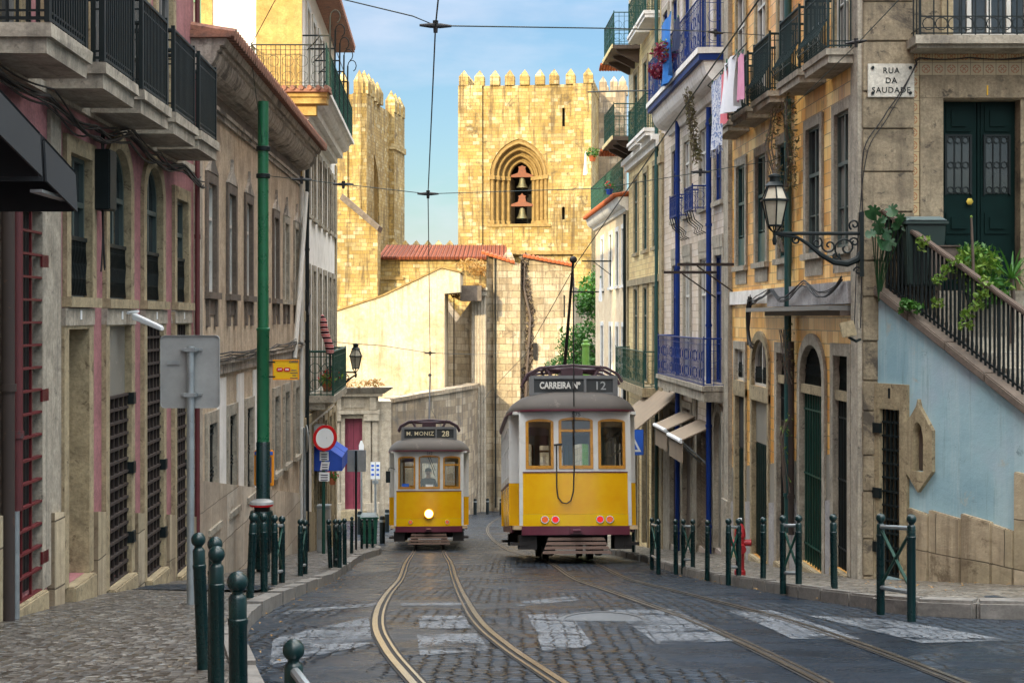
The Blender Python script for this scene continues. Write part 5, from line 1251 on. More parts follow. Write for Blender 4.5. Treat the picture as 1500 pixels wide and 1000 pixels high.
    # ---- second tower
    cx, cy = XX(530,118), 118.; K2 = plane(cx, cy, TH); c, s = math.cos(TH), math.sin(TH)
    def S2(u, v, w): return (cx+u*s+w*c, cy+u*c-w*s, v)
    V2 = lambda py: (465-py)/18.64; TV = V2(138)
    mb = MB(K2); panel(mb, -11, 0, -16, TV, [], .3); mb.poly([(-11,-16,0),(-11,TV,0),(-11,TV,-15),(-11,-16,-15)]); mb.poly([(-11,TV,0),(0,TV,0),(0,TV,-15),(-11,TV,-15)]); mb.poly([(-11,-16,-15),(0,-16,-15),(0,TV,-15),(-11,TV,-15)])
    mb.F = S2; wo = Op(2.6, 6.4, 6.5, V2(216), 3.4); panel(mb, 0, 15, -16, TV, [wo], .4)
    t2 = mb.build('bell_tower', MT['cath'], R)
    mb = MB(S2); mb.box(-.35, 2.4, -16, TV+.02, -.02, .45); mb.box(10.5, 15.1, -16, TV+.02, -.02, .45); mb.box(10.4, 15.2, V2(197), V2(188), -.02, .58); mb.F = K2; mb.box(-.68, .44, -16, TV+.02, -.02, .35); mb.box(-1.9, -1.1, -16, TV, -.02, .3); mb.build('corner_buttress', MT['cath'], t2)
    MB(S2).box(wo.u0-.1, wo.u1+.1, wo.v0-.1, wo.v1+.1, -.6, -.4).build('belfry_recess', MT['dark'], t2)
    mb = MB(S2)
    for k in range(3): g = -.05-.16*k; band(mb, wo.outline(g+.05,0), wo.outline(g-.12,0), -.10-.09*k-.2, -.10-.09*k)
    mb.build('arch_order', MT['cath_trim'], t2)
    for u in (.4,2.0,4.4,6.2,11.0,12.7,14.5): mer(S2, t2, u, -.1 if 2.5 < u < 10 else .1, TV, .55, .42, 1.0, .95)
    for u in (2,5,8,11,14): mer(S2, t2, u, -10.4, TV, .55, .42, 1.0, .95)
    for u in (-.2,-1.5,-2.7,-4,-5.3,-6.6,-8,-9.3,-10.6): mer(K2, t2, u, -.05, TV, .42, .42, 1.0, .95)
    # ---- nave between the towers
    Y = 106.; G = plane(0, Y, 0.)
    mb = MB(G); mb.box(XX(440,Y), XX(738,Y), -16, ZZ(380,Y), -9, 0); mb.box(XX(440,Y), XX(600,Y), -16, ZZ(409,Y), -.02, .5); nv = mb.build('nave', MT['cath'], R)
    MB(G).box(XX(440,Y), XX(592,Y), ZZ(410,Y), ZZ(406,Y), .0, .62).build('string_course', MT['cath_trim'], nv)
    mb = MB(G); e0, e1, r = ZZ(380.5,Y), ZZ(378,Y), ZZ(360,Y+7)
    mb.hexa([(XX(553,Y),e0,.4),(XX(742,Y),e0,.4),(XX(742,Y),r-.1,-7),(XX(553,Y),r-.1,-7),(XX(553,Y),e1,.4),(XX(742,Y),e1,.4),(XX(730,Y),r,-7),(XX(553,Y),r,-7)])
    n = 60
    for i in range(n): x = XX(554,Y)+(XX(741,Y)-XX(554,Y))*(i+.5)/n; mb.tube([(x,e1+.03,.5),(x,r+.02,-7)], .07, 6)
    mb.build('nave_roof', MT['roof_tile'], nv)
    mb = MB(G); mb.poly([(XX(733,Y),e0,.3),(XX(754,Y),e0,.3),(XX(746,Y),ZZ(363,Y),.1)]); mb.box(XX(733,Y), XX(754,Y), -16, e0, -6, .28); mb.build('gable', MT['cath_pale'], nv)
    mb = MB(); 
    for px in (578,594,610,627,642.5,659,676): merlon(mb, FI, XX(px,128), 0, 0, .55, .4, .0 if False else .05, .62)
    mb.v = [(x, 128+z, y+ZZ(363,128)) for x, y, z in mb.v]; b = MB(); mb.box(XX(560,128), XX(690,128), 127.6-0, 128.4, -16+0, ZZ(363,128)); mb.build('far_parapet', MT['cath'], nv)
    # sloped buttress beside the second tower
    Y = 103.; G = plane(0, Y, 0.); p = lambda px, py: (XX(px,Y), ZZ(py,Y))
    mb = MB(G); mb.prism([(XX(420,Y),-16),(XX(553,Y),-16),p(553,338),p(500,292),p(420,292)], 2, -2.5, 0); bt = mb.build('flying_buttress', MT['cath'], R)
    mb = MB(G); mb.prism([p(553,338),p(556,331),p(502,284),p(498,292)], 2, -2.7, .25); mb.build('coping', MT['darkstone'], bt)
    # ---- east end: facets of wall under small tiled roofs
    plan = [(640,99,430),(668,96.5,472),(690,95,441),(690,94.2,425),(712,94.2,425),(713,95.2,372),(722,95.6,374),(723,95.2,376),(752,94.9,384),(762,94.9,386),(764,95.7,378),(772,95.8,376),(815,95.2,383),(840,94.8,389),(842,96,420),(866,99.5,432),(900,101,440)]
    mb = MB()
    for (a, ya, ta), (b, yb, tb) in zip(plan, plan[1:]):
        z0, z1 = ZZ(ta,ya), ZZ(tb,yb); mb.poly([(XX(a,ya),ya,-15),(XX(b,yb),yb,-15),(XX(b,yb),yb,z1),(XX(a,ya),ya,z0)])
        mb.poly([(XX(a,ya),ya,z0),(XX(b,yb),yb,z1),(XX(b,yb)+.3,108,z1),(XX(a,ya)+.3,108,z0)])
    ap = mb.build('east_end', MT['cath_pale'], R)
    def eave(a, ya, ta, b, yb, tb):
        A = Vector((XX(a,ya),ya,ZZ(ta,ya))); B = Vector((XX(b,yb),yb,ZZ(tb,yb))); mb = MB(); n = max(4, int((B-A).length/.26))
        for i in range(n): q = A.lerp(B, (i+.5)/n); mb.tube([(q.x,q.y-.28,q.z-.02),(q.x,q.y+.5,q.z+.1)], .10, 6)
        mb.hexa([(A.x,A.y-.2,A.z-.12),(B.x,B.y-.2,B.z-.12),(B.x,B.y+.6,B.z+.0),(A.x,A.y+.6,A.z+.0),(A.x,A.y-.2,A.z+.03),(B.x,B.y-.2,B.z+.03),(B.x,B.y+.6,B.z+.1),(A.x,A.y+.6,A.z+.1)])
        mb.build('tiled_eaves', MT['terracotta'], ap)
    eave(705,95.2,369,754,94.8,384); eave(766,95.6,374,840,94.7,388)
    mb = MB()
    for px in (692.5,696.5,701,705.5,709.5): mb.tube([(XX(px,94.0),94.0,-14),(XX(px,94.0),94.0,ZZ(433,94))], .115, 8)
    mb.box(XX(689,94.2), XX(713,94.2), 93.6, 94.6, ZZ(433,94), ZZ(426,94)); mb.box(XX(688,94.2), XX(714,94.2), 93.5, 94.7, ZZ(425.5,94), ZZ(421,94)); mb.build('clustered_column', MT['portal'], ap)
    mb = MB(); rg = random.Random(6)
    for q in [(XX(a,95),95.55,ZZ(b,95)) for a, b in ((768,380),(767,395),(769,410),(772,425),(775,440),(777,455),(776,470),(774,485),(775,500),(776,515),(774,530),(771,545),(769,560),(768,575),(766,590),(767,605),(766,620))]: foliage(mb, q, .28, .12, .5, 60, .13, rg, 0, .35)
    mb.tube([(XX(778,95),95.5,-14),(XX(768,95),95.6,-8),(XX(771,95),95.5,-4),(XX(777,95),95.4,0),(XX(767,95),95.5,ZZ(420,95)),(XX(769,95),95.5,ZZ(385,95))], [.10,.08,.09,.08,.08,.05], 7); mb.build('creeper_scar', MT['door_brown'], ap)
    MB().box(XX(781,95.4), XX(786,95.4), 95.3, 96.3, ZZ(526,95.4), ZZ(502,95.4)).build('slit_window', MT['dark'], ap); mb = MB(); mb.box(XX(825.5,94.9), XX(827.5,94.9), 94.95, 95.6, ZZ(464,94.9), ZZ(432,94.9)); mb.build('slit_window', MT['dark'], ap)
    mb = MB(); mb.tube([(XX(725,95),95.0,ZZ(378,95)),(XX(726,95),95.05,-12)], .05, 5); mb.tube([(XX(664,95),96.0,ZZ(430,96)),(XX(664,95),96,-6)], .04, 5); mb.build('drainpipe', MT['iron'], ap)
    settle(R, (1, 110, zr(110)))
cathedral()
def whitewashed():
    Y = 90.; p = lambda px, py: (XX(px,Y), ZZ(py,Y)); G = plane(0, Y, 0.)
    R = thing('whitewashed_house', 'sunlit whitewashed wall with a sloping top in front of the cathedral nave', 'house')
    mb = MB(G); mb.prism([(XX(400,Y),-13.5),(XX(651,Y),-13.5),p(651,430),p(674,428),p(674,400),p(647,393.5),p(640,396),p(600,416),p(560,435),p(495,456),p(400,487)], 2, -5.5, 0); mb.build('wall', MT['whitewash_wall'], R)
    mb = MB(G); q = [p(676,399),p(647,392),p(600,414.5),p(560,433.5),p(495,454.5),p(400,485.5)]
    for a, b in zip(q, q[1:]): mb.hexa([(b[0],b[1]-.02,-5.6),(a[0],a[1]-.02,-5.6),(a[0],a[1]-.02,.08),(b[0],b[1]-.02,.08),(b[0],b[1]+.09,-5.6),(a[0],a[1]+.09,-5.6),(a[0],a[1]+.09,.08),(b[0],b[1]+.09,.08)])
    mb.build('coping', MT['cath_trim'], R)
    mb = MB(G); mb.box(XX(672,Y), XX(704,Y), ZZ(440,Y), ZZ(417,Y), -5, -2.2); mb.build('shaded_side_wall', MT['darkstone'], R)  # side face of this wall, its shade put into a dark colour
    settle(R, (XX(570,Y), Y, zr(Y)))
whitewashed()
def old_wall():
    R = thing('stone_wall', 'curved stained stone block wall below the sunlit whitewashed wall', 'wall')
    pts = [(548,80.3,593),(575,80.5,589),(600,81.4,584.5),(625,82.6,580),(650,84.2,576),(675,86.5,572),(692,89.5,569),(700,93.5,566)]
    mb = MB(); cp = MB()
    for (a, ya, ta), (b, yb, tb) in zip(pts, pts[1:]):
        A, B = Vector((XX(a,ya),ya)), Vector((XX(b,yb),yb)); n = Vector((-(B-A).y,(B-A).x)).normalized()*.7; z0, z1 = ZZ(ta,ya), ZZ(tb,yb)
        mb.hexa([(A.x,A.y,-14),(B.x,B.y,-14),(B.x+n.x,B.y+n.y,-14),(A.x+n.x,A.y+n.y,-14),(A.x,A.y,z0),(B.x,B.y,z1),(B.x+n.x,B.y+n.y,z1),(A.x+n.x,A.y+n.y,z0)])
        m = n*.2; cp.hexa([(A.x-m.x,A.y-m.y,z0),(B.x-m.x,B.y-m.y,z1),(B.x+n.x,B.y+n.y,z1),(A.x+n.x,A.y+n.y,z0),(A.x-m.x,A.y-m.y,z0+.22),(B.x-m.x,B.y-m.y,z1+.22),(B.x+n.x,B.y+n.y,z1+.22),(A.x+n.x,A.y+n.y,z0+.22)])
    mb.build('wall', MT['old_wall'], R); cp.build('coping', MT['old_wall'], R)
    mb = MB(); mb.prism([(XX(765,92),-14),(XX(800,92),-14),(XX(800,92),ZZ(730,92)),(XX(765,92),ZZ(741,92))], 1, 92, 94.5); mb.build('low_ramp', MT['cath_pale'], R)
    settle(R, (XX(630,82), 82, zr(82)))
old_wall()
def portal():
    Y = 78.; X0 = XX(520,Y); G = plane(X0, Y, -.12); U = lambda px: (px-520)/28.2; V = lambda py: (465-py)/28.2
    R = thing('stone_portal', 'carved stone portal with heavy cornice around a tall wine red double door', 'portal')
    dr = Op(U(505), U(531), V(746), V(612))
    mb = MB(G); panel(mb, U(455), U(573), -13, V(588), [dr], .35); shell(mb, U(455), U(573), -13, V(588), 3.); mb.build('wall', MT['portal'], R)
    MB(G).box(dr.u0-.02, dr.u1+.02, dr.v0-.02, dr.v1+.02, -.9, -.4).build('dark_recess', MT['dark'], R)
    board_door(G, dr, R, MT['door_wine'], .25, 2, panels=True, full=True); surround(G, dr, .22, MT['portal'], R, .1, False)
    for a, b in ((534,543),(545,553),(489,498)):
        mb = MB(G); mb.box(U(a), U(b), V(735), V(616), -.02, .22); mb.box(U(a)-.06, U(b)+.06, V(616), V(606), -.02, .34); mb.box(U(a)-.08, U(b)+.08, V(775), V(735), -.02, .36); mb.build('pilaster', MT['portal'], R, bevel=.02)
    mb = MB(G); mb.box(U(484), U(556), V(606), V(600), -.02, .36); mb.box(U(486), U(554), V(600), V(580), -.02, .2); mb.box(U(504), U(534), V(597), V(581), .2, .26)
    for a in (490,541): mb.box(U(a), U(a+10), V(600), V(579), .0, .38)
    mb.box(U(480), U(560), V(580), V(576), -.02, .5); mb.hexa([(U(478),V(576),-.02),(U(562),V(576),-.02),(U(562),V(576),.5),(U(478),V(576),.5),(U(470),V(567),-.02),(U(576),V(566),-.02),(U(576),V(566),.95),(U(470),V(567),.95)]); mb.build('entablature', MT['portal'], R, bevel=.02)
    MB(G).box(dr.u0-.2, dr.u1+.2, V(770), dr.v0-.003, -.3, .5).build('doorstep', MT['limestone'], R)
    settle(R, G(0,zr(Y),0))
portal()
# ================================================================ TREE, WEEDS, PLANTS
def tree():
    c = Vector((4.35, 71.5, -.6)); g = zr(71.5)
    R = thing('leafy_tree', 'bright green leafy tree beyond the low cream house', 'tree', (c.x, c.y, g))
    mb = MB(); b = lambda *p: tuple(p)
    mb.tube([(0,0,-.2),(.05,0,2.5),(-.05,.1,5),(.05,0,7.5)], [.26,.2,.15,.07], 9)
    rng = random.Random(3); tips = []
    for k in range(11):
        z = rng.uniform(4,8.5); a = rng.uniform(0,2*PI); l = rng.uniform(1.0,1.9); e = (math.cos(a)*l, math.sin(a)*l, z+rng.uniform(.3,1.2)); tips.append(e)
        mb.tube([(0,0,z-.6),(e[0]*.5,e[1]*.5,z+.1),e], [.09,.06,.025], 6)
    mb.build('trunk', MT['door_brown'], R)
    mb = MB(); h = c.z-g
    for e in tips: foliage(mb, e, .75, .75, .65, 260, .11, rng)
    for z, r in ((h-2.8,1.3),(h-1.4,1.6),(h,1.55),(h+1.2,1.2),(h+2.2,.75)):
        for q in range(6): a = rng.uniform(0,2*PI); foliage(mb, (r*.6*math.cos(a), r*.6*math.sin(a), z+rng.uniform(-.4,.4)), .75, .75, .6, 210, .11, rng)
    mb.build('crown', MT['leaf'], R)
tree()
def lowtree():
    R = thing('leafy_shrub', 'low green shrub spreading behind the roof of the departing tram', 'shrub', (2.6, 74, zr(74))); rng = random.Random(5)
    mb = MB(); h = ZZ(535,74)-zr(74); foliage(mb, (0,0,h), 1.0, .9, .45, 420, .1, rng); foliage(mb, (.6,.3,h-.5), 1.1, .9, .7, 420, .1, rng); mb.build('crown', MT['leaf'], R)
    mb = MB(); mb.tube([(0,0,-.2),(.1,0,h*.5),(.1,.1,h)], [.14,.1,.05], 7); mb.build('trunk', MT['door_brown'], R)
lowtree()
def weeds(name, label, pts, mat, n, size, seed, cat='weeds', rz=.4):
    R = thing(name, label, cat, pts[0][:3]); rng = random.Random(seed); mb = MB(); o = Vector(pts[0][:3])
    for x, y, z, r in pts: foliage(mb, (x-o.x,y-o.y,z-o.z), r, r*.6, r*rz, n, size, rng, .6, .25)
    mb.build('foliage', mat, R); return R
weeds('dry_weeds', 'dry orange weeds on the ledge above the clustered stone column', [(XX(683,93),93,ZZ(426,93),.75),(XX(676,93),93,ZZ(434,93),.6),(XX(698,93),93.4,ZZ(420,93),.5)], MT['leaf_dry'], 120, .16, 1)
weeds('dry_weeds', 'dry orange weeds growing on the cathedral wall under the red roof', [(XX(690,105),104.8,ZZ(388,105),1.2),(XX(703,105),104.8,ZZ(397,105),.8)], MT['leaf_dry'], 140, .18, 2)
weeds('dry_weeds', 'dry brown weeds on top of the stone portal', [(XX(546,77),77.4,ZZ(562,77),.6),(XX(515,77),77.4,ZZ(564,77),.8)], MT['leaf_dry'], 120, .13, 4)
# ================================================================ TRAMS
MT['tram_yellow'] = paint('tram_yellow_enamel', (.76,.40,.004), .2, 0, wear=(.45,.20,.01), wear_t=.70, var=.28, scale=1.3, spec=.5, rvar=.1)
MT['tram_light_yellow'] = paint('tram_light_yellow_enamel', (.76,.46,.005), .22, 0, wear=(.5,.3,.03), wear_t=.68, var=.25, scale=1.3, spec=.35, rvar=.06)
MT['tram_white'] = paint('tram_white_enamel', (.64,.64,.62), .3, 0, wear=(.40,.38,.35), wear_t=.72, var=.2, scale=2)
MT['tram_maroon'] = paint('tram_maroon_enamel', (.11,.018,.035), .4, 0, wear=(.08,.05,.04), wear_t=.6, scale=4)
MT['tram_wood'] = paint('varnished_window_wood', (.50,.235,.035), .3, 0, wear=(.34,.14,.02), wear_t=.58, scale=6)
MT['tram_inside'] = paint('varnished_inside_wood', (.50,.36,.20), .4)
MT['tram_roof'] = paint('dusty_grey_roof', (.075,.066,.058), .75, 0, wear=(.12,.105,.09), wear_t=.6, scale=1.6)
MT['tram_gear'] = paint('purple_brown_trolley_gear', (.045,.018,.026), .5, 0, wear=(.08,.05,.05), wear_t=.62)
MT['tram_under'] = paint('greasy_underframe', (.025,.022,.022), .7, .2, wear=(.06,.045,.04), wear_t=.6)
MT['tram_slat'] = paint('brown_fender_slats', (.13,.08,.06), .7, 0, wear=(.20,.15,.12), wear_t=.6, scale=6)
MT['board_grey'] = paint('grey_board_frame', (.13,.135,.14), .5)
MT['board_black'] = plain('board_black', (.022,.026,.028), .5)
MT['board_letters'] = plain('pale_board_letters', (.62,.62,.58), .6)
MT['board_letters_dim'] = plain('dim_board_letters', (.30,.31,.31), .6)
MT['board_letters_gold'] = plain('cream_board_letters', (.62,.55,.36), .6)
MT['number_blue'] = plain('dark_number_paint', (.05,.05,.10), .5)
MT['headlight'] = emis('lit_headlight', (1.,.55,.14), 3.5)
MT['tail_red'] = emis('lit_tail_lamp', (.55,.008,.003), .30); MT['tail_orange'] = emis('lit_amber_lamp', (.6,.09,.006), .14)
MT['chrome'] = plain('chrome_ring', (.5,.5,.5), .2, 1.)
def tram(label, loc, rot, dest, num, n_id, front):
    R = thing('tram', label, 'tram', loc, 'yellow vintage trams', rot)
    L_ = 8.4; HB = 1.25; HP = 1.02
    cv = lambda u: .13*(u/HP)**2
    def FF(u, v, w): return (u, cv(u)-w, v)
    def FB(u, v, w): return (-u, L_-cv(u)+w, v)
    for end, F in ((0,FF),(1,FB)):
        n = 12; us = [-HP+2*HP*i/n for i in range(n+1)]
        def skin(name, v0, v1, w, mat, th=.05, x=HP):
            mb = MB(F); k = [q*x/HP for q in us]
            for a, b in zip(k, k[1:]):
                mb.poly([(a,v0,w),(b,v0,w),(b,v1,w),(a,v1,w)], True); mb.poly([(a,v0,w-th),(b,v0,w-th),(b,v1,w-th),(a,v1,w-th)], True)
                mb.poly([(a,v0,w-th),(b,v0,w-th),(b,v0,w),(a,v0,w)]); mb.poly([(a,v1,w-th),(b,v1,w-th),(b,v1,w),(a,v1,w)])
            for a in (k[0],k[-1]): mb.poly([(a,v0,w-th),(a,v1,w-th),(a,v1,w),(a,v0,w)])
            return mb.build(name, mat, R)
        skin('dash_panel', .97, 1.80, 0, MT['tram_yellow'])
        lb = skin('dash_band', .73, .966, .008, MT['tram_light_yellow'], .058)
        skin('dash_rail', 1.803, 1.825, .012, MT['tram_maroon'], .06)
        skin('bumper_beam', .55, .727, .03, MT['tram_maroon'], .1, HP*1.02)
        # window wall
        wins = [Op(-.96,-.42,1.88,2.90,.07), Op(-.325,.345,1.88,2.93,.08), Op(.44,.98,1.88,2.90,.07)]
        mb = MB(F); panel(mb, -HP, HP, 1.828, 3.09, wins, .07); mb.build('window_wall', MT['tram_white'], R)
        for i, o in enumerate(wins):
            mb = MB(F); band(mb, o.outline(-.002,0), o.outline(-.055,0), -.06, .012); mb.box(o.u0+.002, o.u1-.002, o.v0, o.v0+.07, -.06, .014)
            if (i == 1 and not front) or (i == 2 and front): mb.box(o.u0+.05, o.u1-.05, o.v1-.30, o.v1-.25, -.06, .012)
            fr = mb.build('window_frame', MT['tram_wood'], R)
            mb = MB(F); mb.poly([(u,v,-.03) for u, v in o.outline(-.03,0)]); mb.build('pane', MT['tram_glass'], fr)
        for s in (-1,1): MB(F).box(s*1.05-.035, s*1.05+.035, .74, 3.06, -.12, -.0).build('corner_post', MT['tram_white'], R)
        # lifeguard slats
        mb = MB(F)
        for k in range(4):
            z = .50-.088*k; x = .56+.035*k; mb.hexa([(-x,z-.06,-.02+.05*k),(x,z-.06,-.02+.05*k),(x,z-.06,.03+.05*k),(-x,z-.06,.03+.05*k),(-x+.03,z,-.04+.05*k),(x-.03,z,-.04+.05*k),(x-.03,z,.01+.05*k),(-x+.03,z,.01+.05*k)])
        mb.build('fender_slats', MT['tram_slat'], R)
        mb = MB(F); mb.box(-.12, .12, .58, .70, .0, .12); mb.tube([(-.07,.64,.14),(.07,.64,.14)], .03, 8); mb.build('coupler', MT['tram_maroon'], R)
        for s in (-1,1): MB(F).box(s*.92-.17, s*.92+.17, .26, .55, -.9, -.1).box(s*1.08-.16, s*1.08+.16, .34, .40, -1.0, -.08).build('step_box', MT['tram_under'], R)
        # bulkhead that closes the saloon behind the platform
        mb = MB(lambda u, v, w, F=F: (F(0,v,w)[0]+(u if F is FF else -u), F(0,v,w)[1], v)); panel(mb, -HB, HB, .74, 3.08, [Op(-.34,.34,.82,2.75), Op(-1.08,-.46,1.8,2.8,.08), Op(.46,1.08,1.8,2.8,.08)], .05, w=-1.05); mb.build('bulkhead', MT['tram_inside'], R)
        for s in (-1,1):
            MB(F).box(s*1.145-.115, s*1.145+.115, .74, 1.62, -.92, -.80).build('platform_shoulder', MT['tram_yellow'], R)
            MB(F).box(s*1.145-.115, s*1.145+.115, 1.624, 3.06, -.92, -.80).build('platform_shoulder', MT['tram_white'], R)
        for s in (-1,1): grille(lambda u, v, w, F=F, s=s: F(s*1.03, v, -.2-u), 0, .72, .85, 1.55, 0, MT['tram_yellow'], R, 4, 1, .012, name='platform_gate_grille')
        # lamps
        z = .86
        if end == 0:
            xs = [(-.57,.05,'tail_orange'),(.57,.05,'tail_orange')] if front else [(-.60,.062,'tail_orange'),(-.40,.062,'tail_red'),(.46,.062,'tail_red'),(.65,.062,'tail_orange')]
            for x, r, m in xs:
                mb = MB(F); mb.tube([(x,z,.0),(x,z,.035)], r*1.25, 16); lp = mb.build('lamp', MT['chrome'], R); mb = MB(F); mb.tube([(x,z,.03),(x,z,.05)], r, 16); mb.build('lens', MT[m], lp)
            mb = MB(F); mb.tube([(0,1.12,0),(0,1.12,.07)], .15, 20); mb.tube([(0,1.12,.05),(0,1.12,.085)], .155, 20)
            if front:
                hl = mb.build('headlight', MT['tram_yellow'], R); mb = MB(F); mb.ball((0,1.12,.07), .125, 16, 8); mb.build('lens', MT['headlight'], hl)
        # destination board
        mb = MB(F); z0, z1 = 3.37, 3.80
        mb.box(-.84, .84, z0+.05, z1, -.5, -.32); mb.box(-.87, -.78, z0-.12, z1+.0, -.52, -.27); mb.box(.78, .87, z0-.12, z1+.0, -.52, -.27); mb.box(-.84, .84, z1-.05, z1+.02, -.53, -.265); mb.box(-.78, .78, z0+.05, z0+.1, -.5, -.28); mb.box(.20, .25, z0+.08, z1-.05, -.5, -.30)
        bo = mb.build('route_board', MT['board_grey'], R); MB(F).box(-.775, .775, z0+.102, z1-.052, -.34, -.315).build('board_face', MT['board_black'], bo)
        if end == 0:
            B = lambda u, v: (u, cv(0)+.312, v)
            put_text(TX[dest], MT['board_letters'] if not front else MT['board_letters_gold'], bo, B(-.27 if not front else -.28, (z0+z1)/2+.02), (1,0,0), (0,0,1)); put_text(TX[num], MT['board_letters_dim'] if not front else MT['board_letters_gold'], bo, B(.52,(z0+z1)/2+.01), (1,0,0), (0,0,1))
            put_text(TX[n_id], MT['number_blue'], R, (0.02, -.01, 2.985), (1,0,0), (0,0,1), 'fleet_number')
    # saloon sides
    for s in (-1,1):
        def FS(u, v, w, s=s): return (s*(HB-.04*max(0,(1.62-v))/.9+w), u, v)
        y0, y1 = 1.02, L_-1.02; ws = []
        n = 6; W = (y1-y0)/n
        for i in range(n): ws.append(Op(y0+W*i+.07, y0+W*(i+1)-.07, 1.78, 2.86, .05))
        mb = MB(FS); panel(mb, y0, y1, 1.624, 3.08, ws, .06); mb.build('saloon_side', MT['tram_white'], R)
        mb = MB(FS); mb.box(y0, y1, .74, 1.62, -.05, .0); mb.build('saloon_panel', MT['tram_yellow'], R)
        mb = MB(FS); mb.box(y0, y1, 1.60, 1.64, .0, .02); mb.box(y0, y1, .6, .738, -.05, .01); mb.build('waist_rail', MT['tram_maroon'], R)
        for o in ws:
            mb = MB(FS); band(mb, o.outline(-.002,0), o.outline(-.05,0), -.05, .008); mb.box(o.u0+.05, o.u1-.05, 2.4, 2.44, -.05, .0); fr = mb.build('side_window_frame', MT['tram_white'], R)
            mb = MB(FS); mb.poly([(u,v,-.03) for u, v in o.outline(-.03,0)]); mb.build('pane', MT['tram_glass'], fr)
    # floor, ceiling, benches, driver's stand
    MB().box(-1.2, 1.2, .15, L_-.15, .66, .74).build('floor', MT['tram_inside'], R); MB().box(-1.2, 1.2, .2, L_-.2, 3.0, 3.06).build('ceiling', MT['white_wood'], R)
    mb = MB()
    for i in range(5):
        for s in (-1,1): y = 1.8+i*1.1; mb.box(s*.72-.38, s*.72+.38, y, y+.42, 1.1, 1.16); mb.box(s*.72-.38, s*.72+.38, y+.42, y+.48, 1.1, 1.75)
    mb.build('benches', MT['tram_inside'], R)
    for y in (.35, L_-.35): mb = MB(); mb.box(-.62, -.32, y-.13, y+.13, .74, 1.72); mb.lathe([(.0,0),(.12,0),(.12,.06),(.0,.06)], (-.47,y,1.72), 12); mb.build('controller', MT['iron'], R, bevel=.02)
    # roof: rings from the eaves to the crown
    def outline(k, z):
        pts = []
        for i in range(44):
            a = 2*PI*i/44; cx, sy = math.cos(a), math.sin(a); e = .42
            x = 1.31*k*math.copysign(abs(cx)**e, cx); y = L_/2+(L_/2+.16-(1-k)*1.25)*math.copysign(abs(sy)**.32, sy)
            pts.append((x, y, z))
        return pts
    mb = MB(); mb.rings([outline(1,3.06),outline(1.0,3.12),outline(.985,3.17),outline(.93,3.28),outline(.82,3.39),outline(.62,3.47),outline(.35,3.52),outline(.05,3.53)]); mb.build('roof', MT['tram_roof'], R)
    mb = MB(); mb.rings([outline(1.012,3.045),outline(1.015,3.085)]); mb.build('roof_trim', MT['tram_maroon'], R)
    mb = MB()
    for y0 in (.33, L_-.33):
        sg = -1 if y0 < 1 else 1
        for c in (-.62,.0,.62): mb.tube([(c-.27,y0+sg*.18,3.24),(c-.12,y0+sg*.12,3.31),(c+.12,y0+sg*.12,3.31),(c+.27,y0+sg*.18,3.24)], .03, 6)
    mb.build('drip_rail', MT['tram_roof'], R)
    MB().box(-.45, .45, 1.6, L_-1.6, 3.5, 3.62).build('roof_walkway', MT['tram_roof'], R)
    # trolley gear
    mb = MB()
    for s in (-1,1):
        mb.tube([(s*.38,.55,3.74),(s*.55,.55,4.02),(s*.55,1.9,4.05),(s*.38,2.1,3.7)], .03, 6)
    for y in (.55,1.1,1.8): mb.tube([(-.98,y,3.70),(-.9,y,3.86),(-.66,y,4.0),(0,y,4.05),(.66,y,4.0),(.9,y,3.86),(.98,y,3.70)], .03, 6)
    mb.box(-.22, .22, .8, 1.7, 3.56, 4.0); mb.tube([(-.5,.7,3.98),(.5,1.3,3.98)], .035, 6); mb.tube([(.5,.7,3.98),(-.5,1.3,3.98)], .035, 6); mb.build('trolley_base', MT['tram_gear'], R)
    mb = MB(); 
    if front: mb.tube([(0,1.8,3.9),(0,6.2,5.85)], [.035,.02], 8); mb.ball((0,6.2,5.85), .06, 8, 6)
    else: mb.tube([(0,3.6,3.9),(-.06,-.8,6.05)], [.04,.025], 8); mb.ball((-.06,-.8,6.05), .075, 8, 6)
    mb.build('trolley_pole', MT['tram_under'], R)
    if not front:
        mb = MB(); mb.tube([(-.37,-.03,2.36),(-.37,-.03,1.5),(-.345,-.03,1.3),(-.27,-.03,1.20),(-.18,-.03,1.18),(-.10,-.03,1.24),(-.05,-.03,1.42),(-.03,-.04,1.9),(-.03,-.12,3.0),(-.05,-.5,4.9),(-.06,-.75,5.9)], .013, 6); mb.tube([(-.42,-.03,2.36),(-.26,-.03,2.38)], .02, 6); mb.build('trolley_rope', MT['cable'], R)
    else:
        mb = MB(); mb.tube([(-1.05,.1,2.5),(-1.22,.02,2.55),(-1.27,.0,2.45)], .015, 5); mb.box(-1.34, -1.2, -.03, .04, 2.08, 2.44); mb.build('side_mirror', MT['iron'], R, bevel=.02)
        mb = MB(); mb.tube([(-.02,-.04,2.86),(.12,-.05,2.5),(.17,-.05,2.3)], .01, 5); mb.tube([(.04,-.04,2.86),(.2,-.05,2.45)], .008, 5); mb.build('wiper', MT['iron'], R)
        MB().box(-.1, .13, .02, .03, 1.92, 2.02).build('dash_notice', MT['white'], R)
        MB().box(-.84, -.62, .09, .1, 1.92, 2.05).build('dash_sticker', MT['blue_sign'], R)
    # running gear
    for y in (2.7,5.7):
        for s in (-1,1):
            mb = MB(); 
            for r, x0, x1 in ((.36,s*.475-.05,s*.475+.05),(.41,s*.42-.015,s*.42+.015)): mb.tube([(x0,y,.37),(x1,y,.37)], r, 20)
            mb.build('wheel', MT['tram_under'], R)
    mb = MB(); mb.box(-.75, .75, 1.7, 6.7, .32, .55); mb.box(-.6, .6, .5, L_-.5, .52, .66); mb.box(-.95, -.7, 1.2, 3.2, .25, .62); mb.box(.7, .95, 4.2, 6.2, .25, .62)
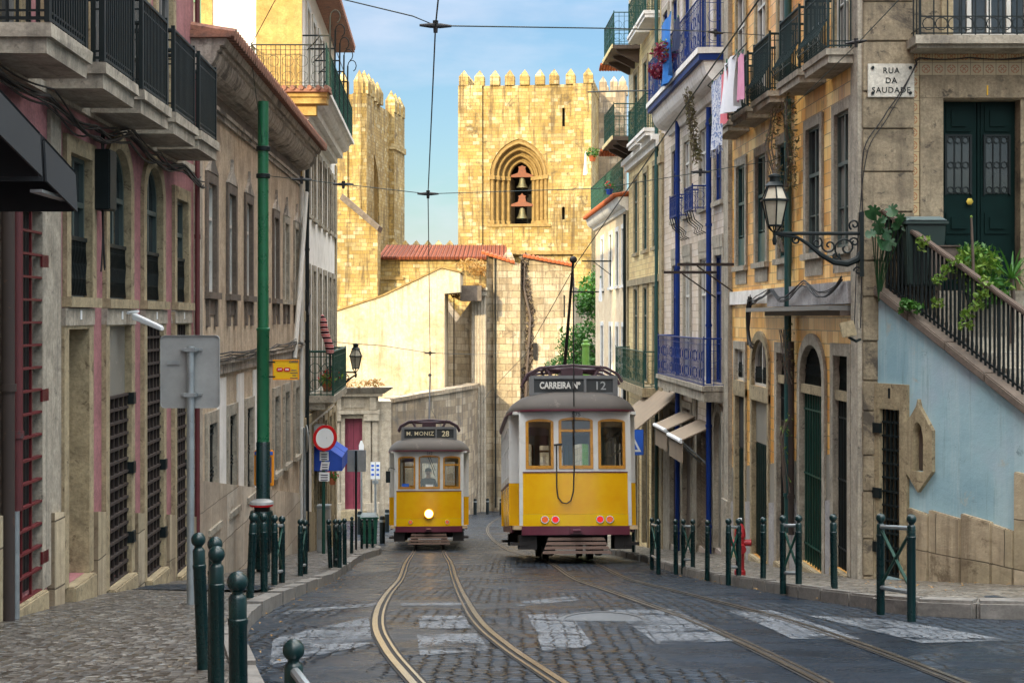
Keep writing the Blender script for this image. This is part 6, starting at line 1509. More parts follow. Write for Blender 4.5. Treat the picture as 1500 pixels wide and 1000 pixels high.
    for s in (-1,1): mb.tube([(s*.47,.5,.22),(s*.47,.8,.22)], .1, 8); mb.box(s*.5-.06, s*.5+.06, .45, 2.0, .2, .5)
    mb.build('truck_frame', MT['tram_under'], R)
    return R
def place_tram(Y, pts, **k):
    x0 = _lin([(y, x) for x, y in pts], Y); x1 = _lin([(y, x) for x, y in pts], Y+6.5); z0, z1 = zr(Y+2.4), zr(Y+6); sl = (z1-z0)/3.6
    yw = k.pop('yaw', 1.); a = math.atan(sl); zz = zr(Y+2.7)-2.7*math.sin(a)+.01
    return tram(loc=(x0, Y, zz), rot=(a, 0, -math.atan((x1-x0)/6.5)*-1*-1*yw), **k)
tram_out = place_tram(30.3, TRACK_B, label='yellow tram seen from behind with a rope loop and red tail lamps', dest='carreira', num='n12', n_id='n575', front=False, yaw=.62)
tram_out.scale = (1.055, 1, 1); tram_out.location.x += .07
tram_in = place_tram(46.6, TRACK_A, label='smaller looking yellow tram climbing towards us with its round headlight lit', dest='moniz', num='n28', n_id='n562', front=True)
# ---------------------------------------------------------------- driver of the climbing tram
def driver():
    R = thing('person', 'tram driver in a dark jacket standing at the controls behind the windscreen', 'person')
    J = {'pel':((0,0,.95),.15),'belly':((0,-.01,1.12),.145),'chest':((0,-.01,1.32),.165),'neck':((0,-.02,1.48),.062),'chin':((0,-.045,1.56),.062),'head':((0,-.03,1.66),.095),'crown':((0,-.015,1.74),.075),
         'sl':((-.19,0,1.40),.065),'el':((-.27,-.08,1.14),.047),'wl':((-.2,-.33,1.08),.034),'sr':((.19,0,1.40),.065),'er':((.28,-.06,1.14),.047),'wr':((.16,-.32,1.1),.034),
         'hl':((-.09,0,.9),.095),'kl':((-.1,-.03,.5),.062),'al':((-.11,.02,.09),.043),'tl':((-.12,-.14,.04),.04),'hr':((.09,0,.9),.095),'kr':((.1,-.02,.5),.062),'ar':((.11,.03,.09),.043),'tr':((.12,-.13,.04),.04)}
    for s, b in (('l',-1),('r',1)):
        w = J['w'+s][0]
        J['p'+s] = ((w[0]-.01*b,w[1]-.07,w[2]+.0),.032)
        for i in range(4): J[f'f{s}{i}'] = ((w[0]-.01*b+(i-1.5)*.021,w[1]-.13+abs(i-1.5)*.006,w[2]-.005),.0095); J[f'g{s}{i}'] = ((w[0]-.01*b+(i-1.5)*.022,w[1]-.155,w[2]-.04),.0085)
        J['h'+s+'t'] = ((w[0]-.055*b,w[1]-.07,w[2]+.01),.011); J['i'+s+'t'] = ((w[0]-.06*b,w[1]-.11,w[2]-.0),.009)
    E = [('pel','belly'),('belly','chest'),('chest','neck'),('neck','chin'),('chin','head'),('head','crown'),('chest','sl'),('sl','el'),('el','wl'),('chest','sr'),('sr','er'),('er','wr'),('pel','hl'),('hl','kl'),('kl','al'),('al','tl'),('pel','hr'),('hr','kr'),('kr','ar'),('ar','tr')]
    for s in 'lr':
        E.append(('w'+s,'p'+s)); E += [('p'+s,f'f{s}{i}') for i in range(4)]+[(f'f{s}{i}',f'g{s}{i}') for i in range(4)]+[('p'+s,'h'+s+'t'),('h'+s+'t','i'+s+'t')]
    ks = list(J); me = bpy.data.meshes.new('body'); me.from_pydata([J[k][0] for k in ks], [(ks.index(a), ks.index(b)) for a, b in E], [])
    o = bpy.data.objects.new('body', me); C.objects.link(o); o.parent = R; m = o.modifiers.new('Skin', 'SKIN')
    lay = me.skin_vertices[0].data if me.skin_vertices else None
    if lay:
        for i, k in enumerate(ks): r = J[k][1]; lay[i].radius = (r*(1.25 if k in ('chest','belly','pel') else 1), r*(.8 if k in ('chest','belly','pel') else 1)); lay[i].use_root = k == 'pel'
    o.modifiers.new('Smooth', 'SUBSURF').levels = 1; o.modifiers['Smooth'].render_levels = 2; m.use_smooth_shade = True
    t = NT('skin_and_uniform'); sx = t.n('SeparateXYZ'); tc = t.n('TexCoord'); t.L(tc.outputs['Object'], sx.inputs[0])
    skin = t.math('MAXIMUM', t.math('GREATER_THAN', sx.outputs[2], 1.47), t.math('LESS_THAN', sx.outputs[1], -.33)); t.out(t.mix(skin, (.03,.035,.05), (.45,.24,.15)), .7); me.materials.append(t.m)
    mb = MB(); mb.ball((0,.0,1.715), .108, 14, 8, 1, 1.05, .75); mb.build('hair', plain('dark_hair', (.02,.015,.012), .7), R)
    mb = MB(); mb.ball((0,-.135,1.645), .016, 8, 6, 1, 1.3, 1.5)
    for s in (-1,1): mb.ball((s*.1,-.02,1.65), .022, 8, 6, .5, 1, 1.4)
    mb.build('nose_and_ears', plain('skin', (.45,.24,.15), .6), R)
    mb = MB()
    for s in (-1,1): mb.ball((s*.035,-.118,1.672), .012, 8, 6)
    mb.box(-.028, .028, -.128, -.118, 1.588, 1.596); mb.build('eyes_and_mouth', plain('dark_features', (.05,.02,.02), .5), R)
    M4 = Matrix.Translation(tram_in.location) @ tram_in.rotation_euler.to_matrix().to_4x4()
    R.location = M4 @ Vector((-.02,.62,.745)); R.rotation_euler = tram_in.rotation_euler
driver()
# ================================================================ STREET FURNITURE
def solveY(px, py, y0, h, lift=.125):
    best = y0; bd = 9
    for i in range(-24,25):
        y = y0*(1+i*.006); d = abs(ZZ(py,y)-(zr(y)+lift+h))+abs(i)*.0022
        if d < bd: bd, best = d, y
    return best
POST = [(.040,-.12),(.040,.62),(.043,.625),(.043,.645),(.039,.65),(.039,.735),(.034,.745),(.024,.755),(.024,.765)]
def post_parts(par, x=0, y=0, z=0, fat=1.):
    mb = MB(); mb.lathe([(r*fat,h) for r, h in POST], (x,y,z), 16); p = mb.build('post', MT['bollard_green'], par)
    mb = MB(); mb.ball((x,y,z+.803), .046*fat, 16, 10); mb.build('knob', MT['bollard_green'], p); return p
GB = 'green ball-topped bollards along the kerbs'
proto = None
def bollard(px, py, y0, label, tilt=(0,0)):
    global proto
    Y = solveY(px, py, y0, .85); loc = (XX(px,Y), Y, zr(Y)+.12)
    if proto is None:
        proto = thing('bollard', label, 'bollard', loc, GB, (tilt[0],tilt[1],0)); post_parts(proto); return proto
    return dup(proto, loc, (tilt[0]+((px*7) % 5-2)*.006,tilt[1]+((px*3) % 7-3)*.005,(px % 6)), label, GB)
bollard(298,783,11,'outward leaning green bollard beside the road-sign pole', (0,-.04))
bollard(350,853,7.5,'thick green bollard standing nearest the kerb in front of the ringed bollard')
bollard(318,829,9.4,'green bollard with rings around its shaft near the large ball-topped one')
bollard(314,808,10.4,'green bollard half hidden behind the ringed bollard')
bollard(366,774,15.2,'slightly tilted green bollard standing just past the road-sign pole', (0,.03))
bollard(387,769,16.4,'green bollard in front of the litter bin on the green pole')
bollard(484,760,27.6,'leaning green bollard in front of the grey utility cabinet', (0,.05))
bollard(505,762,31.9,'green bollard beside the pole of the square grey sign back, on its cabinet side')
bollard(515,763,35,'green bollard at the foot of the pole with the square grey sign back', (0,-.03))
bollard(530,767,43,'small far green bollard in front of the green wheelie bin, cabinet side')
bollard(537.5,768,44,'small far green bollard in the middle in front of the green wheelie bin')
bollard(546,766,46,'small far green bollard in front of the green wheelie bin, tram side')
bollard(1222,757,17.1,'single green bollard in front of the dark corner doors, between two crossed barriers')
bollard(1118,759,20.3,'single green bollard between the fire hydrant and the grey door panels')
bollard(1036,757,24,'single green bollard in front of the tan roller shutter')
bollard(990,760,29,'single green bollard before the blue downpipe and brown door')
bollard(928,760,35,'green bollard partly hidden by the departing tram')
BG = 'pairs of green bollards joined by crossed braces'
def barrier(a, b, label):
    (pa, ya, Ya), (pb, yb, Yb) = a, b
    if Ya < 8: A = P(pa,ya,Ya)-Vector((0,0,.85)); B = P(pb,yb,Yb)-Vector((0,0,.85))
    else:
        Y1 = solveY(pa,ya,Ya,.85); Y2 = solveY(pb,yb,Yb,.85)
        A = Vector((XX(pa,Y1), Y1, zr(Y1)+.12)); B = Vector((XX(pb,Y2), Y2, zr(Y2)+.12))
    R = thing('bollard_barrier', label, 'barrier', A, BG); D = B-A
    post_parts(R); post_parts(R, *D)
    def at(t, z): q = D*t; return (q.x, q.y, q.z+z)
    mb = MB(); mb.tube([at(0,.72),at(1,.72)], .022, 8); mb.build('top_bar', MT['galv'], R); mb = MB(); mb.tube([at(0,.14),at(1,.14)], .022, 8); mb.build('bottom_bar', MT['galv'], R)
    for t0, t1 in ((0,1),(1,0)): mb = MB(); mb.tube([at(t0,.16),at(t1,.70)], .016, 6); mb.build('cross_brace', MT['iron_green'], R)
barrier((430,935,6.25),(497,1016,5.5),'green barrier of two bollards at the near kerb corner, cut by the picture edge')
barrier((402,772,18.4),(413,768,19.3),'green crossed barrier on the pavement next to the litter bin, street side')
barrier((440,764,22.5),(447,764,23.6),'narrow looking green crossed barrier before the lower windows of the beige house')
barrier((491,762,29.6),(497.5,768,30.6),'green crossed barrier between the utility cabinet and the square sign back')
barrier((1290,746,14.4),(1335,740,13.6),'largest green crossed barrier in front of the sky blue wall with the grilled gate')
barrier((1147,758,18.5),(1170,757,18.3),'green crossed barrier in front of the arched dark green doors')
barrier((1067,757,21.8),(1082,755,21.9),'green crossed barrier in front of the red fire hydrant')
barrier((1001,760,26.6),(1015,759,26.2),'green crossed barrier in front of the brown board door')
barrier((955,757,29.6),(964.5,760,29),'green crossed barrier beside the rear corner of the departing tram')
# plain dark posts at the foot of the street
DG = 'plain dark posts at the foot of the street'; pr = None
for px, py, Y, lab in ((560,756,52,'plain dark post beside the green wheelie bin'),(567,742,64,'plain dark post under the pale two-panel sign'),(527,746,60,'plain dark post in front of the stone portal'),(696,735,88,'dark post at the foot of the stone wall, nearest the lit tram'),(714,735,89,'middle dark post at the foot of the cathedral wall'),(734,735,88,'dark post at the foot of the cathedral wall, nearest the departing tram')):
    loc = (XX(px,Y), Y, zr(Y)+.02)
    if pr is None:
        pr = thing('bollard', lab, 'bollard', loc, DG); mb = MB(); mb.lathe([(.095,-.2),(.095,.84),(.08,.9),(.0,.92)], (0,0,0), 12); p = mb.build('post', MT['iron'], pr); mb = MB(); mb.lathe([(.098,.70),(.098,.78)], (0,0,0), 12); mb.build('band', MT['galv'], p)
    else: dup(pr, loc, None, lab, DG)
# ---------------------------------------------------------------- signs on poles
def sign_back():
    Y = 14.1; x = XX(279,Y); R = thing('road_sign', 'large square grey back of a road sign on a galvanised pole beside the bollards', 'road sign', (x,Y,zr(Y)+.1))
    z = lambda py: ZZ(py,Y)-R.location.z
    mb = MB(); mb.tube([(0,0,-.2),(0,0,z(507))], .036, 14); mb.build('pole', MT['galv'], R)
    a, b = XX(233,Y)-x, XX(320,Y)-x; mb = MB(); r = .04; z0, z1 = z(598), z(491)
    pr = [(u,v) for cu, cv_, s in ((b-r,z1-r,0),(a+r,z1-r,1),(a+r,z0+r,2),(b-r,z0+r,3)) for u, v in [(cu+r*math.cos(PI/2*s+PI/2*i/4), cv_+r*math.sin(PI/2*s+PI/2*i/4)) for i in range(5)]]
    mb.prism(pr, 1, .06, .075); n = len(mb.f); 
    k = len(pr); q = [(u*1.0,v) for u, v in pr]
    for i in range(k):
        j = (i+1) % k; mb.hexa([(pr[i][0],.045,pr[i][1]),(pr[j][0],.045,pr[j][1]),(pr[j][0]*.985+.0,.045,(pr[j][1]-(z0+z1)/2)*.985+(z0+z1)/2),(pr[i][0]*.985,.045,(pr[i][1]-(z0+z1)/2)*.985+(z0+z1)/2),(pr[i][0],.06,pr[i][1]),(pr[j][0],.06,pr[j][1]),(pr[j][0]*.985,.06,(pr[j][1]-(z0+z1)/2)*.985+(z0+z1)/2),(pr[i][0]*.985,.06,(pr[i][1]-(z0+z1)/2)*.985+(z0+z1)/2)])
    p = mb.build('plate', MT['sign_back'], R)
    MB().box(XX(243,Y)-x, XX(262,Y)-x, .0425, .0448, z(534), z(528)).build('sticker', MT['galv'], p)
    for py in (512,578): mb = MB(); v = z(py); mb.box(-.10, .10, .035, .058, v-.012, v+.012); mb.box(-.055, .055, -.045, .035, v-.018, v+.018); mb.build('clamp', MT['galv'], p)
sign_back()
def round_sign():
    Y = 34.; x = XX(474,Y); R = thing('road_sign', 'round red-rimmed no entry to vehicles sign over three small white plates', 'road sign', (x,Y,zr(Y)+.1)); z = lambda py: ZZ(py,Y)-R.location.z
    mb = MB(); mb.tube([(0,0,-.2),(0,0,z(625))], .04, 12); mb.build('pole', MT['iron_green'], R)
    def disc(r0, r1, th, dy, name, mat, par):
        mb = MB(lambda u, v, w: ((u*math.cos(.6)-w*math.sin(.6))+.07, (u*math.sin(.6)-w*math.cos(.6))-.24, v+z(640)))
        n = 36; A = [(r1*math.cos(2*PI*i/n), r1*math.sin(2*PI*i/n)) for i in range(n)]
        if r0 <= 0: mb.prism(A, 2, 0, th)
        else: Bq = [(u*r0/r1,v*r0/r1) for u, v in A]; band(mb, A+[A[0]], Bq+[Bq[0]], 0, th)
        return mb.build(name, mat, par)
    d = disc(0,.29,.015,0,'disc',MT['white'],R); disc(.225,.292,.02,0,'rim',MT['red'],d); MB().box(-.03,.1,-.23,.0,z(640)-.02,z(640)+.02).build('bracket', MT['galv'], R)
    for py0, py1, w, sk in ((661,674,.2,0),(676,688,.19,.03),(691,704,.24,0)):
        mb = MB(); mb.hexa([(-w*.5+.02,-.06,z(py1)),(w*.5+.02,-.06,z(py1)),(w*.5+.02,-.045,z(py1)),(-w*.5+.02,-.045,z(py1)),(-w*.5+.02+sk,-.06,z(py0)),(w*.5+.02+sk,-.06,z(py0)),(w*.5+.02+sk,-.045,z(py0)),(-w*.5+.02+sk,-.045,z(py0))]); p = mb.build('plate', MT['white'], R)
        mb = MB()
        for k in range(3): v = z(py0)-.05-k*.055; mb.box(-w*.32+.02+sk*.5, w*.34+.02+sk*.5, -.064, -.061, v-.022, v); 
        mb.build('lettering', MT['number_blue'], p)
round_sign()
def oval_back():
    Y = 33.; x = XX(446,Y); R = thing('road_sign', 'grey back of a round sign seen almost edge on beside the beige house', 'road sign', (x,Y,zr(Y)+.1)); z = lambda py: ZZ(py,Y)-R.location.z
    mb = MB(); mb.tube([(0,0,-.2),(0,0,z(626))], .035, 10); mb.build('pole', MT['galv'], R)
    mb = MB(lambda u, v, w: (.05+u*.27-w, -u*.96, v+z(642))); mb.prism([(.3*math.cos(2*PI*i/32), .3*math.sin(2*PI*i/32)) for i in range(32)], 2, 0, .02); mb.build('disc', MT['sign_back'], R)
oval_back()
def square_back():
    Y = 41.; x = XX(521.5,Y); R = thing('road_sign', 'small square grey sign back on a dark pole before the wine red portal door', 'road sign', (x,Y,zr(Y)+.1)); z = lambda py: ZZ(py,Y)-R.location.z
    mb = MB(); mb.tube([(0,0,-.2),(0,0,z(660))], .032, 10); mb.build('pole', MT['iron'], R)
    p = MB().box(XX(508,Y)-x, XX(536,Y)-x, .04, .06, z(691), z(659)).build('plate', MT['sign_back'], R, bevel=.008); MB().box(-.05, .05, .0, .04, z(691), z(659)).build('rib', MT['galv'], p)
square_back()
def pale_sign():
    Y = 62.; x = XX(550,Y); R = thing('road_sign', 'pale blue and white two-panel sign on a thin pole by the portal', 'road sign', (x,Y,zr(Y))); z = lambda py: ZZ(py,Y)-R.location.z
    mb = MB(); mb.tube([(0,0,-.2),(0,0,z(676))], .045, 10); mb.build('pole', MT['galv'], R)
    for a, b in ((543,549.5),(550.5,557)):
        p = MB().box(XX(a,Y)-x, XX(b,Y)-x, -.07, -.05, z(701), z(676)).build('plate', MT['white'], R); mb = MB(); c = (XX(a,Y)+XX(b,Y))/2-x
        for py in (681,687,694): mb.box(c-.06, c+.05, -.075, -.072, z(py+2), z(py-1))
        mb.build('pictogram', MT['blue_sign'], p)
    MB().box(-.12, .12, -.08, .02, z(708), z(703)).build('clamp', MT['galv'], R)
pale_sign()
def far_sign():
    Y = 60.; x = XX(529.5,Y); R = thing('road_sign', 'narrow pointed sign edge rising above the square grey sign back', 'road sign', (x,Y,zr(Y))); z = lambda py: ZZ(py,Y)-R.location.z
    mb = MB(); mb.tube([(0,0,-.2),(0,0,z(655))], .04, 8); mb.build('pole', MT['galv'], R)
    mb = MB(); mb.prism([(-.1,z(661)),(.1,z(661)),(.1,z(652)),(.03,z(645)),(-.03,z(645)),(-.1,z(652))], 1, -.05, -.03); mb.build('plate', MT['white'], R)
    Y = 91.; x = XX(763,Y); Q = thing('road_sign', 'thin leaning sign pole with an edge-on plate against the cathedral wall', 'road sign', (x,Y,zr(Y))); zz = lambda py: ZZ(py,Y)-Q.location.z
    mb = MB(); mb.tube([(-.15,0,-.2),(.12,0,zz(664))], .05, 8); mb.build('pole', MT['galv'], Q); mb = MB(); mb.box(.04, .26, -.08, -.05, zz(685), zz(663)); mb.build('plate', MT['pole_green'], Q)
far_sign()
def blue_sign():
    Y = 35.; a, b = XX(914,Y), XX(942.5,Y); x = XX(929,Y); R = thing('road_sign', 'blue sign with a white triangle peeping out behind the departing tram', 'road sign', (x,Y,zr(Y)+.1)); z = lambda py: ZZ(py,Y)-R.location.z
    mb = MB(); mb.tube([(0,0,-.2),(0,0,z(630))], .035, 10); mb.build('pole', MT['galv'], R)
    p = MB().box(a-x, b-x, -.07, -.05, z(666), z(628.5)).build('plate', MT['blue_sign'], R, bevel=.012); c = (a+b)/2-x+.01; mb = MB(); w = .16; z0, z1 = z(661), z(641)
    mb.prism([(c-w,z0),(c+w,z0),(c,z1)], 1, -.074, -.071); mb.build('triangle', MT['white'], p); mb = MB(); mb.prism([(c-w*.52,z0+.05),(c+w*.52,z0+.05),(c,z0+.05+(z1-z0)*.52)], 1, -.078, -.075); mb.build('triangle_field', MT['blue_sign'], p)
blue_sign()
# ---------------------------------------------------------------- green traction pole with its sign, timetable box and bin
def traction_pole():
    Y = 24.6; x = XX(385.5,Y); R = thing('traction_pole', 'tall two-tone green steel pole that carries the overhead wires', 'pole', (x,Y,zr(Y)+.1)); z = lambda py: ZZ(py,Y)-R.location.z
    mb = MB(); mb.lathe([(.115,-.2),(.115,z(648)),(.10,z(646))], (0,0,0), 20); mb.build('lower_shaft', MT['bollard_green'], R); mb = MB(); mb.lathe([(.104,z(648)),(.104,z(485)),(.112,z(484)),(.112,z(481)),(.092,z(480)),(.088,z(149)),(.0,z(148))], (0,0,0), 20); mb.build('upper_shaft', MT['pole_green'], R)
    for py in (218,258): mb = MB(); mb.lathe([(.10,z(py)-.04),(.115,z(py)-.03),(.115,z(py)+.03),(.10,z(py)+.04)], (0,0,0), 16); mb.build('wire_band', MT['iron'], R)
    S = thing('stop_sign_board', 'yellow tram stop board fixed to the green pole', 'stop sign', (x+.12,Y-.02,ZZ(541,Y))); zz = lambda py: ZZ(py,Y)-S.location.z
    a, b = XX(400,Y)-x-.12, XX(438.5,Y)-x-.12
    p = MB().box(a, b, -.012, .012, zz(556), zz(526.5)).build('board', MT['yellow_sign'], S, bevel=.006); mb = MB(); band(mb, [(a,zz(556)),(a,zz(526.5)),(b,zz(526.5)),(b,zz(556)),(a,zz(556))], [(a+.02,zz(556)+.02),(a+.02,zz(526.5)-.02),(b-.02,zz(526.5)-.02),(b-.02,zz(556)+.02),(a+.02,zz(556)+.02)], .0125, .018); mb.v = [(q[0],-q[2],q[1]) for q in mb.v]; mb.build('border', MT['orange'], p)
    for px, k in ((410.4,'r737'),(421,'r28')):
        c = XX(px,Y)-x-.12; v = zz(541); mb = MB(); n = 12
        pr = [(c+.022+.034*math.cos(-PI/2+PI*i/n), v+.034*math.sin(-PI/2+PI*i/n)) for i in range(n+1)]+[(c-.022+.034*math.cos(PI/2+PI*i/n), v+.034*math.sin(PI/2+PI*i/n)) for i in range(n+1)]
        mb.prism(pr, 1, -.018, -.0125); mb.build('route_badge', MT['red'], p); t = put_text(TX[k], MT['white'], p, (c,-.02,v), (1,0,0), (0,0,1)); t.data.transform(Matrix.Translation((c,-.02,v)) @ Matrix.Scale(.42,4) @ Matrix.Translation((-c,.02,-v)))
    put_text(TX['carris'], MT['number_blue'], p, (XX(431,Y)-x-.12,-.016,zz(529.5)), (1,0,0), (0,0,1))
    mb = MB(); c = XX(431.5,Y)-x-.12
    for k, w in enumerate((.05,.065,.03,.07)): v = zz(541.5)-k*.042; mb.box(c-w, c+w*.8, -.016, -.0125, v-.014, v)
    mb.build('lettering', MT['number_blue'], p)
    mb = MB()
    for py in (530,551.5): mb.box(-.13, a+.04, -.02, .02, zz(py)-.012, zz(py)+.012)
    mb.build('arm', MT['iron'], S)
    T = thing('timetable_case', 'orange framed timetable case with a blue top strapped to the green pole', 'timetable', (x,Y+.13,ZZ(686,Y))); zt = lambda py: ZZ(py,Y)-T.location.z
    MB().box(XX(370,Y)-x, XX(399,Y)-x, .0, .06, zt(713), zt(660)).build('case', MT['orange'], T, bevel=.015)
    MB().box(XX(371,Y)-x, XX(398,Y)-x, -.012, -.002, zt(667), zt(662)).build('header', MT['blue_sign'], T); MB().box(XX(373,Y)-x, XX(396,Y)-x, -.008, -.002, zt(708), zt(670)).build('timetable_sheet', MT['number_blue'], T)
    K = thing('litter_bin', 'dark litter bin with a rounded grey lid and red band on the green pole', 'litter bin', (x+.02,Y-.28,ZZ(832,Y-.3))); zk = lambda py: ZZ(py,Y-.3)-K.location.z
    mb = MB(); mb.lathe([(.12,0),(.13,zk(812)),(.165,zk(808)),(.185,zk(750)),(.175,zk(748))], (0,0,0), 20); mb.build('bucket', MT['bollard_green'], K)
    mb = MB(); mb.lathe([(.12,zk(748)),(.12,zk(741))], (0,0,0), 16); mb.build('throat', MT['dark'], K); mb = MB(); mb.lathe([(.19,zk(741)),(.195,zk(738))], (0,0,0), 24); mb.build('lid_band', MT['red'], K); mb = MB(); mb.lathe([(.20,zk(738)),(.19,zk(734.5)),(.13,zk(731.5)),(.02,zk(730.5))], (0,0,0), 24); mb.build('lid', MT['sign_back'], K)
    mb = MB(); 
    for i in range(10): a_ = 2*PI*i/10; mb.box(.178*math.cos(a_)-.01, .178*math.cos(a_)+.01, .178*math.sin(a_)-.01, .178*math.sin(a_)+.01, zk(806), zk(752))
    mb.build('bucket_ribs', MT['iron'], K)
traction_pole()
def cabinet():
    Y = 36.4; x = XX(474,Y); R = thing('utility_cabinet', 'pale grey utility cabinet behind the pole of the round red-rimmed sign', 'cabinet', (x,Y,zr(Y)+.1)); z = lambda py: ZZ(py,Y)-R.location.z
    MB().box(XX(464,Y)-x, XX(483,Y)-x, -.0, .32, 0, z(743)).build('body', MT['sign_back'], R, bevel=.012); MB().box(XX(463.5,Y)-x, XX(483.5,Y)-x, -.03, .35, z(743)+.002, z(740)).build('lid', MT['galv'], R, bevel=.01)
    MB().box(XX(465.5,Y)-x, XX(481.5,Y)-x, -.018, -.002, z(789), z(746)).build('door', MT['panel_grey'], R, bevel=.006); MB().box(XX(465.5,Y)-x, XX(481.5,Y)-x, -.012, -.002, .02, z(792)).build('base_panel', MT['sign_back'], R)
cabinet()
def wheelie(name, label, loc, rz, s, mat):
    R = thing(name, label, 'bin', loc, None, (0,0,rz)); mb = MB(); a, b = .29*s, .24*s
    mb.hexa([(-b,-b,.08*s),(b,-b,.08*s),(b,b,.08*s),(-b,b,.08*s),(-a,-a*1.1,.95*s),(a,-a*1.1,.95*s),(a,a*1.1,.95*s),(-a,a*1.1,.95*s)]); mb.build('body', mat, R, bevel=.02)
    mb = MB(); mb.box(-a-.03*s, a+.03*s, -a*1.1-.03*s, a*1.1+.03*s, .952*s, 1.0*s); mb.build('rim', mat, R, bevel=.01)
    mb = MB(); mb.hexa([(-a-.02*s,-a*1.1-.05*s,1.002*s),(a+.02*s,-a*1.1-.05*s,1.002*s),(a+.02*s,a*1.1+.06*s,1.002*s),(-a-.02*s,a*1.1+.06*s,1.002*s),(-a*.8,-a*.9,1.07*s),(a*.8,-a*.9,1.07*s),(a*.85,a*.9,1.10*s),(-a*.85,a*.9,1.10*s)]); mb.build('lid', paint('bin_lid', (.09,.12,.12), .4), R, bevel=.02)
    for q in (-1,1): mb = MB(); mb.tube([(q*(b-.06*s),b+.04*s,.1*s),(q*(b+.02*s),b+.04*s,.1*s)], .1*s, 14); mb.build('wheel', MT['iron'], R)
    mb = MB(); mb.tube([(-a,a*1.1+.06*s,.97*s),(-a,a*1.1+.12*s,1.0*s),(a,a*1.1+.12*s,1.0*s),(a,a*1.1+.06*s,.97*s)], .015*s, 6); mb.build('handle', MT['iron'], R); return R
MT['bin_green'] = paint('green_bin_plastic', (.012,.11,.07), .45); MT['bin_dark'] = paint('dark_green_bin_plastic', (.012,.028,.024), .5)
wheelie('wheelie_bin', 'green plastic wheelie bin on the pavement behind three small bollards', (XX(541,47.5), 47.5, zr(47.5)+.11), .1, .92, MT['bin_green'])
wheelie('wheelie_bin', 'dark wheelie bin with a grey lid on the landing by the green double door', (XX(1347,20.72), 20.72, .362), .04, .95, MT['bin_dark'])
MT['hydrant_red'] = paint('weathered_hydrant_red', (.26,.006,.010), .5, 0, wear=(.14,.03,.025), wear_t=.62, scale=6)
def hydrant():
    Y = 22.6; x = XX(1084,Y); R = thing('fire_hydrant', 'red fire hydrant standing behind the crossed barrier', 'hydrant', (x,Y,zr(Y)+.13)); mb = MB(); mb.lathe([(.085,-.1),(.085,.06),(.065,.08),(.065,.55),(.085,.57),(.085,.62),(.07,.70),(.04,.76),(.0,.78)], (0,0,0), 16); mb.build('barrel', MT['hydrant_red'], R)
    for s, z in ((-1,.48),(1,.48)): mb = MB(); mb.tube([(s*.05,0,z),(s*.16,0,z),(s*.165,0,z)], [.05,.05,.06], 12); mb.build('outlet', MT['hydrant_red'], R)
    mb = MB(); mb.tube([(0,-.05,.42),(0,-.17,.40)], .07, 12); mb.build('outlet', MT['hydrant_red'], R); mb = MB(); mb.lathe([(.03,.80),(.03,.85),(.0,.85)], (0,0,0), 5); mb.build('top_nut', MT['white'], R)
hydrant()
def green_column():
    Y = 66.; x = XX(858,Y); R = thing('lamp_column', 'light green column with a collar in front of the leafy tree', 'column', (x,Y,zr(Y))); mb = MB(); h = ZZ(497,Y)-zr(Y); mb.lathe([(.16,-.2),(.16,h-.3),(.2,h-.28),(.2,h-.2),(.12,h-.15),(.14,h-.05),(.0,h)], (0,0,0), 14); mb.build('shaft', paint('light_green_enamel', (.09,.20,.03), .4), R)
    mb = MB(); mb.lathe([(.24,-.2),(.24,.9),(.17,1.0)], (0,0,0), 14); mb.build('base', paint('light_green_enamel_base', (.07,.16,.03), .4), R)
green_column()
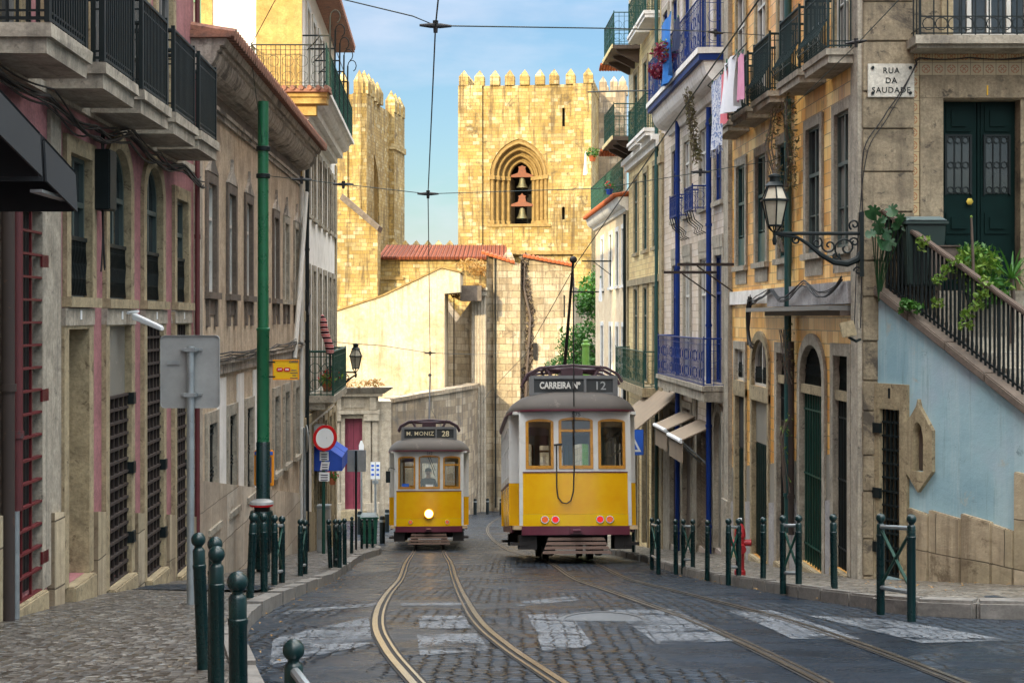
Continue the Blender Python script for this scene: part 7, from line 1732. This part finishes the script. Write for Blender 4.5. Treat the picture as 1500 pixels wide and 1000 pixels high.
# ---------------------------------------------------------------- lanterns on scrolled brackets
def spiral(c, r0, r1, a0, turns, n=16, sgn=1):
    return [(c[0]+(r0+(r1-r0)*i/n)*math.cos(a0+sgn*turns*2*PI*i/n), 0, c[1]+(r0+(r1-r0)*i/n)*math.sin(a0+sgn*turns*2*PI*i/n)) for i in range(n+1)]
def lantern(label, loc, rz, arm, s=1.):
    R = thing('wall_lantern', label, 'street lamp', loc, 'old lanterns on wall brackets', (0,0,rz))
    mb = MB(); mb.box(-.025, .03, -.04, .04, -.6, .3); mb.tube([(0,0,0),(arm,0,0)], .026, 8)
    mb.tube([(0,0,-.26),(.06,0,-.36),(.2,0,-.42),(.38,0,-.40),(.56,0,-.30),(.74,0,-.15),(.9,0,-.05),(arm-.05,0,-.02)], [.04,.05,.05,.042,.034,.028,.022,.018], 8)
    for c, r, a, t, g in (((.22,-.2),.17,-1.2,1.4,1),((.45,-.17),.11,.5,1.3,-1),((.62,-.13),.08,2.,1.2,1),((.1,-.12),.07,0,1.2,1),((.1,.12),.08,-1.,1.2,1),((arm-.3,-.09),.06,1,1.2,-1),((.05,-.52),.06,0,1.2,1),((.36,-.31),.06,2.5,1.1,1)): mb.tube(spiral(c, r, .015, a, t, 18, g), .014, 5)
    mb.build('bracket', MT['iron'], R)
    n = 6; ring = lambda r, z: [(arm+r*math.cos(2*PI*i/n+PI/6), r*math.sin(2*PI*i/n+PI/6), z) for i in range(n)]
    b0, b1, b2, b3 = .10, .50, .78, .86
    mb = MB(); mb.lathe([(.02,-.16),(.035,-.1),(.02,-.04),(.03,.02)], (arm,0,0), 10)
    for i in range(n):
        for (ra, za), (rb, zb) in (((.105,.11),(.185,.46)),((.19,.46),(.11,.66))): p, q = ring(ra,za)[i], ring(rb,zb)[i]; mb.tube([p,q], .011, 5)
        p = ring(.105,.11)[i]; mb.tube([p,(arm+(p[0]-arm)*.55,p[1]*.55,.05),(arm,0,.0)], .010, 5)
    for r, z, t in ((.108,.11,.012),(.20,.46,.018),(.115,.66,.014)): mb.tube(ring(r,z), t, 5, False, True)
    fr = mb.build('lantern_frame', MT['iron'], R)
    mb = MB(); mb.rings([[Vector(p) for p in ring(.10,.115)],[Vector(p) for p in ring(.178,.455)],[Vector(p) for p in ring(.182,.465)],[Vector(p) for p in ring(.105,.655)]], smooth=False); mb.build('lantern_glass', MT['lamp_glass'], fr)
    mb = MB(); mb.lathe([(.135,.66),(.10,.70),(.075,.72),(.075,.78),(.09,.785),(.085,.81),(.03,.83),(.0,.84)], (arm,0,0), 16); mb.build('lantern_cap', MT['iron'], fr); return R
lantern('large old street lantern on a scrolled iron bracket at the golden tiled corner', (XX(1262,20.9), 20.9, ZZ(342,20.9)), PI, 1.21)
lantern('smaller old street lantern beside the flowered balcony of the white house', (FW(43.2,0,0)[0], 43.2, ZZ(545,43.2)), 0, .86)
def floodlight():
    Y = 20.6; R = thing('floodlight', 'square weathered floodlight on the corner pier below the timber shelf', 'floodlight', (XX(1250,Y),Y,ZZ(490,Y))); z = lambda py: ZZ(py,Y)-R.location.z; x = R.location.x
    mb = MB(); mb.hexa([(XX(1231,Y)-x,-.1,z(495)),(XX(1254,Y)-x,-.1,z(491)),(XX(1250,Y)-x,.08,z(491)),(XX(1235,Y)-x,.08,z(493)),(XX(1227,Y)-x,-.1,z(473)),(XX(1248,Y)-x,-.1,z(468)),(XX(1246,Y)-x,.08,z(472)),(XX(1231,Y)-x,.08,z(475))]); mb.build('housing', MT['limestone'], R, bevel=.012)
    mb = MB(); mb.tube([(-.05,.05,z(494)),(.06,.1,z(500)),(.14,.2,z(497))], .02, 6); mb.build('arm', MT['iron'], R)
floodlight()
# ---------------------------------------------------------------- overhead wires
def wire(label, pts, r=.008, knots=(), cat='overhead wire', sub=8, sag=0.):
    R = thing('overhead_wire', label, cat, pts[0]); o = Vector(pts[0]); mb = MB(); path = []
    for a, b in zip(pts, pts[1:]):
        a, b = Vector(a)-o, Vector(b)-o; n = sub if sag else 1
        for i in range(n): t = i/n; q = a.lerp(b, t); q.z -= sag*4*t*(1-t)*(b-a).length*.05; path.append(tuple(q))
    path.append(tuple(Vector(pts[-1])-o)); mb.tube(path, r, 6); mb.build('strand', MT['wire'], R)
    for k, d in knots: 
        k = Vector(k)-o; d = Vector(d).normalized(); mb = MB(); mb.tube([tuple(k-d*.16),tuple(k-d*.05),tuple(k+d*.05),tuple(k+d*.16)], [.012,.026,.026,.012], 8); mb.tube([tuple(k+Vector((0,0,.05))),tuple(k-Vector((0,0,.07)))], [.03,.022], 8); mb.build('insulator', MT['cable'], R)
    return R
n0, n1, n2, n3 = P(648,-60,12.3), P(638,38,15.), P(627,284,22.5), P(630,517,42.5)
wire('long contact wire over the track of the lit tram', [P(690,-900,6.0), P(652,-100,11.5), n1, n2, n3, P(632,600,52.), P(655,640,75.)], .0085)
wire('contact wire over the far track meeting the trolley pole of the departing tram', [P(1900,-900,7.), P(1110,2,14.2), P(845,385,29.4), P(770,518,45), P(716,575,62), P(700,600,78)], .0085)
wire('uppermost span wire across the street with two insulators', [P(430,-18,17.), P(605,24,15.4), n1, P(900,42,17.), P(1028,46,24.), FR(27.6,ZZ(52,27.6),0)], .007, [(P(1048,48,25.2),(1,.6,0)),(n1,(1,.15,0))])
wire('span wire from the green pole across the street to the golden tiled house', [P(386,257,24.6), P(442,263,23.9), P(503,270,23.4), n2, P(880,276,23.6), P(1128,236,25.), FR(25.6,ZZ(225,25.6),0)], .006, [(P(442,263,23.9),(1,0,0)),(P(503,270,23.4),(1,0,0)),(n2,(1,0,0)),(P(1026,252,24.4),(1,0,0))])
wire('low span wire from the white house lantern to the cathedral wall', [FW(44.5,ZZ(500,44.5),0), P(512,503,43.), P(560,506,42.6), n3, P(700,519,60), P(756,515,95.6)], .009, [(n3,(1,0,0))])
wire('stay wire slanting past the corner pier', [P(1345,-30,17), P(1256,64,20.2), P(1160,158,23.2)], .006, [(P(1254,62,20.2),(1,-1,0))])
wire('thin stay rising from the top of the green pole', [P(430,-50,21.5), P(366,70,23.), P(385,215,24.6)], .006)
# ---------------------------------------------------------------- laundry and balcony things
def cloth(name, label, F, u0, u1, w, v1, v0, mat, seed, fold=.05, fringe=False, cat='laundry', taper=0.):
    rng = random.Random(seed); R = thing(name, label, cat, F(u0,v1,w)); o = Vector(F(u0,v1,w)); nu, nv = 18, 22; ph = rng.uniform(0,6); rows = []
    for j in range(nv+1):
        t = j/nv; row = []
        for i in range(nu+1):
            s = i/nu; sw = (s-.5)*(1-taper*t)+.5; d = fold*(.25+t)*(math.sin(s*11+ph+t*1.2)+.5*math.sin(s*23+ph*2))
            hem = .06*math.sin(s*7+ph)*t
            row.append(Vector(F(u0+(u1-u0)*sw, v1+(v0-v1)*t+hem*(v1-v0)*.5, w+d))-o)
        rows.append(row)
    mb = MB()
    for r in rows: mb.v += [tuple(p) for p in r]
    off = Vector((0,.012,0)); k0 = len(mb.v)
    for r in rows: mb.v += [tuple(p+off) for p in r]
    m = nu+1
    for j in range(nv):
        for i in range(nu):
            a = j*m+i; mb.f.append((a,a+1,a+m+1,a+m)); mb.sm.add(len(mb.f)-1); mb.f.append((k0+a,k0+a+m,k0+a+m+1,k0+a+1)); mb.sm.add(len(mb.f)-1)
    for j in range(nv): 
        for i in (0,nu): a = j*m+i; mb.f.append((a,a+m,k0+a+m,k0+a))
    for i in range(nu): 
        for j in (0,nv): a = j*m+i; mb.f.append((a,a+1,k0+a+1,k0+a))
    mb.build('cloth', mat, R)
    for s in (.15,.85): p = Vector(F(u0+(u1-u0)*s, v1, w))-o; MB().box(p.x-.012, p.x+.012, p.y-.02, p.y+.03, p.z-.03, p.z+.04).build('clothes_peg', MT['pole_green'], R)
    if fringe:
        mb = MB()
        for i in range(nu+1): p = rows[-1][i]; mb.tube([tuple(p),(p.x+rng.uniform(-.01,.01),p.y,p.z-.12)], .006, 4, False)
        mb.build('fringe', mat, R)
    return R
def fabric(name, c, pat=None):
    t = NT(name); uv = t.coord(obj=True); col = t.mix(.2, tuple(c), t.ramp(t.noise(uv, 5, 5), [(.3,.25),(.7,.8)]), 'OVERLAY')
    if pat: col = t.mix(t.ramp(t.noise(t.coord((9,9,9), obj=True), 2.2, 3), [(.50,0),(.53,.9)]), col, pat)
    return t.out(col, .85, t.bump(t.noise(uv, 60, 3), .15, .004))
cloth('hanging_sheet', 'bright blue sheet hung over the rail of the blue top balcony', FR, 34.3, 36.1, .72, 7.0, 5.5, fabric('blue_cotton', (.02,.16,.50)), 1, .05)
cloth('laundry_scarf', 'white scarf with blue pattern and fringe hanging from the clothes line', FR, 27.75, 29.0, .74, 4.5, 3.2, fabric('patterned_cotton', (.55,.58,.64), (.10,.16,.36)), 2, .04, True)
cloth('laundry_towel', 'coral pink towel beside the patterned scarf', FR, 27.1, 27.72, .76, 4.5, 3.55, fabric('coral_towelling', (.72,.20,.24)), 3, .02)
cloth('laundry_shirt', 'billowing white shirt hung between two pink towels', FR, 25.95, 27.3, .78, 4.62, 3.65, fabric('white_cotton', (.68,.70,.74)), 4, .08, taper=.25)
cloth('laundry_towel', 'mauve pink towel hung nearest the bombe balconies', FR, 25.4, 25.9, .80, 4.5, 3.72, fabric('mauve_towelling', (.66,.30,.44)), 5, .02)
cloth('laundry_cloth', 'dark blue cloth bundle beside the bright blue sheet', FR, 33.4, 34.1, .70, 6.7, 6.0, fabric('navy_cotton', (.015,.025,.07)), 6, .05)
cloth('laundry_cloth', 'white cloth hung out under the yellow upper balcony near the cathedral tower', FR, 52.6, 53.5, 1.05, 5.85, 5.05, fabric('white_linen', (.70,.68,.62)), 8, .04)
cloth('laundry_cloth', 'small white sock-like cloth on the rod of the cream house', FR, 50.0, 50.4, .8, 1.35, .55, fabric('white_sock', (.70,.70,.70)), 9, .03)
def line(label, a, b, r=.006):
    R = thing('clothes_line', label, 'clothes line', a); o = Vector(a); mb = MB(); mb.tube([(0,0,0),tuple(Vector(b)-o)], r, 6); mb.build('rod', MT['iron'], R)
    mb = MB(); mb.tube([(0,0,.0),(.35,0,-.25)], r*.8, 5); mb.build('stay', MT['iron'], R)
line('clothes line under the scarf and towels on the golden tiled house', FR(29.3,4.52,.75), FR(25.2,4.6,.79), .012)
line('rod with pulleys for laundry beyond the bright blue sheet', FR(39.4,5.95,.5), FR(46.0,6.9,1.6), .02)
def flowers(name, label, loc, r, n, mats, seed, pot=None, size=.05):
    R = thing(name, label, 'plant', loc); rng = random.Random(seed); mb = MB(); foliage(mb, (0,0,r*.6), r, r, r*.8, n, size, rng); mb.build('foliage', MT[mats[0]], R)
    if len(mats) > 1: mb = MB(); foliage(mb, (0,0,r*.8), r*1.05, r*1.05, r*.75, n//3, size*.8, rng); mb.build('blossom', MT[mats[1]], R)
    if pot: mb = MB(); mb.lathe([(r*.4,-r*.7),(r*.55,-.02),(r*.62,0),(r*.62,.04),(r*.5,.04)], (0,0,0), 14); mb.build('pot', MT[pot], R)
    return R
flowers('potted_plant', 'potted plant with red blooms inside the white house balcony, street end', FW(38.0,-1.72,.42), .22, 160, ('leaf_lime','flower_red'), 11, 'pot', .05)
flowers('potted_plant', 'dark green potted plant inside the white house balcony, middle', FW(39.3,-1.72,.4), .26, 200, ('leaf_dark','flower_red'), 12, 'pot', .05)
flowers('potted_plant', 'lime green potted plant inside the white house balcony, far end', FW(40.6,-1.72,.42), .24, 160, ('leaf_lime','leaf_dark'), 13, 'pot', .05)
flowers('hanging_plant', 'small hanging plant with red flowers behind the white sign plates', P(487,703,38), .16, 120, ('leaf','flower_red'), 14, 'pot', .04)
flowers('trailing_plant', 'wine red trailing plant on the blue top balcony', FR(35.2,6.0,.75), .34, 260, ('flower_wine','leaf_lime'), 15, None, .06)
flowers('trailing_plant', 'darker wine red trailing plant lower on the blue top balcony', FR(36.0,5.75,.78), .26, 180, ('flower_wine','flower_wine'), 16, None, .06)
flowers('potted_plant', 'orange pot with a green plant on the board below the yellow upper balcony', FR(51.0,5.45,1.0), .22, 90, ('leaf','leaf_lime'), 17, 'pot', .06)
flowers('potted_plant', 'blue pot with orange blooms on the cream house terrace corner', FR(50.3,4.25,.5), .2, 90, ('leaf','flower_red'), 18, 'awning_blue', .05)
def striped_roll():
    a, b = P(471,461,37.2), P(484,518,37.4); R = thing('striped_roll', 'rolled red white and black striped banner leaning on the white house balcony', 'banner', b); t = NT('red_white_black_stripes'); w = t.n('TexWave', wave_type='BANDS', bands_direction='Z'); t.L(t.coord(obj=True), w.inputs['Vector']); w.inputs['Scale'].default_value = 2.4; w.inputs['Distortion'].default_value = 1.2
    t.out(t.ramp(w.outputs['Fac'], [(0,(.02,.02,.025)),(.25,(.5,.02,.02)),(.55,(.65,.63,.6)),(.85,(.5,.02,.02))], 'CONSTANT'), .8); mb = MB(); D = a-b; mb.tube([tuple(D*k/6+Vector((.02*math.sin(k*1.4),0,0))) for k in range(7)], [.09,.11,.10,.105,.095,.09,.03], 10); mb.build('cloth', t.m, R); mb = MB(); mb.tube([(0,0,-.6),(0,0,.1)], .02, 6); mb.build('stick', MT['iron'], R)
striped_roll()
# vines on the golden tiled wall
def vine(label, pts, n, seed, mat='leaf_vine', size=.05):
    R = thing('dry_vine', label, 'vine', FR(*pts[0])); o = Vector(FR(*pts[0])); rng = random.Random(seed); mb = MB()
    for _ in range(7):
        q = [Vector(FR(u+rng.uniform(-.15,.15), v, w+rng.uniform(0,.12)))-o for u, v, w in pts]; mb.tube([tuple(x) for x in q], .008, 4, False)
    mb.build('stems', MT['door_brown'], R); mb = MB()
    for (a, b) in zip(pts, pts[1:]):
        for k in range(4): t = k/4; c = Vector(FR(*[a[i]+(b[i]-a[i])*t for i in range(3)]))-o; foliage(mb, c, .12, .2, .22, n, size, rng, -.3, .35)
    mb.build('foliage', MT[mat], R)
vine('dry tangled vine hanging over the dark teal downpipe of the golden tiled house', [(25.4,3.5,.25),(25.5,2.9,.3),(25.3,2.2,.2),(25.5,1.6,.15),(25.3,1.1,.1)], 26, 21, 'leaf_vine', .04)
vine('dry vine hanging below the nearest bombe balcony slab', [(24.2,3.5,.3),(24.3,3.1,.25),(24.6,2.6,.15),(25.0,2.1,.1)], 22, 22, 'leaf_vine', .04)
vine('withered vine hanging from the white cornice of the tan tiled house', [(33.6,5.0,.45),(33.6,4.5,.4),(33.7,4.0,.3),(33.6,3.5,.25)], 45, 23)
vine('reddish dry creeper on the rusty pipe between the dark doors', [(24.95,-.2,.16),(24.95,-.7,.13),(24.95,-1.1,.1)], 10, 24, 'leaf_vine', .03)
vine('small green fern growing beside the rusty pipe', [(24.95,-1.7,.15),(24.98,-2.0,.2),(24.95,-2.9,.12)], 4, 25, 'leaf_lime', .05)
# plants on the steps
def strap_plant(name, label, loc, n, L_, mat, seed, trunk=0., wd=.022):
    R = thing(name, label, 'plant', loc); rng = random.Random(seed); mb = MB()
    for i in range(n):
        a = rng.uniform(0,2*PI); el = rng.uniform(.15,1.35); l = L_*rng.uniform(.7,1.1); prev = None; w = wd*rng.uniform(.8,1.2); side = Vector((-math.sin(a), math.cos(a), 0)); rows = []
        for k in range(6):
            t = k/5; e = el-.9*t*t; rr = l*t*math.cos(el*.6); z = trunk+l*(math.sin(el)*t-.55*t*t*(1.2-el*.6)); c = Vector((math.cos(a)*rr, math.sin(a)*rr, z)); ww = w*(1-t)**.6*(.5+t*1.2 if t < .4 else 1); rows.append((c-side*ww, c+side*ww))
        n0 = len(mb.v); 
        for p, q in rows: mb.v += [tuple(p), tuple(q)]
        for k in range(5): b = n0+2*k; mb.f.append((b,b+1,b+3,b+2)); mb.sm.add(len(mb.f)-1)
    mb.build('leaves', MT[mat], R); mb = MB(); mb.tube([(0,0,-.3),(.02,0,trunk*.6),(0,0,trunk+.02)], [.035,.03,.03], 8); mb.build('stem', MT['door_brown'], R); return R
cl = lambda u, w, v: STF(u, v, w)
strap_plant('spiky_dracaena', 'spiky yucca-like plant with long blades in front of the green double door', P(1482,470,20.1), 34, .62, 'leaf', 31, .55, .02)
flowers('leafy_plant', 'lush yellow green potted plant beside the yucca on the steps', P(1428,412,20.35), .36, 420, ('leaf_lime','leaf'), 32, 'bin_dark', .06)
flowers('leafy_plant', 'lower yellow green plant spilling over the steps by the yucca', P(1448,445,20.1), .30, 300, ('leaf','leaf_lime'), 33, None, .06)
def monstera():
    R = thing('monstera', 'broad split-leaved dark plant at the top of the stair railing', 'plant', P(1290,420,20.7)); rng = random.Random(8); o = R.location; mb = MB(); st = MB()
    for px, py, r, tilt in ((1281,308,.15,.5),(1287,330,.13,-.2),(1306,306,.13,-.6),(1286,352,.15,.1),(1297,340,.11,-.3),(1303,354,.13,.4),(1320,318,.11,.2),(1327,330,.09,-.4),(1295,322,.10,.8),(1310,330,.08,-.9),(1278,342,.10,1.0)):
        c = P(px,py,20.5)-o; k = len(mb.v); n = 26; M3 = Matrix.Rotation(rng.uniform(-.9,.9), 3, 'Z') @ Matrix.Rotation(rng.uniform(-.7,.5), 3, 'X') @ Matrix.Rotation(tilt, 3, 'Y'); mb.v.append(tuple(c))
        for i in range(n+1):
            t = 2*PI*i/n; rr = r*(1.05-.5*abs(math.sin(t/2))**3)*(1. if (i % 4 or i < 4 or i > n-4) else .5); q = M3 @ Vector((rr*math.sin(t)*.85, -.25*rr*math.sin(t)**2, -rr*math.cos(t))); mb.v.append(tuple(c+q))
        for i in range(n): mb.f.append((k,k+1+i,k+2+i))
        st.tube([(0,.1,-.2),(c.x*.4,.05,c.z*.4),tuple(c)], .008, 5)
    mb.build('leaves', MT['leaf_dark'], R); st.build('stems', MT['leaf_dark'], R)
monstera()
def climber(label, pts, n, seed, mat='leaf_lime', size=.035):
    R = thing('climbing_plant', label, 'plant', STF(*pts[0])); o = Vector(STF(*pts[0])); rng = random.Random(seed); mb = MB(); q = [Vector(STF(*p))-o for p in pts]; mb.tube([tuple(x) for x in q], .007, 5); mb.build('stems', MT['door_brown'], R); mb = MB()
    for a in q: foliage(mb, a, .10, .07, .08, n, size, rng, .2, .6)
    mb.build('foliage', MT[mat], R)
climber('green climber twining through the middle of the stair railing', [(1.2,.20,.0),(1.25,.5,.02),(1.4,.62,.02),(1.55,.75,.02)], 34, 41)
climber('lime green climber twining through the lower stair railing', [(1.75,-.1,.02),(1.8,.05,.03),(1.95,.15,.02),(2.05,.3,.02),(2.1,.45,.02)], 40, 42)
climber('bushy tuft of weed growing out of the stair coping', [(.62,.1,.05),(.7,.18,.1),(.8,.16,.1),(.88,.14,.08)], 46, 43, 'leaf', .035)
climber('green sprig sticking out of the railing near the bin', [(.9,.95,.0),(.95,1.0,.05),(1.0,1.02,.05)], 18, 44)
def box_on_steps():
    R = thing('wooden_crate', 'brown wooden crate standing beside the dark bin on the landing', 'crate', P(1378,366,20.6)); c = R.location; mb = MB(); mb.box(-.2, .2, -.15, .2, -.4, .03); mb.build('box', MT['door_brown'], R, bevel=.01); mb = MB(); mb.box(-.23, .23, -.18, .23, .032, .055); mb.build('lid', MT['wood_board'], R, bevel=.008)
    S = thing('wooden_stake', 'bare wooden stake rising among the plants on the steps', 'stake', P(1425,420,20.0)); mb = MB(); mb.tube([(0,0,-.5),(.005,0,.3),(-.02,0,.93)], [.022,.02,.014], 8); mb.build('stick', MT['wood_board'], S); mb = MB(); mb.ball((-.02,0,.93), .018, 8, 6); mb.build('tip', MT['leaf_lime'], S)
box_on_steps()

def litter():
    rng = random.Random(77); mb = MB()
    for k in range(170):
        y = rng.uniform(9,34); side = rng.random() < .5
        if side: x = curbL(y)+abs(rng.gauss(0,.22))+.02; z = zr(y)+.012
        else: x = (curbR(y)-abs(rng.gauss(0,.2))-.02) if y > 15.5 and rng.random() < .55 else rng.uniform(3.9,6.2); y = y if x < 3.9 else rng.uniform(15.5,18.2); z = zr(y)+(.012 if x < curbR(max(y,15.5)) else .16)
        a = rng.uniform(0,6.3); r = rng.uniform(.010,.026); c, s_ = math.cos(a)*r, math.sin(a)*r; k0 = len(mb.v)
        mb.v += [(x-c,y-s_,z),(x+s_*.5,y-c*.5,z+.012),(x+c,y+s_,z+.004),(x-s_*.5,y+c*.5,z+.012)]; mb.f.append((k0,k0+1,k0+2,k0+3))
    tag(mb.build('fallen_leaves', MT['leaf_dry']), kind='stuff')
litter()
# ================================================================ LIGHT, SKY, CAMERA
AZ, EL = rad(24), rad(17)
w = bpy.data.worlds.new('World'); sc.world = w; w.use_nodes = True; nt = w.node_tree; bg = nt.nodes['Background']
sky = nt.nodes.new('ShaderNodeTexSky'); sky.sky_type = 'NISHITA'; sky.sun_disc = False; sky.sun_elevation = EL; sky.sun_rotation = PI+AZ; sky.altitude = 50; sky.air_density = 1.1; sky.dust_density = 1.0; sky.ozone_density = 1.5
tc = nt.nodes.new('ShaderNodeTexCoord'); mp = nt.nodes.new('ShaderNodeMapping'); nt.links.new(tc.outputs['Generated'], mp.inputs[0]); mp.inputs['Scale'].default_value = (1.6,1.6,5.5); mp.inputs['Location'].default_value = (.35,.1,.0)
nz = nt.nodes.new('ShaderNodeTexNoise'); nt.links.new(mp.outputs[0], nz.inputs['Vector']); nz.inputs['Scale'].default_value = 3.2; nz.inputs['Detail'].default_value = 8; nz.inputs['Roughness'].default_value = .55
rp = nt.nodes.new('ShaderNodeValToRGB'); nt.links.new(nz.outputs['Fac'], rp.inputs[0]); rp.color_ramp.elements[0].position = .46; rp.color_ramp.elements[0].color = (0,0,0,1); rp.color_ramp.elements[1].position = .72; rp.color_ramp.elements[1].color = (.6,.6,.6,1)
mx = nt.nodes.new('ShaderNodeMix'); mx.data_type = 'RGBA'; nt.links.new(rp.outputs[0], mx.inputs[0]); nt.links.new(sky.outputs[0], mx.inputs[6]); mx.inputs[7].default_value = (9.,7.6,7.4,1)
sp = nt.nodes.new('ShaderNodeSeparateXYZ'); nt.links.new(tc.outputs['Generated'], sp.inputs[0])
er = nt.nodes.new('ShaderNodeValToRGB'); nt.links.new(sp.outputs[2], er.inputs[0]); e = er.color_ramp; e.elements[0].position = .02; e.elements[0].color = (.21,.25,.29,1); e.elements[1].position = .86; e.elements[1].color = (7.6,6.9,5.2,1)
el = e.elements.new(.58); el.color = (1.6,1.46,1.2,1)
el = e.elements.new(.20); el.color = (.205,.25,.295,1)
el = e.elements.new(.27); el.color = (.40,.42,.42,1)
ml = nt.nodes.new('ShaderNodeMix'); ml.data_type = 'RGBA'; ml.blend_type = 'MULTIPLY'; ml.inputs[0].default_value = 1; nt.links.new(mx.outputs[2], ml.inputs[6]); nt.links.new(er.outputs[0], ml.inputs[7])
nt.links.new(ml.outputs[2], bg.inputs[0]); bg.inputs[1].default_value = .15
sl = bpy.data.lights.new('sun', 'SUN'); sl.energy = 2.0; sl.angle = rad(.5); sl.color = (1.,.83,.52); so = bpy.data.objects.new('sun', sl); C.objects.link(so)
so.rotation_euler = Vector((math.sin(AZ)*math.cos(EL), math.cos(AZ)*math.cos(EL), -math.sin(EL))).to_track_quat('-Z','Y').to_euler(); so.location = (-20,-30,30)
cam = bpy.data.cameras.new('camera'); co = bpy.data.objects.new('camera', cam); C.objects.link(co); co.rotation_euler = (PI/2,0,0); cam.sensor_width = 36; cam.lens = 36*FP/1500; cam.shift_y = -(500-HY)/1500; cam.clip_start = .3; cam.clip_end = 2000
sc.camera = co
sc.view_settings.view_transform = 'Standard'; sc.view_settings.look = 'None'; sc.view_settings.gamma = 1; sc.view_settings.exposure = 1.72
sc.cycles.max_bounces = 8; sc.cycles.diffuse_bounces = 4; sc.cycles.transparent_max_bounces = 12
